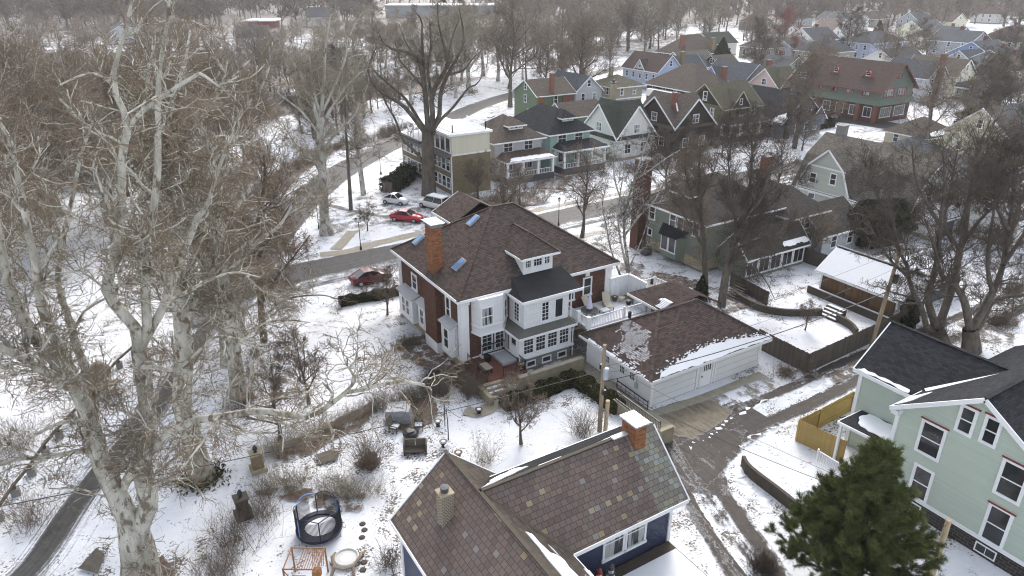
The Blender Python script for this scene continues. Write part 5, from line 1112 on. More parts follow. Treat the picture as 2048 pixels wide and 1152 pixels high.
# ---------------------------------------------------------------- bare winter trees, grown branch by branch
def grow(rng,P,Rd,count,tmin,tmax,len_lo,len_hi,ang,wig,up,K,rscale,rmin,taper=.35,flat=0.0,rmax=9,wr=0.0):
    "P: (N,K,3) parent polylines, Rd: (N,K) radii -> child polylines"
    N,KP,_=P.shape
    seg=np.linalg.norm(np.diff(P,axis=1),axis=2); L=seg.sum(1)
    pw=L*(Rd[:,0]+1e-4)**wr; idx=rng.choice(N,size=count,p=pw/pw.sum()); t=tmin+(tmax-tmin)*rng.random(count)
    f=t*(KP-1); i=np.minimum(f.astype(int),KP-2); fr=(f-i)[:,None]
    p=P[idx,i]*(1-fr)+P[idx,i+1]*fr; d=P[idx,i+1]-P[idx,i]; d/=np.linalg.norm(d,axis=1)[:,None]+1e-9
    r=Rd[idx,i]*(1-fr[:,0])+Rd[idx,i+1]*fr[:,0]
    q=rng.normal(size=(count,3)); q[:,2]+=flat; q-=d*(q*d).sum(1)[:,None]; q/=np.linalg.norm(q,axis=1)[:,None]+1e-9
    a=np.radians(rng.uniform(ang[0],ang[1],count))[:,None]
    D=d*np.cos(a)+q*np.sin(a)
    ln=rng.uniform(len_lo,len_hi,count)*(1-.45*t)*(np.clip(r/(len_hi*.028),.45,1.0) if wr else 1.0)
    r0=np.minimum(np.minimum(r*.8,ln*rscale),rmax); r0=np.maximum(r0,rmin)
    out=np.empty((count,K,3)); out[:,0]=p; step=(ln/(K-1))[:,None]
    for k in range(1,K):
        D=D+rng.normal(size=(count,3))*wig; D[:,2]+=up; D/=np.linalg.norm(D,axis=1)[:,None]
        out[:,k]=out[:,k-1]+D*step
    tt=np.linspace(0,1,K)[None,:]; RR=np.maximum(r0[:,None]*(1-(1-taper)*tt),rmin)
    return out,RR
def resample(pts,rad,K):
    pts=np.array([tuple(p) for p in pts],float); rad=np.array(rad,float)
    # Catmull-Rom through the points, then even resampling
    Q=[];Rr=[]
    n=len(pts)
    for i in range(n-1):
        p0,p1,p2,p3=pts[max(i-1,0)],pts[i],pts[i+1],pts[min(i+2,n-1)]
        for t in np.linspace(0,1,6,endpoint=False):
            Q.append(.5*(2*p1+(-p0+p2)*t+(2*p0-5*p1+4*p2-p3)*t*t+(-p0+3*p1-3*p2+p3)*t**3)); Rr.append(rad[i]*(1-t)+rad[i+1]*t)
    Q.append(pts[-1]); Rr.append(rad[-1]); Q=np.array(Q); Rr=np.array(Rr)
    s=np.concatenate([[0],np.cumsum(np.linalg.norm(np.diff(Q,axis=0),axis=1))]); u=np.linspace(0,s[-1],K)
    return np.stack([np.interp(u,s,Q[:,k]) for k in range(3)],1),np.interp(u,s,Rr)
def tubes(P,R,S):
    "vectorised tapered tubes -> verts, quads"
    N,K,_=P.shape
    T=np.empty_like(P); T[:,1:-1]=P[:,2:]-P[:,:-2]; T[:,0]=P[:,1]-P[:,0]; T[:,-1]=P[:,-1]-P[:,-2]
    T/=np.linalg.norm(T,axis=2)[...,None]+1e-9
    ref=np.where(np.abs(T[:,:1,2:3])<.85,np.array([0,0,1.0]),np.array([1.0,0,0])); ref=np.broadcast_to(ref,T.shape)
    A=np.cross(T,ref); A/=np.linalg.norm(A,axis=2)[...,None]+1e-9; B=np.cross(T,A)
    th=np.arange(S)*2*np.pi/S
    V=P[:,:,None,:]+R[:,:,None,None]*(A[:,:,None,:]*np.cos(th)[None,None,:,None]+B[:,:,None,:]*np.sin(th)[None,None,:,None])
    base=(np.arange(N)*K*S)[:,None,None]; k=np.arange(K-1)[None,:,None]; s=np.arange(S)[None,None,:]; s2=(s+1)%S
    a=base+k*S+s; b=base+k*S+s2; c=base+(k+1)*S+s2; d=base+(k+1)*S+s
    return V.reshape(-1,3),np.stack([a,d,c,b],-1).reshape(-1,4)
def mesh_np(name,parts,mats):
    "parts: list of (V,F,matindex)"
    off=0;VV=[];FF=[];MI=[]
    for V,F,mi in parts:
        VV.append(V);FF.append(F+off);MI.append(np.full(len(F),mi)); off+=len(V)
    V=np.concatenate(VV);F=np.concatenate(FF);MI=np.concatenate(MI); k=F.shape[1]
    me=bpy.data.meshes.new(name); me.vertices.add(len(V)); me.vertices.foreach_set('co',V.astype(np.float32).ravel())
    me.loops.add(len(F)*k); me.loops.foreach_set('vertex_index',F.astype(np.int32).ravel())
    me.polygons.add(len(F)); me.polygons.foreach_set('loop_start',np.arange(len(F),dtype=np.int32)*k)
    for m in mats: me.materials.append(m)
    me.polygons.foreach_set('material_index',MI.astype(np.int32)); me.polygons.foreach_set('use_smooth',np.ones(len(F),bool))
    me.update(calc_edges=True); return me
def obj_np(name,parts,mats,parent=None):
    o=bpy.data.objects.new(name,mesh_np(name,parts,mats)); COL.objects.link(o); o.parent=parent; return o
def limbset(limbs,K):
    PR=[resample(p,r,K) for p,r in limbs]; return np.stack([a for a,_ in PR]),np.stack([b for _,b in PR])
LAST=[None]
def make_tree(rng,limbs,parent,mats,lv,K0=14,S0=8,crown_from=1):
    """limbs: trunk and main limbs as [(pts,radii)]; lv: list of dicts for successive branch orders.
    trunk part = limbs (+ first order), crown part = the rest"""
    P,R=limbset(limbs,K0); tr=[tubes(P,R,S0)+(0,)]; cr=[]
    allP=[(P,R)]
    for n,d in enumerate(lv):
        src=allP[d.get('src',-1)]
        cnt=d['n']
        Pn,Rn=grow(rng,src[0],src[1],cnt,d.get('t0',.25),d.get('t1',1.0),d['len'][0],d['len'][1],d.get('ang',(30,60)),d.get('wig',.18),d.get('up',.05),d.get('K',5),d.get('rs',.02),d.get('rmin',.006),d.get('taper',.35),d.get('flat',0.0),9,d.get('wr',0.0))
        allP.append((Pn,Rn)); (tr if n<crown_from else cr).append(tubes(Pn,Rn,d.get('S',3))+(d.get('mi',0),))
    ms=[M[m] for m in mats]; LAST[0]=allP[-1][0]
    t=obj_np('trunk',tr,ms,parent)
    c=obj_np('crown',cr,ms,parent)
    return t,c
def skeleton(rng,h,r,fork,nl,spread,kind='vase',lean=.04):
    "a generic trunk with main limbs"
    top=np.array([rng.normal()*lean*h,rng.normal()*lean*h,h*(.92 if kind!='vase' else .8)])
    n=6; zs=np.linspace(0,1,n); tr=[]
    for z in zs: tr.append((top[0]*z**1.5+rng.normal()*.012*h*(z>0),top[1]*z**1.5+rng.normal()*.012*h*(z>0),top[2]*z))
    rad=[r*1.35]+[r*(1-.88*z) for z in zs[1:]]
    L=[(tr,rad)]
    for i in range(nl):
        t=fork+(.92-fork)*(i+rng.random()*.6)/nl; a=i*2.4+rng.normal()*.4
        f=t*(n-1); k=min(int(f),n-2); fr=f-k; b=np.array(tr[k])*(1-fr)+np.array(tr[k+1])*fr; rb=r*(1-.88*t)*.72
        ln=h*spread*(1.15-.75*t)*(.8+.4*rng.random()); up=.75 if kind=='vase' else .35
        d=np.array([math.cos(a),math.sin(a),up*(.7+.6*rng.random())]); d/=np.linalg.norm(d)
        pts=[b]; 
        for q in range(4):
            d=d+rng.normal(size=3)*.16; d[2]+=.10 if kind!='flat' else 0; d/=np.linalg.norm(d); pts.append(pts[-1]+d*ln/4)
        L.append((pts,[rb,rb*.75,rb*.55,rb*.35,rb*.16]))
    return L
PROTO={}
def proto(key,seed,h,r,fork,nl,spread,kind,mats,lv,K0=10,S0=7):
    rng=np.random.default_rng(seed); root=bpy.data.objects.new('bare_tree',None); COL.objects.link(root)
    make_tree(rng,skeleton(rng,h,r,fork,nl,spread,kind),root,mats,lv,K0,S0); PROTO[key]=[root,h,False]; return root
def lvset(h,n1,n2,n3,n4,mi,ang=(28,58),up=.06,wig=.2,rt=.010,S=3,k=1.0):
    u=h/20
    return [dict(n=n1,len=(3.0*u*k,6.0*u*k),t0=.22,K=6,S=5,rs=.020,rmin=.02,ang=ang,up=up,wig=wig,mi=mi[0]),
            dict(n=n2,len=(1.4*u*k,3.0*u*k),t0=.15,K=5,S=S,rs=.014,rmin=rt*1.3,ang=ang,up=up*.7,wig=wig*1.1,mi=mi[1]),
            dict(n=n3,len=(.7*u*k,1.6*u*k),t0=.1,K=4,S=S,rs=.012,rmin=rt,ang=ang,up=up*.5,wig=wig*1.2,mi=mi[2]),
            dict(n=n4,len=(.35*u*k,.9*u*k),t0=.1,K=3,S=S,rs=.012,rmin=rt*.85,ang=ang,up=.02,wig=wig*1.2,mi=mi[2])]
# prototypes: mid-distance trees with full twigs
for i in range(3): proto('syc%d'%i,40+i,24,.50,.30,9,.36,'vase',('sycfar','twigsyc'),lvset(24,75,460,1900,5200,(0,0,1),rt=.015,wig=.24))
for i in range(3): proto('elm%d'%i,50+i,20,.36,.25,10,.36,'vase',('darkbark','twigbrown'),lvset(20,75,440,1700,3600,(0,1,1),rt=.015))
for i in range(2): proto('fine%d'%i,60+i,14,.26,.18,12,.40,'round',('darkbark','twigdark'),lvset(14,85,560,2200,4400,(0,1,1),ang=(25,50),up=.10,rt=.013))
for i in range(2): proto('small%d'%i,65+i,8,.14,.16,8,.42,'vase',('darkbark','twigbrown'),lvset(8,50,300,1300,2800,(0,1,1),rt=.010,up=.1))
proto('red0',70,16,.25,.25,9,.36,'vase',('darkbark','twigred'),lvset(16,70,450,2000,5500,(0,1,1),rt=.016))
# far trees, coarser twigs
for i in range(4): proto('far%d'%i,80+i,18,.30,.25,8,.36,'vase',('darkbark','twigfar'),lvset(18,45,260,900,1900,(0,1,1),rt=.022),8,5)
for i in range(2): proto('farsyc%d'%i,90+i,22,.42,.28,8,.36,'vase',('sycfar','twigtan'),lvset(22,45,260,900,1700,(0,1,1),rt=.022,wig=.24),8,5)
def put(key,p,h,label,group=None,rz=None,name='bare_tree',wide=1.0,lean=None):
    root,h0,used=PROTO[key]
    o=root if not used else copy_tree(root); PROTO[key][2]=True
    s=h/h0; o.location=(p[0],p[1],0); o.scale=(s*wide,s*wide,s); o.rotation_euler=(0,0,random.uniform(0,6.28) if rz is None else rz); o.name=name
    o['label']=label; o['category']='tree'
    if group: o['group']=group
    elif 'group' in o: del o['group']
    return o
def putpx(key,base,top,label,group=None,**k):
    p=at(*base); return put(key,p,height_at(top[0],top[1],p),label,group,**k)
# ---------------------------------------------------------------- individual near trees traced limb by limb
def traced(name,label,base,limbs,mats,lv,seed,S0=10,K0=18,cat='tree',crown_from=1,dep_scale=1.0):
    "limbs: [(depth0, depth1, [(px,py,r)...])]: points on planes through the tree's base, spreading in depth"
    rng=np.random.default_rng(seed); b=at(*base); root=thing(name,label,cat,(b.x,b.y,0)); L=[]
    for d0,d1,pts in limbs:
        q=[];n=len(pts)
        for i,(x,y,r) in enumerate(pts):
            w=on_depth(x,y,b,(d0+(d1-d0)*i/max(1,n-1))*dep_scale); q.append((w.x-b.x,w.y-b.y,w.z))
        L.append((q,[p[2] for p in pts]))
    make_tree(rng,L,root,mats,lv,K0,S0,crown_from); return root
def lin(pts,r0,r1): n=len(pts); return [(x,y,r0+(r1-r0)*i/(n-1)) for i,(x,y) in enumerate(pts)]
def sprout(n1,n2,n3,n4,rt=.011,mi=(0,1,1),up=.05,wig=.27,l=1.0,ang=(30,65)):
    return [dict(n=n1,wr=.35,len=(2.2*l,5.0*l),t0=.18,K=7,S=6,rs=.020,rmin=.03,up=up,wig=wig*.8,ang=ang,mi=mi[0]),
            dict(n=n2,len=(1.1*l,2.6*l),t0=.12,K=6,S=4,rs=.013,rmin=rt*1.6,up=up*.5,wig=wig,ang=ang,mi=mi[1]),
            dict(n=n3,len=(.6*l,1.5*l),t0=.1,K=5,S=3,rs=.011,rmin=rt*1.1,up=.01,wig=wig,ang=ang,mi=mi[2]),
            dict(n=n4,len=(.3*l,.8*l),t0=.1,K=4,S=3,rs=.011,rmin=rt*.8,up=0,wig=wig,ang=ang,mi=mi[2])]
T1=[(0,0,[(283,1172,1.25),(279,1120,.98),(271,1080,.88),(263,1048,.72),(260,1030,.45)]),
 (0,-2,lin([(276,1105),(262,1050),(240,1003),(222,965),(205,930),(190,880),(172,820),(152,775),(113,722),(67,671),(35,617),(16,563),(2,500),(-10,430)],.80,.20)),
 (0,3,lin([(196,900),(186,840),(180,790),(171,738),(150,685),(140,644),(121,590),(116,550),(128,470),(146,390),(160,320),(185,240)],.36,.07)),
 (-1,-3,lin([(152,778),(128,711),(102,663),(81,604),(76,550),(60,480),(45,400),(33,340),(20,280),(-5,240)],.34,.08)),
 (-1,-4,lin([(140,770),(134,773),(89,744),(40,715),(0,695),(-60,670)],.32,.16)),
 (0,-4,lin([(185,912),(170,902),(152,903),(91,915),(40,918),(-10,932)],.20,.10)),
 (0,2,lin([(163,835),(140,842),(105,852),(50,880),(-10,905)],.18,.07)),
 (0,0,lin([(278,1108),(279,1060),(288,1030),(298,1004),(287,955),(285,905),(296,862),(295,826),(292,788),(284,738),(277,700)],.74,.46)),
 (0,-2,lin([(277,705),(270,655),(229,609),(212,569),(231,520),(241,441),(243,370),(245,305),(256,259),(244,213),(225,168),(236,110),(250,60),(262,10)],.38,.07)),
 (0,1,lin([(278,700),(294,655),(291,563),(304,441),(315,350),(316,250),(318,150),(332,60),(340,-10)],.34,.06)),
 (0,3,lin([(278,700),(300,660),(329,609),(350,548),(375,487),(398,430),(416,408),(440,330),(470,260)],.34,.08)),
 (-1,-3,lin([(255,262),(275,232),(330,190),(390,152),(404,149),(440,175)],.15,.05)),
 (1,4,lin([(330,606),(362,590),(420,560),(470,545),(520,555)],.15,.05)),
 (-1,-2,lin([(225,170),(200,150),(165,150),(120,170)],.10,.04)),
 (-1,-2,lin([(283,735),(320,735),(352,740),(400,700),(440,672),(520,690),(560,680)],.13,.04)),
 (0,-6,lin([(240,990),(252,962),(280,928),(305,900),(330,875),(366,853),(390,841),(450,832),(518,822),(570,828),(612,834),(650,818),(690,785),(735,778),(790,762),(850,770)],.36,.07)),
 (-4,-6,lin([(650,818),(665,790),(645,765)],.12,.05)),(-5,-7,lin([(690,785),(710,760),(700,735),(720,715)],.10,.04))]
T1=[(a,b,[(x,y,r*(.70 if k else .90)) for x,y,r in q]) for k,(a,b,q) in enumerate(T1)]
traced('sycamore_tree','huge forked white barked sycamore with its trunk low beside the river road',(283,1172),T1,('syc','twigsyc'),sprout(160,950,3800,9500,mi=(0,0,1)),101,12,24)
T2=[(0,0,[(405,958,.95),(398,925,.72),(385,880,.64),(372,840,.60),(363,792,.56),(369,711,.52),(361,617,.46),(356,560,.42),(352,500,.38),(343,420,.30),(333,350,.25),(328,280,.2),(345,200,.14),(372,120,.08),(380,60,.05)]),
 (0,3,lin([(366,640),(395,590),(425,540),(440,470),(470,420),(500,380)],.24,.07)),(0,-3,lin([(361,620),(330,560),(300,520),(270,450),(262,380)],.22,.06)),(0,2,lin([(352,500),(380,450),(400,380),(430,320),(470,270)],.2,.05)),(0,-2,lin([(345,430),(310,380),(290,320),(280,260),(290,200)],.17,.05)),(0,2,lin([(333,350),(365,290),(400,240),(440,180),(455,120)],.16,.04)),(0,-1,lin([(330,280),(300,220),(295,150),(310,90)],.12,.04))]
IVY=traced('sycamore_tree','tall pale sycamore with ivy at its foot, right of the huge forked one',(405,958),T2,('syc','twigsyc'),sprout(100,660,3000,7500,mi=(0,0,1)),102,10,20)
T3=[(0,0,[(480,797,.80),(475,760,.60),(468,711,.54),(457,604,.48),(447,563,.46),(440,500,.42),(437,457,.38),(433,350,.30),(415,290,.24),(392,228,.2)]),
 (0,3,lin([(447,563),(475,520),(520,480),(560,450),(590,400)],.22,.06)),(0,-2,lin([(440,500),(425,420),(405,405),(380,380),(350,370)],.2,.06)),(0,2,lin([(433,350),(450,290),(480,230),(520,180),(540,130)],.2,.05)),(0,-2,lin([(392,228),(370,190),(365,130),(350,80)],.14,.04)),(0,1,lin([(395,235),(430,200),(455,165),(500,120)],.14,.04)),(0,-2,lin([(455,600),(490,560),(510,575),(560,590),(620,585)],.18,.05)),(0,3,lin([(465,690),(520,650),(570,640),(620,645)],.14,.04))]
traced('sycamore_tree','pale sycamore leaning slightly left in the snowy front lawn below the junction',(480,797),T3,('syc','twigsyc'),sprout(100,660,3000,7500,mi=(0,0,1)),103,10,18)
T4=[(0,0,lin([(528,682),(524,640),(521,600),(515,540),(512,480),(520,420),(530,360),(528,310)],.34,.08)),(0,2,lin([(521,610),(550,560),(590,510),(620,470)],.14,.04)),(0,-2,lin([(520,590),(490,540),(470,490),(460,440)],.14,.04)),(0,2,lin([(514,520),(550,460),(580,410)],.12,.03)),(0,-2,lin([(513,500),(485,440),(480,380)],.12,.03)),(0,3,lin([(524,640),(570,600),(640,590),(680,600)],.12,.03))]
traced('bare_tree','dark slender tree in front of the junction of street and river road',(528,682),T4,('darkbark','twigbrown'),sprout(70,480,2300,5600,.010),104,8,14)
T4R=[o for o in SC.objects if o.get('label','').startswith('dark slender tree in front')][0]; T4L=LAST[0]
T7=[(0,0,[(651,468,.80),(649,430,.60),(646,370,.54),(643,310,.50),(641,265,.46),(642,225,.38)]),
 (0,-2,lin([(641,265),(625,200),(602,152),(578,112),(565,80)],.24,.06)),(0,1,lin([(642,228),(648,160),(650,110),(656,60),(664,15)],.24,.05)),(0,3,lin([(644,305),(665,275),(692,250),(712,228),(735,215)],.20,.06)),(0,-3,lin([(646,362),(630,325),(612,308),(590,285),(574,262)],.17,.06)),(0,2,lin([(642,250),(670,205),(692,172),(716,150),(735,120)],.2,.05)),(0,3,lin([(642,230),(665,180),(690,120),(700,70),(720,30)],.18,.05)),(0,-2,lin([(642,235),(625,170),(620,110),(630,60)],.18,.05)),(0,-3,lin([(640,270),(600,220),(560,190),(545,160)],.15,.05))]
traced('sycamore_tree','straight white barked sycamore at the corner of street and river road',(651,468),T7,('sycfar','twigtan'),sprout(85,560,2600,6500,.013),105,9,14)
T8=[(0,0,lin([(727,388),(722,350),(717,310),(713,270),(709,235),(706,190),(705,140)],.42,.14)),(0,-1,lin([(716,300),(700,275),(680,262),(655,250)],.12,.04)),(0,2,lin([(710,240),(725,200),(740,150),(745,110)],.14,.04)),(0,-2,lin([(709,235),(692,190),(684,140),(690,100)],.14,.04)),(0,2,lin([(720,330),(745,310),(765,290)],.09,.03))]
traced('sycamore_tree','slim white sycamore on the verge between pavement and river road',(727,388),T8,('sycfar','twigtan'),sprout(55,360,1600,3800,.014),106,8,12)
T9=[(0,0,lin([(702,420),(699,370),(695,310),(692,260),(690,200),(692,140)],.30,.05))]
traced('bare_tree','thin straight dark tree in a mulch ring near the parked silver car',(702,420),T9,('darkbark','twigdark'),[dict(n=60,len=(1.5,3.4),t0=.3,K=5,S=4,rs=.016,rmin=.015,ang=(60,95),up=-.01,wig=.08),dict(n=320,len=(.6,1.6),t0=.15,K=4,S=3,rs=.012,rmin=.011,ang=(30,60),mi=1),dict(n=900,len=(.4,1.0),K=3,S=3,rs=.012,rmin=.009,mi=1)],107,8,10)
T10=[(0,0,[(858,390,1.15),(857,345,.92),(856,300,.88),(856,262,.86)]),
 (0,-1,lin([(852,335),(835,308),(806,278),(791,240),(771,205),(764,180)],.26,.08)),
 (0,-2,lin([(852,268),(829,238),(805,210),(774,192),(753,177),(736,146),(742,120),(753,94)],.36,.06)),
 (0,2,lin([(853,262),(838,240),(820,210),(803,189),(774,165),(745,137),(736,110)],.30,.06)),
 (0,0,lin([(856,262),(850,183),(838,122),(818,105),(776,95),(759,70)],.42,.08)),(0,2,lin([(850,190),(847,131),(844,76),(843,40),(822,15)],.32,.06)),
 (0,-1,lin([(858,262),(866,240),(864,189),(889,143),(896,122),(884,76),(877,46),(875,6)],.44,.06)),
 (0,1,lin([(861,262),(878,235),(882,183),(905,131),(927,91),(924,46),(918,15)],.40,.06)),(1,3,lin([(893,150),(927,140),(945,118),(964,100)],.2,.05)),
 (0,-2,lin([(862,270),(878,243),(905,216),(936,177),(954,168),(965,150)],.28,.05)),(0,2,lin([(891,136),(905,73),(920,37)],.18,.05)),
 (0,3,lin([(850,180),(826,150),(800,120),(790,80)],.2,.05)),(0,-3,lin([(864,190),(855,140),(862,90),(858,40)],.24,.05)),(0,3,lin([(835,120),(812,85),(800,50)],.15,.04))]
traced('elm_tree','massive dark trunked tree with heavy spreading limbs before the flat roofed house',(858,390),T10,('elmbark','twigbrown'),sprout(120,700,2600,5500,.013,l=.8,wig=.24),108,12,14)
PODL=[dict(n=150,len=(2.0,4.2),t0=.2,K=6,S=5,rs=.02,rmin=.03,up=.03,wig=.22,mi=0),dict(n=1050,len=(1.0,2.2),t0=.1,K=5,S=3,rs=.013,rmin=.013,up=.02,wig=.25,mi=1),dict(n=3900,len=(.5,1.2),K=4,S=3,rs=.011,rmin=.010,wig=.25,mi=1),dict(n=14000,len=(.28,.6),K=3,S=3,rs=.03,rmin=.009,ang=(40,140),up=-.8,wig=.06,mi=1)]
TA=[(0,0,[(1886,695,.75),(1880,672,.62),(1872,655,.56)]),(0,-1,lin([(1872,655),(1862,622),(1854,592),(1865,560),(1874,520),(1878,480),(1882,430),(1890,370),(1885,300)],.34,.07)),(0,-3,lin([(1868,662),(1850,648),(1846,620),(1828,590),(1816,552),(1813,526),(1800,505),(1785,440),(1770,380)],.26,.06)),
 (0,2,lin([(1876,655),(1896,600),(1911,550),(1919,500),(1931,460),(1935,420),(1950,340),(1972,290),(1990,240)],.36,.07)),(0,3,lin([(1911,550),(1925,490),(1960,440),(2000,400),(2030,360)],.2,.05)),(0,-2,lin([(1880,450),(1850,400),(1830,350),(1825,290)],.16,.05)),(0,3,lin([(1920,500),(1890,450),(1900,380),(1915,300)],.18,.05)),(0,-3,lin([(1816,552),(1780,520),(1750,470),(1730,430)],.14,.04)),(0,-4,lin([(1790,450),(1760,400),(1740,350),(1745,310)],.13,.04)),(0,3,lin([(1940,400),(1975,370),(2010,330)],.14,.04))]
traced('catalpa_tree','many stemmed dark tree hung with seed pods beyond the mint house, left one',(1886,695),TA,('darkbark','twigdark'),PODL,109,9,14)
TB=[(0,0,[(1942,702,.85),(1942,680,.70),(1940,658,.60)]),(0,-2,lin([(1940,658),(1928,600),(1908,570),(1885,553),(1877,530),(1868,490),(1850,440)],.34,.08)),(0,2,lin([(1944,658),(1970,612),(1984,586),(1998,556),(2006,530),(2015,470),(2025,400),(2030,300)],.38,.08)),(0,3,lin([(1948,668),(1968,640),(1984,605),(2010,594),(2050,590),(2090,570)],.26,.1)),(0,1,lin([(1985,585),(1975,530),(1980,470),(1990,400),(1985,330)],.2,.05)),(0,4,lin([(2006,530),(2040,480),(2070,420),(2080,350)],.2,.06)),(0,3,lin([(2016,460),(1990,400),(1995,340),(2010,270)],.18,.05)),(0,3,lin([(2028,380),(2060,330),(2070,260)],.15,.05))]
traced('catalpa_tree','many stemmed dark tree hung with seed pods beyond the mint house, right one',(1942,702),TB,('darkbark','twigdark'),PODL,110,9,14)
T12=[(0,0,lin([(1256,550),(1254,510),(1248,470),(1252,420),(1268,360),(1285,310),(1300,262)],.20,.05)),(0,-1,lin([(1254,540),(1243,490),(1236,440),(1240,390),(1250,330)],.13,.04)),(0,1,lin([(1240,550),(1222,500),(1212,450),(1205,410),(1215,360)],.12,.03)),(0,2,lin([(1250,470),(1280,430),(1310,400),(1330,360),(1350,330)],.12,.03)),(0,-2,lin([(1252,420),(1232,370),(1228,320),(1245,270)],.11,.03)),(0,2,lin([(1258,535),(1275,500),(1290,460),(1300,420)],.09,.03)),(0,2,lin([(1268,360),(1300,340),(1335,315),(1360,300)],.09,.03))]
traced('birch_tree','several stemmed white birch behind the right corner of the brick house',(1254,550),T12,('birchbark','twigdark'),sprout(80,480,2000,4200,.010,mi=(0,0,1),l=.7),111,8,14)
T13=[(0,0,lin([(1411,592),(1410,540),(1408,490),(1404,440),(1400,390),(1398,330),(1402,280)],.32,.04)),(0,-1,lin([(1409,500),(1385,460),(1362,420),(1340,390)],.13,.03)),(0,1,lin([(1404,440),(1380,380),(1370,330),(1375,290)],.13,.03)),(0,2,lin([(1400,400),(1425,350),(1440,300)],.12,.03)),(0,-2,lin([(1402,420),(1350,380),(1320,360)],.1,.03))]
traced('bare_tree','tall slim tree with grey trunk close behind the garage roof, left of a pair',(1411,592),T13,('elmbark','twigbrown'),sprout(90,620,2900,6500,.009,l=.7,up=.1,wig=.18),112,8,12)
T13B=[(0,0,lin([(1443,612),(1450,560),(1460,510),(1472,470),(1490,420),(1500,370),(1505,310),(1500,260)],.42,.05)),(0,1,lin([(1462,500),(1500,450),(1540,410),(1570,380)],.18,.04)),(0,-1,lin([(1472,470),(1470,420),(1460,360),(1455,300)],.18,.04)),(0,3,lin([(1465,500),(1510,480),(1550,470),(1590,440)],.14,.04)),(0,-2,lin([(1455,540),(1480,510),(1530,500),(1560,520)],.12,.03)),(0,2,lin([(1492,420),(1530,370),(1550,310)],.15,.04)),(0,-3,lin([(1485,440),(1520,400),(1540,350),(1580,330)],.14,.04)),(0,-2,lin([(1458,520),(1500,530),(1530,560),(1550,600)],.10,.03))]
traced('bare_tree','dense dark twigged tree behind the garage, right of a pair',(1443,612),T13B,('darkbark','twigdark'),sprout(160,1150,4600,8500,.009,l=.7,up=.08,wig=.16),113,8,14)
# trees placed from prototypes
TREES=[('elm1',(1164,475),(1170,275),'bare street tree standing between the brick house and the far pavement'),
('small0',(1622,527),(1620,395),'round crowned bare tree beside the snow roofed timber garage'),
('small1',(1365,405),(1360,300),'bare tree on the verge in front of the dark brown twin gabled house'),
('small0',(1010,445),(1030,300),'ivy trunked bare tree before the porch of the brown roofed foursquare'),
('small1',(1040,415),(1062,320),'thin branched young tree right of the ivy trunked one'),
('small0',(955,398),(950,300),'tan twigged bush-like tree against the tan brick flat roofed house'),
('elm0',(1588,297),(1700,60),'leaning tall bare tree beside the taupe gambrel roof'),
('elm2',(1020,214),(1010,-30),'tall spreading dark tree at the corner of the mid green house'),
('elm0',(1157,212),(1150,0),'tall dark trunked tree in front of the grey hidden house, beside tan house'),
('fine0',(560,882),(545,690),'dark many branched young tree by the stone gate pillar with finial'),
('small0',(618,808),(640,640),'young dark tree on the lawn between gate pillars and brick house'),
('small1',(775,630),(768,520),'small slender tree by the corner of the brick house and the clipped hedge'),
('small0',(735,462),(720,395),'crooked little tree beside the double headed lamp post'),
('small1',(938,440),(930,380),'small reddish brown tree by the parked white van'),
('small0',(1390,250),(1395,205),'bare tree before the olive house with dark gables'),
('small0',(1610,660),(1620,590),'low spreading bare shrub tree inside the corner of the board fence'),
('fine1',(1330,400),(1315,255),'brown twigged tree in front of the white tudor house'),
('fine0',(1460,320),(1470,215),'brown twigged tree in front of the olive house'),
('fine1',(1550,420),(1560,270),'reddish brown twigged tree behind the sage house roof'),
('elm1',(1840,310),(1850,90),'leaning tree in front of the cream house with long porch'),
('elm2',(1920,470),(1960,180),'tall dark tree behind the white shed'),
('fine0',(2010,520),(2000,240),'dense dark tree at the picture edge behind the white shed')]
for k,b,t,l in TREES:
    putpx(k,b,t,l)
# ---------------------------------------------------------------- the river wood and street trees, one by one
rw=random.Random(21)
HOUSES=[]
for o in SC.objects:
    if o.parent is None and o.get('category') in ('house','garage','shed','warehouse','depot','building'):
        xs=[];ys=[]
        for ch in o.children:
            if ch.type=='MESH' and len(ch.data.vertices):
                for v in ch.bound_box: xs.append(v[0]+o.location.x); ys.append(v[1]+o.location.y)
        HOUSES.append((min(xs)-1.5,max(xs)+1.5,min(ys)-1.5,max(ys)+1.5))
ROADS=[smooth_path([Vector((p[0],p[1],0)) for p in RVP],4)]
def clear(x,y,road=4.5):
    for a,b,c,d in HOUSES:
        if a<x<b and c<y<d: return False
    for R in ROADS:
        for p in R:
            if (p.x-x)**2+(p.y-y)**2<road*road: return False
    return True
PLACED=[]
def scatter(n,poly,keys,h,label,group,mind=2.5,road=5.0,wide=(.85,1.2),tries=40):
    "poly in photo pixels on the ground"
    xs=[p[0] for p in poly]; ys=[p[1] for p in poly]; k=0
    def inside(x,y):
        c=False
        for i in range(len(poly)):
            (x1,y1),(x2,y2)=poly[i],poly[i-1]
            if (y1>y)!=(y2>y) and x<(x2-x1)*(y-y1)/(y2-y1)+x1: c=not c
        return c
    for t in range(n*tries):
        if k>=n: break
        px,py=rw.uniform(min(xs),max(xs)),rw.uniform(min(ys),max(ys))
        if not inside(px,py): continue
        p=at(px,py)
        if not clear(p.x,p.y,road): continue
        if any((p.x-q[0])**2+(p.y-q[1])**2<mind*mind for q in PLACED): continue
        PLACED.append((p.x,p.y)); put(rw.choice(keys),p,rw.uniform(*h),label,group,wide=rw.uniform(*wide)); k+=1
FAR=['far0','far1','far2','far3']; ELM=['elm0','elm1','elm2']; FIN=['fine0','fine1']; SYC=['syc0','syc1','syc2']
scatter(20,[(-40,760),(120,560),(250,470),(330,420),(60,420),(-80,600)],SYC,(20,26),'pale sycamore standing in the snowy strip left of the river road','sycamores left of the river road',5)
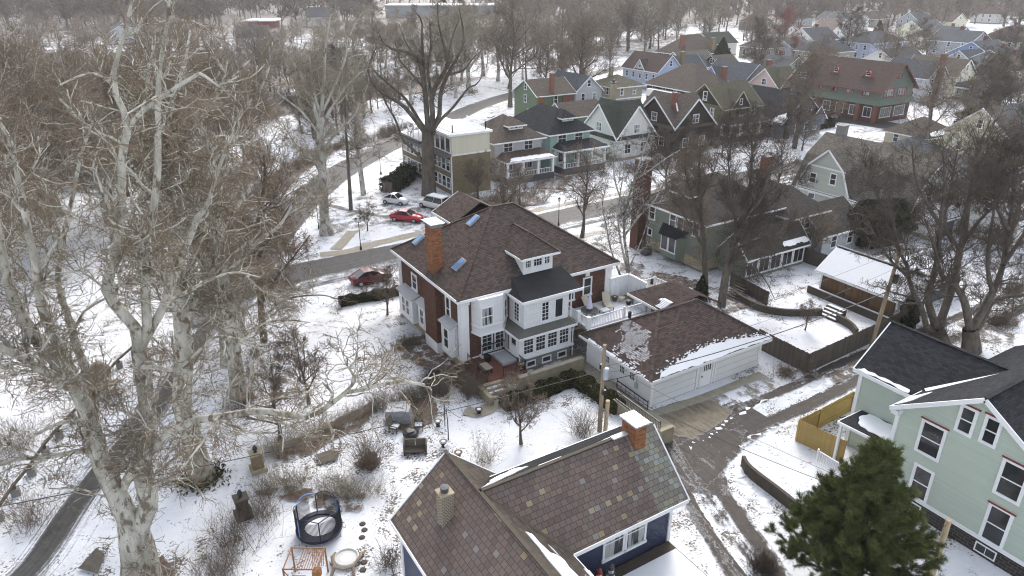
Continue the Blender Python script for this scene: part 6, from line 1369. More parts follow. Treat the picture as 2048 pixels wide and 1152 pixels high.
scatter(4,[(330,760),(420,640),(520,560),(600,560),(560,640),(430,760)],SYC,(17,22),'slender sycamore in the front lawn beside the river road','slender sycamores in the front lawn',5,road=3.2)
scatter(14,[(-60,620),(420,400),(520,360),(480,300),(200,330),(-60,420)],ELM+FIN,(10,18),'bare brown tree on the near edge of the river wood','trees on the near edge of the river wood',3.5)
scatter(30,[(-60,430),(300,330),(500,295),(640,265),(560,225),(380,250),(-60,330)],ELM+FIN+['far0','far2'],(8,15),'thin bare tree on the river bank behind the white terrace','thin trees along the river bank',2.8)
scatter(20,[(600,310),(700,262),(800,225),(900,180),(860,172),(700,215),(600,250)],ELM+FIN,(8,15),'thin dark tree on the bank above the river road','thin dark trees above the river road',2.4)
scatter(14,[(640,290),(760,250),(900,200),(1010,165),(1100,140),(1090,125),(900,165),(700,225)],['farsyc0','farsyc1','syc1'],(20,27),'tall whitish sycamore along the far side of the river road','tall whitish sycamores along the river road',6)
scatter(40,[(-60,330),(400,235),(700,175),(900,150),(1000,120),(900,100),(400,150),(-60,220)],FAR+['farsyc0'],(11,20),'bare tree in the middle of the river wood','trees in the middle of the river wood',5)
scatter(44,[(1000,190),(1120,140),(1230,95),(1420,60),(1430,40),(1200,60),(1050,110)],FAR+['farsyc1'],(14,24),'bare tree on the grassy bank beyond the river road bend','trees beyond the river road bend',6)
scatter(22,[(1130,118),(1230,70),(1330,55),(1340,105),(1240,125)],ELM+['far1','syc2'],(16,24),'large bare tree beside the far bend of the river road','large trees at the far bend of the river road',7)
scatter(7,[(1040,225),(1170,190),(1240,150),(1150,150)],ELM,(14,20),'bare garden tree between the river road houses','garden trees between the river road houses',6)
scatter(24,[(1400,120),(1700,75),(2060,70),(2060,30),(1400,45)],FAR+ELM,(13,21),'bare tree among the far houses','trees among the far houses',8)
scatter(13,[(1480,200),(1680,150),(1900,190),(2060,190),(2060,110),(1700,85),(1480,110)],ELM+FIN,(12,18),'bare dark tree between the houses of the far street','trees between the far street houses',7)
scatter(8,[(1880,330),(2060,330),(2060,210),(1900,215)],ELM+FIN,(12,18),'bare dark tree behind the right hand gardens','trees behind the right hand gardens',5)
scatter(8,[(1290,330),(1640,300),(1600,270),(1290,300)],FIN+['small1'],(6,10),'bushy brown tree in the verge of the street','bushy trees in the street verge',5)
put('red0',at(1565,98),19,'reddish budded tree in front of the far wood'); put('red0',at(1585,120),11,'smaller reddish tree left of the tall dark garden trees')
put('syc0',at(1415,92),24,'white trunked tall tree behind the dark sprawling house',name='sycamore_tree'); put('syc1',at(1350,105),22,'white trunked leaning tree left of the dark sprawling house',name='sycamore_tree')
# ---------------------------------------------------------------- the far wood reads as one mass
def far_wood(name,label,cells,mats,seed,hr=(14,24),twigs=150,rt=.09,lod=4):
    rng=np.random.default_rng(seed); base=[]
    for b in range(lod):
        L=skeleton(rng,18,.3,.25,7,.36,'vase'); P,R=limbset(L,5); P1,R1=grow(rng,P,R,60,.2,1,2.2,4.5,(25,55),.2,.08,4,.02,rt*1.1); P2,R2=grow(rng,P1,R1,twigs*2,.1,1,1.2,2.6,(25,60),.2,.04,3,.02,rt*.8)
        a=tubes(P,np.maximum(R,.1),4); c=tubes(P1,R1,3); d=tubes(P2,R2,3)
        V=np.concatenate([a[0],c[0],d[0]]); F=np.concatenate([a[1],c[1]+len(a[0]),d[1]+len(a[0])+len(c[0])]); base.append((V,F))
    parts=[]
    for x,y in cells:
        V,F=base[rng.integers(lod)]; s=rng.uniform(*hr)/18; t=rng.uniform(0,6.28); c_,s_=math.cos(t),math.sin(t); w=s*rng.uniform(.9,1.25)
        Q=np.stack([(V[:,0]*c_-V[:,1]*s_)*w+x,(V[:,0]*s_+V[:,1]*c_)*w+y,V[:,2]*s],1); parts.append((Q,F,0))
    o=obj_np(name,parts,[M[mats]]); o['kind']='stuff'; o['label']=label; o['category']='wood'; return o
cells=[]
for i in range(9000):
    px,py=rw.uniform(-150,2200),rw.uniform(-42,62)
    dens=1.0 if py<30 else .6
    if px>1150 and py>40: dens=.25
    if rw.random()>dens: continue
    p=at(px,py)
    if not clear(p.x,p.y,1): continue
    if (abs(px-880)<130 and 18<py<60) or (abs(px-560)<120 and 40<py<60) or (abs(px-1300)<60 and 10<py<26): continue
    cells.append((p.x,p.y))
    if len(cells)>2300: break
far_wood('far_wood','grey brown bare wood filling the distance to the top edge',cells,'twigfar',5,(16,27),100,.14)
cells=[]
for i in range(1200):
    px=rw.uniform(-150,1000); py=rw.uniform(60,235)-.06*px*0
    if py>300-.16*px: continue
    p=at(px,py)
    if clear(p.x,p.y,6) : cells.append((p.x,p.y))
    if len(cells)>230: break
far_wood('river_wood','thick brown bare wood on the river flats to the left',cells,'twigfar',6,(9,17),200,.035)
# scrub on the banks
def scrub(name,label,cells,mat,seed,h=(.8,2.2),n=26,rt=.012,kind='stuff',cat='scrub'):
    rng=np.random.default_rng(seed); C=np.array(cells); m=len(C)*n; k=rng.integers(0,len(C),m)
    P=np.zeros((m,5,3)); d=rng.normal(size=(m,3))*.42; d[:,2]=1; d/=np.linalg.norm(d,axis=1)[:,None]; p=np.concatenate([C[k]+rng.normal(size=(m,2))*.3,np.zeros((m,1))],1); L=rng.uniform(h[0],h[1],m)[:,None]
    P[:,0]=p
    for i in range(1,5): d=d+rng.normal(size=(m,3))*.18; d/=np.linalg.norm(d,axis=1)[:,None]; P[:,i]=P[:,i-1]+d*L/4
    R=np.full((m,5),rt)*np.linspace(1.2,.6,5)[None]
    P2,R2=grow(rng,P,R,m*2,.2,1,.3*h[1]*.5,.8*h[1]*.5,(25,60),.2,.03,3,.02,rt*.7)
    o=obj_np(name,[tubes(P,R,3)+(0,),tubes(P2,R2,3)+(0,)],[M[mat]])
    if kind: o['kind']=kind
    if label: o['label']=label; o['category']=cat
    return o
def cells_in(poly,n,jit=0):
    out=[]; xs=[p[0] for p in poly]; ys=[p[1] for p in poly]
    while len(out)<n:
        x,y=rw.uniform(min(xs),max(xs)),rw.uniform(min(ys),max(ys)); c=False
        for i in range(len(poly)):
            (x1,y1),(x2,y2)=poly[i],poly[i-1]
            if (y1>y)!=(y2>y) and x<(x2-x1)*(y-y1)/(y2-y1)+x1: c=not c
        if c: p=at(x,y); out.append((p.x,p.y))
    return out
scrub('bank_scrub','brown scrub along the river bank above the white terrace',cells_in([(-40,420),(350,300),(560,245),(720,205),(900,170),(980,150),(900,140),(600,190),(300,240),(-40,320)],420),'twigbrown',31,(1.5,4.0),22,.02)
scrub('bank_scrub','rusty brown brush on the bank beside the river road',cells_in([(500,405),(600,345),(700,290),(690,278),(600,320),(500,380)],90)+cells_in([(690,300),(780,275),(830,250),(760,265)],60),'twigbrown',32,(.8,1.8),24,.014)
scrub('garden_scrub','brown shrubby undergrowth in front gardens across the street',cells_in([(930,440),(1100,405),(1090,385),(930,400)],50)+cells_in([(1180,330),(1500,290),(1540,270),(1200,300)],120)+cells_in([(1230,350),(1420,330),(1400,310),(1240,335)],80),'twigbrown',33,(.8,2.0),24,.013)
# ================================================================ vehicles, garden things, poles, fences, hedges
rp=random.Random(5)
def loft(m,rings,mi=0,close=True):
    for a,b in zip(rings[:-1],rings[1:]):
        n=len(a)
        for i in range(n): j=(i+1)%n; m.face([a[i],a[j],b[j],b[i]],mi)
    if close: m.face(rings[0][::-1],mi); m.face(rings[-1],mi)
def car(label,p,rz,paint,body,cab,wheels,r=.32,W=.86,group=None,name='parked_car',snow=False,spare=False):
    "body: [(x,zb,zs,hw)], cab: [(x_base,x_top..)] as (x,z,hw) upper ring and lower ring"
    T=thing(name,label,'van' if name=='parked_van' else 'car',(p[0],p[1],0),rz,group); m=MB()
    rings=[]
    for x,zb,zs,hw in body:
        rings.append([Vz(x,-hw*.86,zb),Vz(x,-hw,zb+.14),Vz(x,-hw*1.02,(zb+zs)/2),Vz(x,-hw*.97,zs-.08),Vz(x,-hw*.86,zs),Vz(x,0,zs+.03),Vz(x,hw*.86,zs),Vz(x,hw*.97,zs-.08),Vz(x,hw*1.02,(zb+zs)/2),Vz(x,hw,zb+.14),Vz(x,hw*.86,zb)])
    loft(m,rings); B=m.build('body',M[paint],T,smooth=True,world=False)
    x0,x1,x2,x3,zl,zt,wl,wt=cab
    g=MB(); lo=[Vz(x0,-wl,zl),Vz(x3,-wl,zl),Vz(x3,wl,zl),Vz(x0,wl,zl)]; hi=[Vz(x1,-wt,zt),Vz(x2,-wt,zt),Vz(x2,wt,zt),Vz(x1,wt,zt)]
    for i in range(4): j=(i+1)%4; g.face([lo[i],lo[j],hi[j],hi[i]])
    G=g.build('windows',M['carglass'],T,world=False)
    rf=MB(); k=MB()
    q=[Vz(x1-.03,-wt-.03,zt),Vz((x1+x2)/2,-wt-.04,zt+.03),Vz(x2+.03,-wt-.03,zt),Vz(x2+.03,0,zt+.05),Vz(x2+.03,wt+.03,zt),Vz((x1+x2)/2,wt+.04,zt+.03),Vz(x1-.03,wt+.03,zt),Vz(x1-.03,0,zt+.05)]
    c=Vz((x1+x2)/2,0,zt+.08)
    for i in range(8): rf.face([q[i],q[(i+1)%8],c])
    for a,b in zip(lo,hi): rf.beam(a,b,.09,.05)
    for s in (-1,1):
        xm=(x0+x3)/2; rf.beam(Vz(xm,s*(wl+.005),zl),Vz((x1+x2)/2+.05,s*(wt+.01),zt),.07,.04)
    rf.build('roof',M[paint],T,world=False)
    if snow: MB().box(x1+.05,x2-.05,-wt+.05,wt-.05,zt+.06,zt+.13).build('snow_cover',M['snow'],T,world=False)
    for x in wheels:
        for s in (-1,1):
            w=MB(); w.tube([Vz(x,s*(W-.12),r),Vz(x,s*(W+.04),r)],r,14); t=w.build('wheel',M['tyre'],T,world=False)
            w=MB(); w.tube([Vz(x,s*(W+.0),r),Vz(x,s*(W+.055),r)],r*.62,10); w.build('rim',M['rim'],t,world=False)
    xf=body[0][0]; xr_=body[-1][0]; zf=body[0][2]; zr=body[-1][2]; hf=body[0][3]; hr=body[-1][3]
    for s in (-1,1):
        MB().box(xf-.02,xf+.16,s*hf*.82-.13,s*hf*.82+.13,zf-.14,zf+.0).build('headlight',M['lamp'],T,world=False)
        MB().box(xr_-.14,xr_+.02,s*hr*.85-.11,s*hr*.85+.11,zr-.2,zr-.02).build('taillight',M['taillamp'],T,world=False)
    if spare: w=MB(); w.tube([Vz(xr_,0,.95),Vz(xr_+.2,0,.95)],.33,14); w.build('spare_wheel',M[paint],T,world=False)
    return T
SED=([(-2.2,.38,.62,.60),(-2.05,.26,.74,.76),(-1.3,.22,.90,.85),(-.7,.22,.96,.87),(1.0,.22,.98,.87),(1.75,.22,.97,.85),(2.1,.28,.90,.75),(2.2,.42,.82,.64)],(-.95,-.2,.85,1.75,.95,1.42,.80,.60))
BUG=([(-2.0,.38,.60,.52),(-1.85,.26,.74,.72),(-1.2,.22,.92,.82),(-.6,.22,.98,.86),(.8,.22,1.0,.86),(1.5,.24,.92,.80),(1.9,.3,.74,.66),(2.0,.42,.60,.50)],(-.85,-.15,.55,1.55,.96,1.46,.78,.56))
VAN=([(-2.4,.4,.86,.70),(-2.25,.32,1.0,.86),(-1.4,.28,1.10,.92),(-1.0,.28,1.14,.93),(1.6,.28,1.15,.93),(2.3,.32,1.12,.90),(2.4,.40,1.08,.84)],(-1.2,-.65,2.2,2.33,1.12,1.82,.88,.76))
RH=lambda a,b:math.atan2(b[1]-a[1],b[0]-a[0])
def hd(a,b): return RH(at(*a),at(*b))
car('red saloon car parked in the snowy court behind the brick house',at(814,441),hd((842,444),(782,438)),'carred',SED[0],SED[1],(-1.35,1.4))
car('dark red car driving along the street beside the brick house',at(742,563),math.pi,'carmaroon',SED[0],SED[1],(-1.35,1.4))
car('silver rounded small car parked beside the white van',at(792,407),hd((818,411),(765,404)),'carsilver',BUG[0],BUG[1],(-1.25,1.25))
car('white boxy van with snow on its roof and rear spare wheel',at(868,416),hd((838,409),(899,424)),'carwhite',VAN[0],VAN[1],(-1.5,1.5),.36,.92,name='parked_van',snow=True,spare=True)
car('black car parked beside the black roofed bungalow',at(1668,243),.5,'carblack',SED[0],SED[1],(-1.35,1.4))
# ---------------------------------------------------------------- lamp posts
def lamp(label,base,h,two=False):
    p=at(*base); T=thing('street_lamp',label,'street lamp',(p.x,p.y,0))
    m=MB(); m.lathe((0,0,0),[(.14,0),(.14,.25),(.08,.5),(.05,.7),(.045,h-.55),(.07,h-.5)],8); 
    offs=[(0,0)] if not two else [(-.28,0),(.28,0)]
    if two: m.beam(Vz(-.3,0,h-.6),Vz(.3,0,h-.6),.05,.05)
    m.build('post',M['black'],T,world=False)
    for x,y in offs:
        k=MB(); k.lathe((x,y,h-.5),[(.07,0),(.15,.08),(.19,.4),(.0,.58)],8); hh=k.build('lantern',M['black'],T,world=False)
        k=MB(); k.lathe((x,y,h-.41),[(.17,0),(.205,.28)],8); k.build('lamp_glass',M['lamp'],hh,world=False)
lamp('black double headed lamp post by the curved corner pavement',(722,500),4.0,True)
lamp('black lamp post on the verge beside the river road',(762,349),4.3)
lamp('black lamp post on the street just beyond the brick house roof',(1117,452),3.8)
lamp('black lamp post beside the straight white barked sycamore',(638,458),4.2)
# ---------------------------------------------------------------- utility poles and wires
def pole(label,base,h,r,mat,lean=(0,0),extra=None):
    p=at(*base); T=thing('utility_pole',label,'utility pole',(p.x,p.y,0)); m=MB(); m.tube([Vz(0,0,-.2),Vz(lean[0]/2,lean[1]/2,h/2),Vz(lean[0],lean[1],h)],[r*1.15,r,r*.85],10); m.build('pole_shaft',M[mat],T,smooth=False,world=False); return T,p
T,P1=pole('weathered utility pole with grey transformer beside the white garage',(1199,862),7.0,.15,'polewood')
m=MB(); m.tube([Vz(.32,-.25,0),Vz(.36,-.28,2.6)],.15,10); m.build('pole_stub',M['palepole'],T,world=False)
m=MB(); m.lathe((.0,-.33,4.5),[(.2,0),(.22,.1),(.22,.75),(.15,.85),(.0,.88)],12); m.build('transformer',M['galv'],T,world=False)
MB().box(-.15,.15,-.32,-.14,3.2,3.55).build('junction_box',M['black'],T,world=False); MB().box(-.1,.1,.12,.3,5.0,5.4).build('junction_box',M['black'],T,world=False)
T,P2=pole('tall leaning grey utility pole in front of the timber garage',(1741,697),9.6,.16,'polewood',(.5,-.3))
m=MB(); m.lathe((.45,-.5,6.3),[(.18,0),(.22,.1),(.22,.8),(.0,.85)],12); m.build('transformer',M['black'],T,world=False); m=MB(); m.beam(Vz(-.4,.1,9.2),Vz(1.4,-.6,9.2),.1,.12); m.build('cross_arm',M['darktimber'],T,world=False)
p3=at(1862,1152); T,P3=pole('pale new utility pole close by the mint house',(1862,1152),height_at(1885,1040,p3),.17,'palepole')
h3=height_at(1885,1040,p3)
def wire(label,a,b,sag,r,n=14,name='power_line',cat='cable'):
    a,b=Vector(a),Vector(b); m=MB(); pts=[a.lerp(b,i/n)-Vector((0,0,sag*4*(i/n)*(1-i/n))) for i in range(n+1)]; m.tube(pts,r,5); o=m.build(name,M['black']); tag(o,label,cat); return o
p1=Vector((P1.x,P1.y,0)); p2=Vector((P2.x+.45,P2.y-.3,0))
wire('thick black cable from transformer pole across the white garage front',p1+Vz(0,0,4.1),p2+Vz(0,0,5.6),.7,.035)
wire('thin wire high over the brown garage roof',p1+Vz(0,0,6.6),p2+Vz(0,0,9.2),.5,.012)
wire('thin wire crossing the middle of the brown garage roof',p1+Vz(0,0,5.3),p2+Vz(0,0,7.6),.8,.012)
wire('long dark cable crossing the snowy garden to the left',p1+Vz(0,0,5.0),at(-60,1024,5.0),.5,.024)
wire('lower dark cable running from transformer pole to pale new pole',p1+Vz(0,0,3.9),p3+Vz(0,0,h3-.4),.5,.018)
wire('thin cable from transformer pole to the pale new pole top',p1+Vz(0,0,5.6),p3+Vz(0,0,h3-.15),.4,.010)
wire('guy wire slanting from transformer pole to the hedge',p1+Vz(0,0,4.4),p1+Vz(-.3,3.2,0.1),0,.010,4,'guy_wire','cable')
wire('thin service wire from the transformer pole to garage corner',p1+Vz(0,0,5.0),Vz(32.2,34.8,2.7),.15,.012)
wire('pair of wires leaving pale new pole to lower left',p3+Vz(0,0,h3-.3),at(1540,1200,4.5),.2,.014)
# ---------------------------------------------------------------- fences and garden walls
def board_fence(label,pts,h,mat,name='board_fence',post='darktimber',t=.05,z0=0):
    T=thing(name,label,'fence',(pts[0][0],pts[0][1],0))
    for a,b in zip(pts[:-1],pts[1:]):
        m=MB(); a,b=Vector((a[0],a[1],0)),Vector((b[0],b[1],0)); L=(b-a).length; d=(b-a)/L; n=max(1,int(L/.145))
        for i in range(n):
            c=a+d*(L*(i+.5)/n); hh=h+rp.uniform(-.03,.03); nn=Vector((-d.y,d.x,0)); m.obox(c+Vector((0,0,hh/2+z0)),d*(L/n/2-.004),nn*.012,Vector((0,0,hh/2)))
        m.build('boards',M[mat],T)
        m=MB(); k=max(1,int(L/2.3)); nn=Vector((-d.y,d.x,0))
        for i in range(k+1): c=a+d*(L*i/k)+nn*.08; m.box(c.x-.05,c.x+.05,c.y-.05,c.y+.05,z0,z0+h-.03)
        for z in (.35,h-.3): m.beam(a+nn*.045+Vz(0,0,z+z0),b+nn*.045+Vz(0,0,z+z0),.05,.09)
        m.build('post_and_rail',M[post],T)
    return T
board_fence('old grey brown board fence wrapping the terraced garden beside the alley',[(46.6,35.5),(46.6,30.4),(56.7,30.9),(60.8,31.2)],1.85,'fence')
board_fence('new yellow pine board fence along the alley by the mint house',[(40.7,24.9),(38.3,24.8),(38.9,21.6)],1.75,'newfence','board_fence','newfence')
MB().box(0,0,0,0,0,0) if False else None
board_fence('long new yellow pine fence continuing behind the mint house',[(44.8,25.1),(40.75,24.9)],1.75,'newfence','board_fence','newfence')
board_fence('dark board fence between the sage house and timber garage',[(66.9,47.2),(67.3,41.0)],1.7,'fence')
board_fence('short dark fence behind the seating beside the sage house',[(54.8,46.3),(54.2,41.0)],1.5,'fence')
board_fence('brown fence along the far side of the white garage',[(74.5,33.5),(74.5,41)],1.7,'fence')
def low_wall(label,pts,h,t,mat,cap=None,name='garden_wall'):
    T=thing(name,label,'wall',(pts[0][0],pts[0][1],0)); m=MB(); P=smooth_path([Vector((p[0],p[1],0)) for p in pts],4) if len(pts)>2 else [Vector((p[0],p[1],0)) for p in pts]
    for a,b in zip(P[:-1],P[1:]): m.beam(a+Vz(0,0,h/2),b+Vz(0,0,h/2),t,h)
    m.build('wall_body',M[mat],T)
    if cap:
        m=MB()
        for a,b in zip(P[:-1],P[1:]): m.beam(a+Vz(0,0,h+.04),b+Vz(0,0,h+.04),t*.8,.06)
        m.build('snow_cover',M[cap],T)
    return T
low_wall('dark curved timber retaining wall in the terraced garden',A([(1472,598),(1514,620),(1557,630),(1600,632),(1642,631)]),.7,.25,'darktimber')
low_wall('dark curved timber wall right of the garden steps',A([(1672,642),(1698,656),(1712,672)]),.7,.25,'darktimber')
low_wall('straight dark retaining wall in front of the timber garage',[(60.4,41.0),(60.3,31.6)],.75,.25,'darktimber','snow')
T=thing('garden_steps','snowy timber garden steps between two curved walls','steps',tuple(at(1660,632)))
for i in range(4):
    c=at(1658,636)+Vz(.9*i*.5,.1*i,0); m=MB().box(c.x-.3,c.x+.3,c.y-.9,c.y+.9,0,.16*(i+1)); m.build('step',M['darktimber'],T)
    MB().box(c.x-.2,c.x+.22,c.y-.85,c.y+.85,.16*(i+1)+.002,.16*(i+1)+.03).build('snow_cover',M['snow'],T)
T=thing('garden_stairs','dark open garden stairs under the dense dark twigged tree','stairs',tuple(at(1470,590)))
m=MB()
for i in range(8):
    c=at(1462,600)+Vz(i*.36,i*.14,0); m.box(c.x-.16,c.x+.16,c.y-.8,c.y+.8,.12*i+.1,.12*i+.16)
m.build('treads',M['darktimber'],T)
low_wall('dark timber retaining wall along the alley under the pine',A([(1484,932),(1500,955),(1570,1010),(1650,1080)]),.85,.22,'darktimber',None)
T=thing('sign_post','small white sign on thin grey post by the alley wall','sign',tuple(at(1595,1032))); p=at(1595,1032); m=MB(); m.tube([p,p+Vz(0,0,1.75)],.035,6); m.build('post',M['darkgrey'],T); MB().box(p.x-.25,p.x+.25,p.y-.02,p.y+.02,1.5,1.85).build('sign_plate',M['white'],T)
T=thing('entry_wall','pale concrete retaining wall with black railing beside the garage apron','wall',(30.1,30,0)); MB().box(29.7,30.0,29.4,34.4,0,1.0).build('wall_body',M['concrete'],T); MB().box(29.7,30.9,29.2,29.5,0,1.25).build('end_wall',M['stone'],T)
m=MB(); posts_rail(m,(29.85,29.5),(29.85,34.3),.8,1.0,.05,bal=.02,gap=.16); posts_rail(m,(31.9,33.0),(31.9,36.6),.75,.05,.05,bal=.02,gap=.5); m.build('railing',M['black'],T)
# timber guard rail beside the river road
RL=A([(-40,1090),(0,1040),(33,990),(65,950),(93,908),(120,875),(148,845),(180,805),(210,770),(240,735),(290,690)])
for i,p in enumerate(RL[:-1]):
    q=RL[i+1]; T=thing('guard_rail',('timber guard rail bay on squat stone posts left of the river road'),'guard rail',(p.x,p.y,0),0,'guard rail bays along the river road'); MB().box(p.x-.24,p.x+.24,p.y-.24,p.y+.24,0,.5).build('stone_post',M['concretegrey'],T)
    m=MB(); d=(q-p); m.beam(p+d*.05+Vz(0,0,.75),p+d*.95+Vz(0,0,.75),.13,.16); m.build('rail_beam',M['darktimber'],T)
    MB().box(p.x-.1,p.x+.1,p.y-.1,p.y+.1,.5,.84).build('rail_cap',M['darktimber'],T)
def boulder(label,px,s,mat='boulder',sz=1.0):
    p=at(*px); rng=np.random.default_rng(int(px[0])); m=MB(); n=10; prof=[(.02,0),(.9,.05),(1.0,.35),(.85,.8),(.5,1.15),(.02,1.25)]; rg=[]
    for r,z in prof: rg.append([Vz(p.x+r*s*math.cos(k*.628)*(1+.16*rng.normal()),p.y+r*s*math.sin(k*.628)*(1+.16*rng.normal()),z*s*sz) for k in range(n)])
    loft(m,rg); o=m.build('boulder',M[mat],smooth=True); tag(o,label,'boulder'); return o
boulder('tan boulder standing alone in the snow left of the river road',(201,752),.75,sz=1.35)
# ---------------------------------------------------------------- brick gate pillars with black finials
for px,lab,s in (((517,940),'tan brick gate pillar with black finial at the end of the upper hedge',1.0),((488,1032),'dark stone gate pillar with black urn among the bushes',1.0)):
    p=at(*px); T=thing('gate_pillar',lab,'pillar',(p.x,p.y,0)); mt='tanbrick' if px[0]>500 else 'darktimber'
    MB().box(p.x-.34,p.x+.34,p.y-.34,p.y+.34,0,1.35).build('shaft',M[mt],T); MB().box(p.x-.42,p.x+.42,p.y-.42,p.y+.42,1.352,1.45).build('capstone',M['stone' if px[0]>500 else 'darktimber'],T); MB().box(p.x-.5,p.x+.5,p.y-.5,p.y+.5,0,.3).build('plinth',M['stone' if px[0]>500 else 'darktimber'],T)
    m=MB(); m.lathe((p.x,p.y,1.45),[(.14,0),(.08,.08),(.17,.25),(.12,.42),(.05,.5),(.0,.58)],10); m.build('finial',M['black'],T)
# ---------------------------------------------------------------- trampoline
p=at(640,1064); T=thing('trampoline','small round trampoline with navy pad, black net and light blue arches','trampoline',(p.x,p.y,0)); r=1.28
m=MB(); m.lathe((0,0,.42),[(r-.25,.0),(r-.25,.05),(r+.06,.05),(r+.06,-.12)],28); m.build('pad',M['navyfabric'],T,world=False)
m=MB(); m.lathe((0,0,.40),[(.0,0),(r-.27,0)],28); m.build('jump_mat',M['black'],T,world=False)
sn=[]; m=MB()
q=[Vz(math.cos(t)*(.92+.06*math.sin(3*t))*.95+.08,math.sin(t)*(.9+.06*math.cos(2*t))*.88-.06,.44) for t in np.linspace(0,6.283,25)[:-1]]; c=Vz(.08,-.06,.50)
for i in range(24): m.face([q[i],q[(i+1)%24],c])
m.build('snow_cover',M['snow'],T,world=False)
for i in range(6):
    a=i*math.pi/3+.3; x,y=math.cos(a)*r,math.sin(a)*r
    m=MB(); m.tube([Vz(x*1.02,y*1.02,0),Vz(x*1.02,y*1.02,.4)],.03,6); m.build('leg',M['galv'],T,world=False)
    m=MB(); m.tube([Vz(x,y,.4),Vz(x,y,1.75)],.035,6); m.build('net_pole',M['navyfabric' if i%3 else 'bluesteel'],T,world=False)
    a2=a+math.pi/3; m=MB(); pts=[Vz(math.cos(a+(a2-a)*k/6)*r,math.sin(a+(a2-a)*k/6)*r,1.75+.22*math.sin(math.pi*k/6)) for k in range(7)]; m.tube(pts,.028,6); m.build('arch',M['bluesteel' if i==1 else 'navyfabric'],T,world=False)
m=MB()
for i in range(120):
    a=i*math.pi/60; x,y=math.cos(a)*r,math.sin(a)*r
    if 19<i<32: continue
    m.beam(Vz(x,y,.47),Vz(x,y,1.72),.018,.018,up=(1,0,0))
for z in np.linspace(.5,1.7,24): m.tube([Vz(math.cos(a)*r,math.sin(a)*r,z) for a in np.linspace(1.7,1.0+6.283,34)],.008,3)
m.build('safety_net',M['net'],T,world=False)
# climbing frame
p=at(616,1165); T=thing('climbing_frame','orange stained wooden climbing frame with rope net and slats','climbing frame',(p.x,p.y,0),math.radians(-32))
for x in (-.9,.9):
    for y in (-.75,.75): MB().tube([Vz(x,y,0),Vz(x,y,1.75)],.05,7).build('post',M['playwood'],T,world=False)
m=MB()
for y in (-.75,.75): m.tube([Vz(-.95,y,1.7),Vz(.95,y,1.7)],.04,6)
for i in range(9): x=-.2+i*.13; m.tube([Vz(x,-.8,1.7),Vz(x,.8,1.7)],.022,6)
m.tube([Vz(-.9,-.75,1.7),Vz(-.9,.75,1.7)],.04,6); m.tube([Vz(.9,-.75,1.7),Vz(.9,.75,1.7)],.04,6); m.tube([Vz(-.9,-.75,1.6),Vz(-.2,-.75,.4)],.03,6); m.build('ladder_bars',M['playwood'],T,world=False)
m=MB()
for i in range(7): m.tube([Vz(.25+i*.1,.72,1.65),Vz(.25+i*.1,.30,.9)],.014,4)
for i in range(6): m.tube([Vz(.25,.72-i*.08,1.62-i*.14),Vz(.88,.72-i*.08,1.62-i*.14)],.014,4)
m.build('rope_net',M['deadleaf'],T,world=False)
m=MB()
for i in range(7): m.box(-.75,.0,-.75+i*.09,-.68+i*.09,.62,.66)
m.box(.55,.95,-.7,-.3,1.0,1.45); m.build('slatted_deck',M['playwood'],T,world=False)
# play tub
p=at(692,1128); T=thing('sandpit_tub','grey plastic play tub with curved arms half filled with snow','play tub',(p.x,p.y,0),math.radians(-30)); m=MB(); m.lathe((0,.25,0),[(.62,0),(.7,.25),(.62,.30),(.55,.22)],22); m.build('basin',M['tub'],T,world=False); m=MB(); m.lathe((0,.25,.2),[(0,.05),(.56,.0)],20); m.build('snow_cover',M['snow'],T,world=False)
m=MB()
for s in (-1,1): m.tube([Vz(s*.72,.7,.1),Vz(s*.78,.2,.34),Vz(s*.5,-.5,.3),Vz(s*.62,-.95,.08)],.09,7)
m.tube([Vz(-.5,-.5,.3),Vz(0,-.75,.36),Vz(.5,-.5,.3)],.08,7); m.build('arm',M['timber'],T,world=False)
# seating corner: tarpaulin cover, chairs, fire pit, bench
p=at(798,840); T=thing('tarp_cover','crumpled grey tarpaulin draped over stacked garden furniture','tarpaulin',(p.x,p.y,0),math.radians(-28)); rng=np.random.default_rng(4); m=MB(); rg=[]
for z,s in ((0,1.0),(.35,.96),(.8,.90),(1.15,.86)):
    rg.append([Vz(.95*s*x+.03*rng.normal(),.75*s*y+.03*rng.normal(),z+.04*rng.normal()) for x,y in ((-1,-1),(-.33,-1.03),(.33,-.98),(1,-1),(1.03,-.3),(1,.4),(1,1),(.3,1),(-.3,1.02),(-1,1),(-1.03,.3),(-1,-.3))])
loft(m,rg); m.build('cover',M['tarp'],T,world=False)
def chair(label,px,rz):
    p=at(*px); T=thing('garden_chair',label,'chair',(p.x,p.y,0),rz); m=MB(); m.box(-.33,.33,-.33,.33,.34,.42); m.build('seat',M['wicker'],T,world=False); m=MB(); m.obox(Vz(0,.36,.78),Vz(.33,0,0),Vz(0,.03,.01),Vz(0,.1,.40)); m.build('backrest',M['wicker'],T,world=False)
    for x in (-.3,.3):
        MB().box(x-.03,x+.03,-.33,.33,.56,.60).build('armrest',M['darktimber'],T,world=False)
        for y in (-.3,.3): MB().box(x-.025,x+.025,y-.025,y+.025,0,.56).build('leg',M['darktimber'],T,world=False)
    MB().box(-.28,.28,-.28,.2,.422,.47).build('snow_cover',M['snow'],T,world=False)
chair('olive brown garden chair with snow on its seat facing the fire pit',(838,858),math.radians(-28))
chair('second garden chair with snowy seat, tipped into the mulch by the tarpaulin',(790,862),math.radians(40))
p=at(822,874); T=thing('fire_pit','round black fire pit with its lid and coiled hose beside snowy bench','fire pit',(p.x,p.y,0)); m=MB(); m.lathe((0,0,0),[(.42,0),(.55,.2),(.58,.42),(.5,.5),(.3,.58),(0,.6)],18); m.build('bowl',M['black'],T,world=False); m=MB()
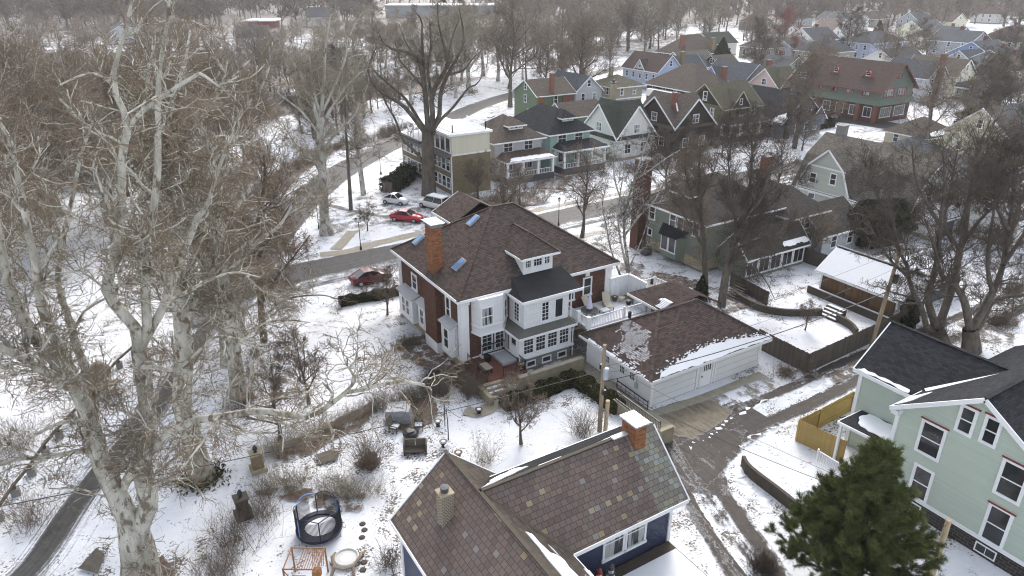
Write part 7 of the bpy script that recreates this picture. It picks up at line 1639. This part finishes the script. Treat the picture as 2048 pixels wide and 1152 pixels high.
for i in range(5): m.tube([Vz(math.cos(t)*(.3+.06*i),math.sin(t)*(.3+.05*i),.58-.03*i+.03*math.sin(3*t+i)) for t in np.linspace(0,6.28,20)],.03,5)
m.build('hose',M['blackplastic'],T,world=False)
p=at(831,905); T=thing('garden_bench','low dark garden bench with two olive cushions and snowy ground around','bench',(p.x,p.y,0),math.radians(-26)); MB().box(-.75,.75,-.35,.35,.2,.34).build('seat',M['darktimber'],T,world=False)
for s in (-1,1): MB().obox(Vz(s*.36,.34,.62),Vz(.34,0,0),Vz(0,.05,.01),Vz(0,.06,.24)).build('cushion',M['wicker'],T,world=False)
for x in (-.74,.74): MB().box(x-.04,x+.04,-.36,.42,0,.85).build('end_frame',M['darktimber'],T,world=False)
p=at(890,852); q=at(897,880); T=thing('garden_arch','slim black metal garden arch standing in the snow','arch',(p.x,p.y,0)); m=MB(); 
for d in (Vz(0,0,0),q-p): m.tube([p+d,p+d+Vz(0,0,1.6),p+d.lerp(Vz((q-p).x/2,(q-p).y/2,0),.7)+Vz(0,0,2.2)],.04,6)
m.build('frame',M['black'],T)
for px,l in (((876,852),'small dark planter urn left of the black arch'),((887,893),'snow topped planter below the black arch'),((958,828),'dark planter pot on the lawn near the stone steps'),((917,915),'small terracotta planter beside navy house ridge')):
    p=at(*px); T=thing('planter',l,'planter',(p.x,p.y,0)); m=MB(); m.lathe((0,0,0),[(.16,0),(.12,.1),(.26,.4),(.3,.45),(.24,.45)],12); m.build('pot',M['black' if px[0]!=917 else 'terracotta'],T,world=False); m=MB(); m.lathe((0,0,.42),[(0,.08),(.24,0)],10); m.build('snow_cover',M['snow'],T,world=False)
# terrace pots and bench
T=thing('terrace_planter','black tub planter on the red brick terrace','planter',(24.6,44.3,.9)); m=MB(); m.lathe((0,0,0),[(.22,0),(.34,.5),(.3,.5),(.28,.4)],14); m.build('tub',M['black'],T,world=False)
T=thing('terrace_urn','pale stone urn on the terrace beside black railing','urn',(26.3,41.9,.9)); m=MB(); m.lathe((0,0,0),[(.14,0),(.08,.12),(.24,.4),(.28,.5),(.22,.5)],12); m.build('urn_bowl',M['stone'],T,world=False)
T=thing('terrace_bench','small pale topped bench on the terrace edge','bench',(23.6,43.0,.9)); MB().box(-.35,.45,-.55,.55,.42,.48).build('seat',M['concrete'],T,world=False)
for x in (-.3,.4): 
    for y in (-.45,.45): MB().box(x-.03,x+.03,y-.03,y+.03,0,.42).build('leg',M['black'],T,world=False)
# deck furniture
T=thing('closed_umbrella','closed pale lilac garden umbrella in the deck table','umbrella',(33.9,43.1,3)); m=MB(); m.lathe((0,0,.8),[(.05,0),(.30,.15),(.18,.7),(.10,1.3),(.02,1.5)],12); m.build('canopy',M['umbrella'],T,world=False); m=MB(); m.tube([Vz(0,0,0),Vz(0,0,2.4)],.025,6); m.build('pole_shaft',M['white'],T,world=False)
T=thing('deck_table','round glass topped deck table with dark rim','table',(33.95,43.12,3)); m=MB(); m.lathe((0,0,.68),[(.08,0),(.75,0),(.75,.04),(.08,.04)],20); m.build('table_top',M['darkgrey'],T,world=False)
for k in range(4): MB().tube([Vz(.5*math.cos(k*1.57+.4),.5*math.sin(k*1.57+.4),0),Vz(.6*math.cos(k*1.57+.4),.6*math.sin(k*1.57+.4),.68)],.025,5).build('leg',M['black'],T,world=False)
def chaise(label,x,y,rz):
    T=thing('deck_chair',label,'deck chair',(x,y,3),rz); MB().box(-.34,.34,-.9,.35,.32,.40).build('seat',M['ceramic'],T,world=False); MB().obox(Vz(0,.62,.68),Vz(.34,0,0),Vz(0,.03,-.02),Vz(0,.28,.36)).build('backrest',M['ceramic'],T,world=False)
    for a in (-.34,.34):
        for b in (-.8,.3): MB().box(a-.025,a+.025,b-.025,b+.025,0,.32).build('leg',M['black'],T,world=False)
chaise('cream reclining deck chair against the brick wall',34.9,44.2,math.radians(8)); chaise('cream reclining deck chair nearer the flower pots',36.6,44.0,math.radians(-25))
T=thing('deck_ottoman','small snowy topped side table between the deck chairs','table',(35.6,43.1,3)); MB().box(-.4,.4,-.3,.3,.3,.36).build('table_top',M['snow'],T,world=False)
for a in (-.35,.35):
    for b in (-.25,.25): MB().box(a-.02,a+.02,b-.02,b+.02,0,.3).build('leg',M['black'],T,world=False)
for i,(x,y,c,l) in enumerate(((37.9,44.6,'terracotta','brown glazed flower pot nearest the white screen'),(38.35,44.2,'ceramic','cream flower pot in the middle of the deck pots'),(38.5,43.4,'black','black tub with snow on the deck'),(37.2,44.9,'darkgrey','slim dark bird bath on the deck'))):
    T=thing('flower_pot',l,'pot',(x,y,3)); m=MB(); m.lathe((0,0,0),[(.18,0),(.3,.35),(.33,.42),(.26,.42)] if i<3 else [(.14,0),(.05,.1),(.05,.65),(.3,.75),(.3,.8)],14); m.build('pot_body',M[c],T,world=False); m=MB(); m.lathe((0,0,.39 if i<3 else .8),[(0,.05),(.25,0)],12); m.build('snow_cover',M['snow'],T,world=False)
T=thing('storage_box','dark lidded storage shed beside the white deck rail','shed',(44.6,44.0,0)); MB().box(44.4,46.2,42.0,44.4,0,1.5).build('box_body',M['darkgrey'],T); m=MB(); m.slab([Vz(44.2,41.8,1.55),Vz(46.4,41.8,1.55),Vz(46.4,44.6,1.95),Vz(44.2,44.6,1.95)],.08); r_=m.build('lid',M['blackshingle'],T); snow_blob(rp,[Vz(45.3,41.9,1.57),Vz(46.3,41.9,1.57),Vz(46.3,43.2,1.75),Vz(45.5,42.8,1.70)],'snow_cover',r_,'snow',.06,5,.15)
T=thing('air_conditioner','grey air conditioning unit beside the sage house bay','air conditioner',(53.2,57.6,0)); MB().box(52.8,53.7,57.2,58.1,.05,.95).build('casing',M['darkgrey'],T); m=MB(); m.lathe((53.25,57.65,.955),[(.0,.02),(.36,.0)],14); m.build('fan_grille',M['black'],T)
# snowmen by the back porch of the navy house
def snowman(label,x,y,hat):
    T=thing('snowman_figure',label,'snowman',(x,y,.9)); m=MB(); 
    for z,r in ((.28,.30),(.70,.22),(1.02,.16)): m.lathe((0,0,z),[(r*math.sin(t),-r*math.cos(t)) for t in np.linspace(0,math.pi,9)],14)
    m.build('snow_body',M['snow'],T,smooth=True,world=False); m=MB(); m.lathe((0,0,1.12),[(.19,0),(.17,.06),(.15,.2),(.05,.30),(0,.32)],12); m.build('hat',M[hat],T,world=False); m=MB(); m.tube([Vz(.2*math.cos(t),.2*math.sin(t),.86) for t in np.linspace(0,6.28,14)],.05,6); m.build('scarf',M[hat],T,world=False)
    m=MB(); m.tube([Vz(-.1,-.14,1.04),Vz(-.18,-.30,1.03)],[.03,.005],6); m.build('nose',M['deadleaf'],T,world=False)
snowman('snowman figure with red hat beside the navy wall',17.9,20.9,'red'); snowman('snowman figure with dark hat right of the red hatted one',18.6,20.8,'darkgrey')
for i,(x,y) in enumerate(((675,1048),(679,1060),(674,1075),(672,1112),(678,1125),(676,1140))):
    p=at(x+50,y); 
    o=MB().lathe((p.x,p.y,.01),[(.0,.06),(.16,.05),(.2,0)],8).build('stepping_stone',M['darktimber']); tag(o,'dark round stepping stone in the snow left of the navy house','stone','stepping stones left of the navy house')
T=thing('picnic_table','small grey picnic table in the snow left of the river road','table',(at(215,785).x,at(215,785).y,0)); MB().box(-.9,.9,-.4,.4,.68,.75).build('table_top',M['timber'],T,world=False)
for y in (-.75,.75): MB().box(-.9,.9,y-.13,y+.13,.40,.46).build('bench_seat',M['timber'],T,world=False)
for x in (-.6,.6): MB().box(x-.05,x+.05,-.8,.8,.0,.40).build('leg',M['timber'],T,world=False)
# ---------------------------------------------------------------- leafy hedges and evergreens
def leaves(P,size,rng,nrm=None,elong=1.6):
    n=len(P); a=rng.normal(size=(n,3)); a/=np.linalg.norm(a,axis=1)[:,None]; b=np.cross(a,rng.normal(size=(n,3))); b/=np.linalg.norm(b,axis=1)[:,None]
    s=size*rng.uniform(.6,1.4,(n,1)); V=np.stack([P-a*s*elong*.5,P+b*s*.35,P+a*s*elong*.5,P-b*s*.35],1).reshape(-1,3); F=np.arange(n*4).reshape(-1,4); return V,F
def hedge(label,pts,w,h,mat,n,leaf,seed,name='hedge',round_=.0,twigs=True):
    rng=np.random.default_rng(seed); P=smooth_path([Vector((p[0],p[1],0)) for p in pts],5) if len(pts)>2 else [Vector((p[0],p[1],0)) for p in pts]
    A_=np.array([tuple(p) for p in P]); seg=np.linalg.norm(np.diff(A_,axis=0),axis=1); s=np.concatenate([[0],np.cumsum(seg)]); u=rng.uniform(0,s[-1],n); C=np.stack([np.interp(u,s,A_[:,k]) for k in range(3)],1)
    D=np.gradient(A_,axis=0); D/=np.linalg.norm(D,axis=1)[:,None]; N=np.stack([-np.interp(u,s,D[:,1]),np.interp(u,s,D[:,0]),np.zeros(n)],1)
    # surface of a rounded box, pushed in and out by clumps
    t=rng.uniform(-1,1,n); side=rng.random(n); wob=1+.10*np.sin(u*2.1)+.08*np.sin(u*5.3+1)
    off=np.where(side<.45,t,np.sign(t)); z=np.where(side<.45,1.0,rng.random(n)); dep=1-.22*rng.random(n)**1.5
    X=C+N*(off*w/2*wob*dep)[:,None]; X[:,2]=np.maximum(.03,z*h*wob*np.where(side<.45,dep,1.0)*(1-.12*np.abs(off)**3))
    V,F=leaves(X,leaf,rng); m=MB()
    for a,b in zip(P[:-1],P[1:]): m.beam(a+Vz(0,0,h*.42),b+Vz(0,0,h*.42),w*.62,h*.80)
    o=obj_np(name,[(V,F,0)],[M[mat]]); tag(o,label,'hedge'); k=m.build('woody_core',M['darkbark']); k.parent=o; return o
hedge('clipped dark evergreen hedge along the pavement left of the brick house',A([(680,612),(720,603),(760,597),(798,588)]),.9,.85,'yewgreen',14000,.10,1)
hedge('olive evergreen hedge across the garden below the concrete wall',A([(1005,818),(1080,792),(1150,764)]),1.1,1.0,'boxgreen',16000,.10,2)
hedge('olive evergreen hedge running down beside the garage path',A([(1152,766),(1190,790),(1240,826)]),1.2,.95,'boxgreen',13000,.10,3)
hedge('dark clipped bushes in front of the black roofed bungalow',A([(1520,272),(1560,270),(1610,260),(1660,252)]),3.0,2.0,'yewgreen',9000,.26,4)
hedge('dark evergreen bush mass at the corner of the flat roofed house',A([(775,385),(800,372),(820,352)]),2.6,2.0,'yewgreen',8000,.2,5)
def twig_hedge(label,pts,w,h,n,mat,seed,rt=.009):
    P=smooth_path([Vector((p[0],p[1],0)) for p in pts],6); c=[]
    rr=np.random.default_rng(seed)
    for i in range(n): k=rr.integers(0,len(P)-1); q=P[k].lerp(P[k+1],rr.random()); c.append((q.x+rr.normal()*w*.3,q.y+rr.normal()*w*.3))
    o=scrub('twig_hedge',label,c,mat,seed,(h*.8,h*1.2),9,rt,None,'hedge'); return o
twig_hedge('pale twiggy bare hedge from the finial pillar up to the tarpaulin',A([(530,912),(600,888),(680,850),(745,822)]),1.2,1.2,100,'twigtan',41,.007)
twig_hedge('greyish bare hedge above the trampoline',A([(530,975),(600,972),(680,985),(742,992)]),1.2,1.2,100,'twigtan',42,.007)
twig_hedge('brown bare hedge behind the tarpaulin and garden chairs',A([(745,822),(800,805),(860,790),(890,785)]),1.2,1.3,120,'twigbrown',43,.007)
def shrub(label,px,h,w,n,mat,seed,rt=.007,name='shrub'):
    p=at(*px); rr=np.random.default_rng(seed); c=[(p.x+rr.normal()*w*.22,p.y+rr.normal()*w*.22) for _ in range(n)]
    return scrub(name,label,c,mat,seed,(h*.6,h*1.1),7,rt,None,'shrub')
for i,a in enumerate([('big olive brown shrub between terrace and snowy lawn',(945,790),2.3,1.6,40,'twigbrown'),('rounded bare shrub left of the brick chimney breast',(868,765),1.6,1.4,40,'twigdark'),('tall narrow rusty bare shrub below the upper hedge',(737,932),2.7,.9,40,'twigbrown'),('pale thin shrub behind the navy house ridge',(968,925),2.0,.9,12,'twigtan'),('upright bare shrub by the transformer pole',(1166,868),2.6,.9,22,'twigbrown'),
 ('sprawling bramble of bare stems below the stone gate pillar',(470,1090),2.2,3.0,30,'twigbrown'),('large bare bush left of the trampoline',(530,1030),2.0,1.8,22,'twigbrown'),('bare tangle at the lower left of the trampoline',(440,1150),2.0,2.4,34,'twigbrown'),('small bare shrub by the left wall of the navy house',(779,1135),1.5,.7,18,'twigdark'),('low brown shrub row against the left wall of the brick house',(818,690),1.1,2.2,50,'twigbrown'),('dark shrub by the foundation under the corner pilaster',(905,760),1.4,1.2,36,'twigbrown'),
 ('round dark bare bush at the bottom edge left of the pine',(1525,1140),1.1,1.0,60,'twigdark'),('scruffy shrub beside the garage right corner',(1570,752),1.1,1.2,30,'twigbrown'),('bare branched shrub at far left below the guard rail',(40,900),2.6,2.5,26,'twigbrown'),('second bare shrub at the left edge by guard rail',(70,1050),2.2,2.6,24,'twigbrown'),('purple brown shrub by the right pale utility pole fence',(1850,672),1.2,2.0,40,'twigbrown'),('brush heap on the snow right of the catalpa stems',(2000,650),1.3,3.0,70,'twigdark')]):
    shrub(*a,seed=60+i)
put('small0',at(1042,888),height_at(1075,735,at(1042,888)),'small spreading bare tree on the snowy lawn above the navy roof')
def conifer(label,px,h,w,mat,n,leaf,seed,name='evergreen_tree',shape='cone',cat='tree'):
    p=at(*px); rng=np.random.default_rng(seed); T=thing(name,label,cat,(p.x,p.y,0)); z=rng.random(n)**.8
    prof=(1-z)**.8 if shape=='cone' else np.sqrt(np.maximum(0,1-(2*z-1)**2))*.9+.1*(1-z); a=rng.uniform(0,6.283,n); cl=1+.22*np.sin(a*5+z*9)+.14*np.sin(a*3-z*17); r=w/2*prof*cl*(1-.35*rng.random(n)**2)
    X=np.stack([r*np.cos(a),r*np.sin(a),.05+z*h],1); V,F=leaves(X,leaf,rng); obj_np('crown',[(V,F,0)],[M[mat]],T); m=MB(); m.tube([Vz(0,0,0),Vz(0,0,h*.9)],[.14,.03],7); m.build('trunk',M['darkbark'],T,world=False); return T
conifer('dark columnar evergreen beside the timber garage corner',(1812,660),3.4,1.5,'yewgreen',9000,.14,1,shape='egg')
conifer('large dark yew beneath the gambrel roof corner',(1735,492),5.5,6.0,'yewgreen',14000,.26,2,'yew_tree','egg'); conifer('second dark yew right of the large one',(1785,470),4.5,4.5,'yewgreen',9000,.26,3,'yew_tree','egg')
conifer('dark evergreen among far trees behind the periwinkle house',(1440,140),10,8,'yewgreen',7000,.5,4); conifer('dark yew in front of the long white porch',(1950,262),5,7,'yewgreen',7000,.35,5,'yew_tree','egg'); conifer('dark evergreen at far right above the cream house',(1750,98),11,8,'yewgreen',6000,.55,6); conifer('spruce small and dark near dense twigged tree foot',(1400,600),2.6,1.6,'yewgreen',5000,.14,7)
# the long-needled pine in the foreground
def pine(label,px,H_,seed):
    p=at(*px); rng=np.random.default_rng(seed); T=thing('pine_tree',label,'tree',(p.x,p.y,0)); br=[];R_=[]
    zs=np.arange(.6,H_-.25,.34)
    for z in zs:
        k=7 if z<H_*.7 else 5; a0=rng.uniform(0,6.28); f=z/H_
        for i in range(k):
            a=a0+i*6.283/k+rng.normal()*.25; L=(4.7*(1-f)**1.05+.10)*rng.uniform(.75,1.15); d=np.array([math.cos(a),math.sin(a),.10+.55*f]); d/=np.linalg.norm(d); q=[np.array([0,0,z])]
            for s in range(5): d=d+np.array([0,0,.07])+rng.normal(size=3)*.05; d/=np.linalg.norm(d); q.append(q[-1]+d*L/5)
            br.append(np.array(q)); R_.append(np.linspace(.05*(1-f)+.015,.012,6))
    P=np.stack(br); R=np.stack(R_); tp=np.array([[[0,0,0],[.05,0,H_*.25],[0,.05,H_*.5],[.03,0,H_*.75],[0,0,H_*.9],[0,0,H_]]],float); tr=np.array([[.26,.22,.17,.1,.05,.02]])
    P2,R2=grow(rng,P,R,len(P)*13,.2,1,.4,1.0,(25,55),.08,.10,4,.02,.008)
    obj_np('trunk',[tubes(tp,tr,9)+(0,),tubes(P,R,5)+(0,),tubes(P2,R2,3)+(0,)],[M['darkbark']],T)
    # needle tufts along and at the ends of the shoots
    tips=[P2[:,-1],P2[:,-2],.5*(P2[:,-1]+P2[:,-2]),P[:,-1],P[:,-2],P2[:,1]]; dirs=[P2[:,-1]-P2[:,-2]]*3+[P[:,-1]-P[:,-2]]*2+[P2[:,1]-P2[:,0]]
    C=np.concatenate(tips); D=np.concatenate(dirs); D/=np.linalg.norm(D,axis=1)[:,None]; k=46; n=len(C)*k
    C=np.repeat(C,k,0); D=np.repeat(D,k,0); v=D*.55+rng.normal(size=(n,3))*.62; v[:,2]+=.18; v/=np.linalg.norm(v,axis=1)[:,None]; L=rng.uniform(.15,.27,n)[:,None]; s=np.cross(v,rng.normal(size=(n,3))); s/=np.linalg.norm(s,axis=1)[:,None]; C=C+rng.normal(size=(n,3))*.03
    V=np.stack([C-s*.006,C+s*.006,C+v*L+s*.004,C+v*L-s*.004],1).reshape(-1,3); F=np.arange(n*4).reshape(-1,4); obj_np('crown',[(V,F,0)],[M['needle']],T); return T
pb=at(1662,1195); pine('big green long needled pine beside the mint house',(1690,1195),height_at(1735,880,at(1690,1195)),8)
rng=np.random.default_rng(9); q=T4L[rng.choice(len(T4L),1300),-1]; iv=leaves(q+rng.normal(size=q.shape)*.03,.13,rng); obj_np('dead_leaves',[(iv[0],iv[1],0)],[M['deadleaf']],T4R)
rng=np.random.default_rng(3); q=rng.normal(size=(1100,3))*np.array([.55,.55,.35]); q[:,2]=np.abs(q[:,2]); q[:,:2]+=q[:,:2]/(np.linalg.norm(q[:,:2],axis=1)[:,None]+.2)*.35; iv=leaves(q,.16,rng); obj_np('ivy',[(iv[0],iv[1],0)],[M['boxgreen']],IVY)
# ---------------------------------------------------------------- light and camera
W=bpy.data.worlds.new('World'); SC.world=W; W.use_nodes=True; nt=W.node_tree
SUN_EL=math.radians(38); SUN_AZ=math.radians(52)   # azimuth measured from +x towards +y
sky=nt.nodes.new('ShaderNodeTexSky'); sky.sky_type='NISHITA'; sky.sun_disc=False
sky.sun_elevation=SUN_EL; sky.sun_rotation=math.pi/2-SUN_AZ
sky.air_density=1.0; sky.dust_density=3.0; sky.ozone_density=1.0
bg=nt.nodes['Background']; bg.inputs[1].default_value=.15; hs_=nt.nodes.new('ShaderNodeHueSaturation'); hs_.inputs['Saturation'].default_value=.38; nt.links.new(sky.outputs[0],hs_.inputs['Color']); nt.links.new(hs_.outputs[0],bg.inputs[0])
sl_=bpy.data.lights.new('Sun','SUN'); sl_.energy=.55; sl_.angle=math.radians(18); sl_.color=(1.0,.96,.90)
so=bpy.data.objects.new('Sun',sl_); COL.objects.link(so)
dv=Vector((math.cos(SUN_EL)*math.cos(SUN_AZ),math.cos(SUN_EL)*math.sin(SUN_AZ),math.sin(SUN_EL)))
so.rotation_euler=dv.to_track_quat('Z','Y').to_euler(); so.location=dv*200
cd=bpy.data.cameras.new('Camera'); cd.sensor_width=36; cd.lens=FPX/2048*36; cd.clip_end=6000; cd.clip_start=.5
co=bpy.data.objects.new('Camera',cd); COL.objects.link(co); co.location=(0,0,HC); co.rotation_euler=(math.pi/2-TH,0,-YAW); SC.camera=co
SC.view_settings.view_transform='Standard'; SC.view_settings.look='None'; SC.view_settings.gamma=1; SC.view_settings.exposure=1.38
SC.render.engine='CYCLES'; SC.cycles.max_bounces=5; SC.cycles.diffuse_bounces=3; SC.cycles.glossy_bounces=2; SC.cycles.transparent_max_bounces=24; SC.cycles.use_denoising=True; SC.cycles.pixel_filter_type='BLACKMAN_HARRIS'; SC.cycles.filter_width=1.1

hz=MB(); hz.box(-900,1500,-120,1250,-1.0,60)
hm=bpy.data.materials.new('winter haze'); hm.use_nodes=True; hn=hm.node_tree; hn.nodes.remove(hn.nodes['Principled BSDF'])
pv=hn.nodes.new('ShaderNodeVolumePrincipled'); pv.inputs['Color'].default_value=(.88,.88,.90,1); pv.inputs['Density'].default_value=.0002; pv.inputs['Anisotropy'].default_value=0.2
hn.links.new(pv.outputs[0],hn.nodes['Material Output'].inputs['Volume'])
ho=hz.build('haze',hm); ho['kind']='stuff'
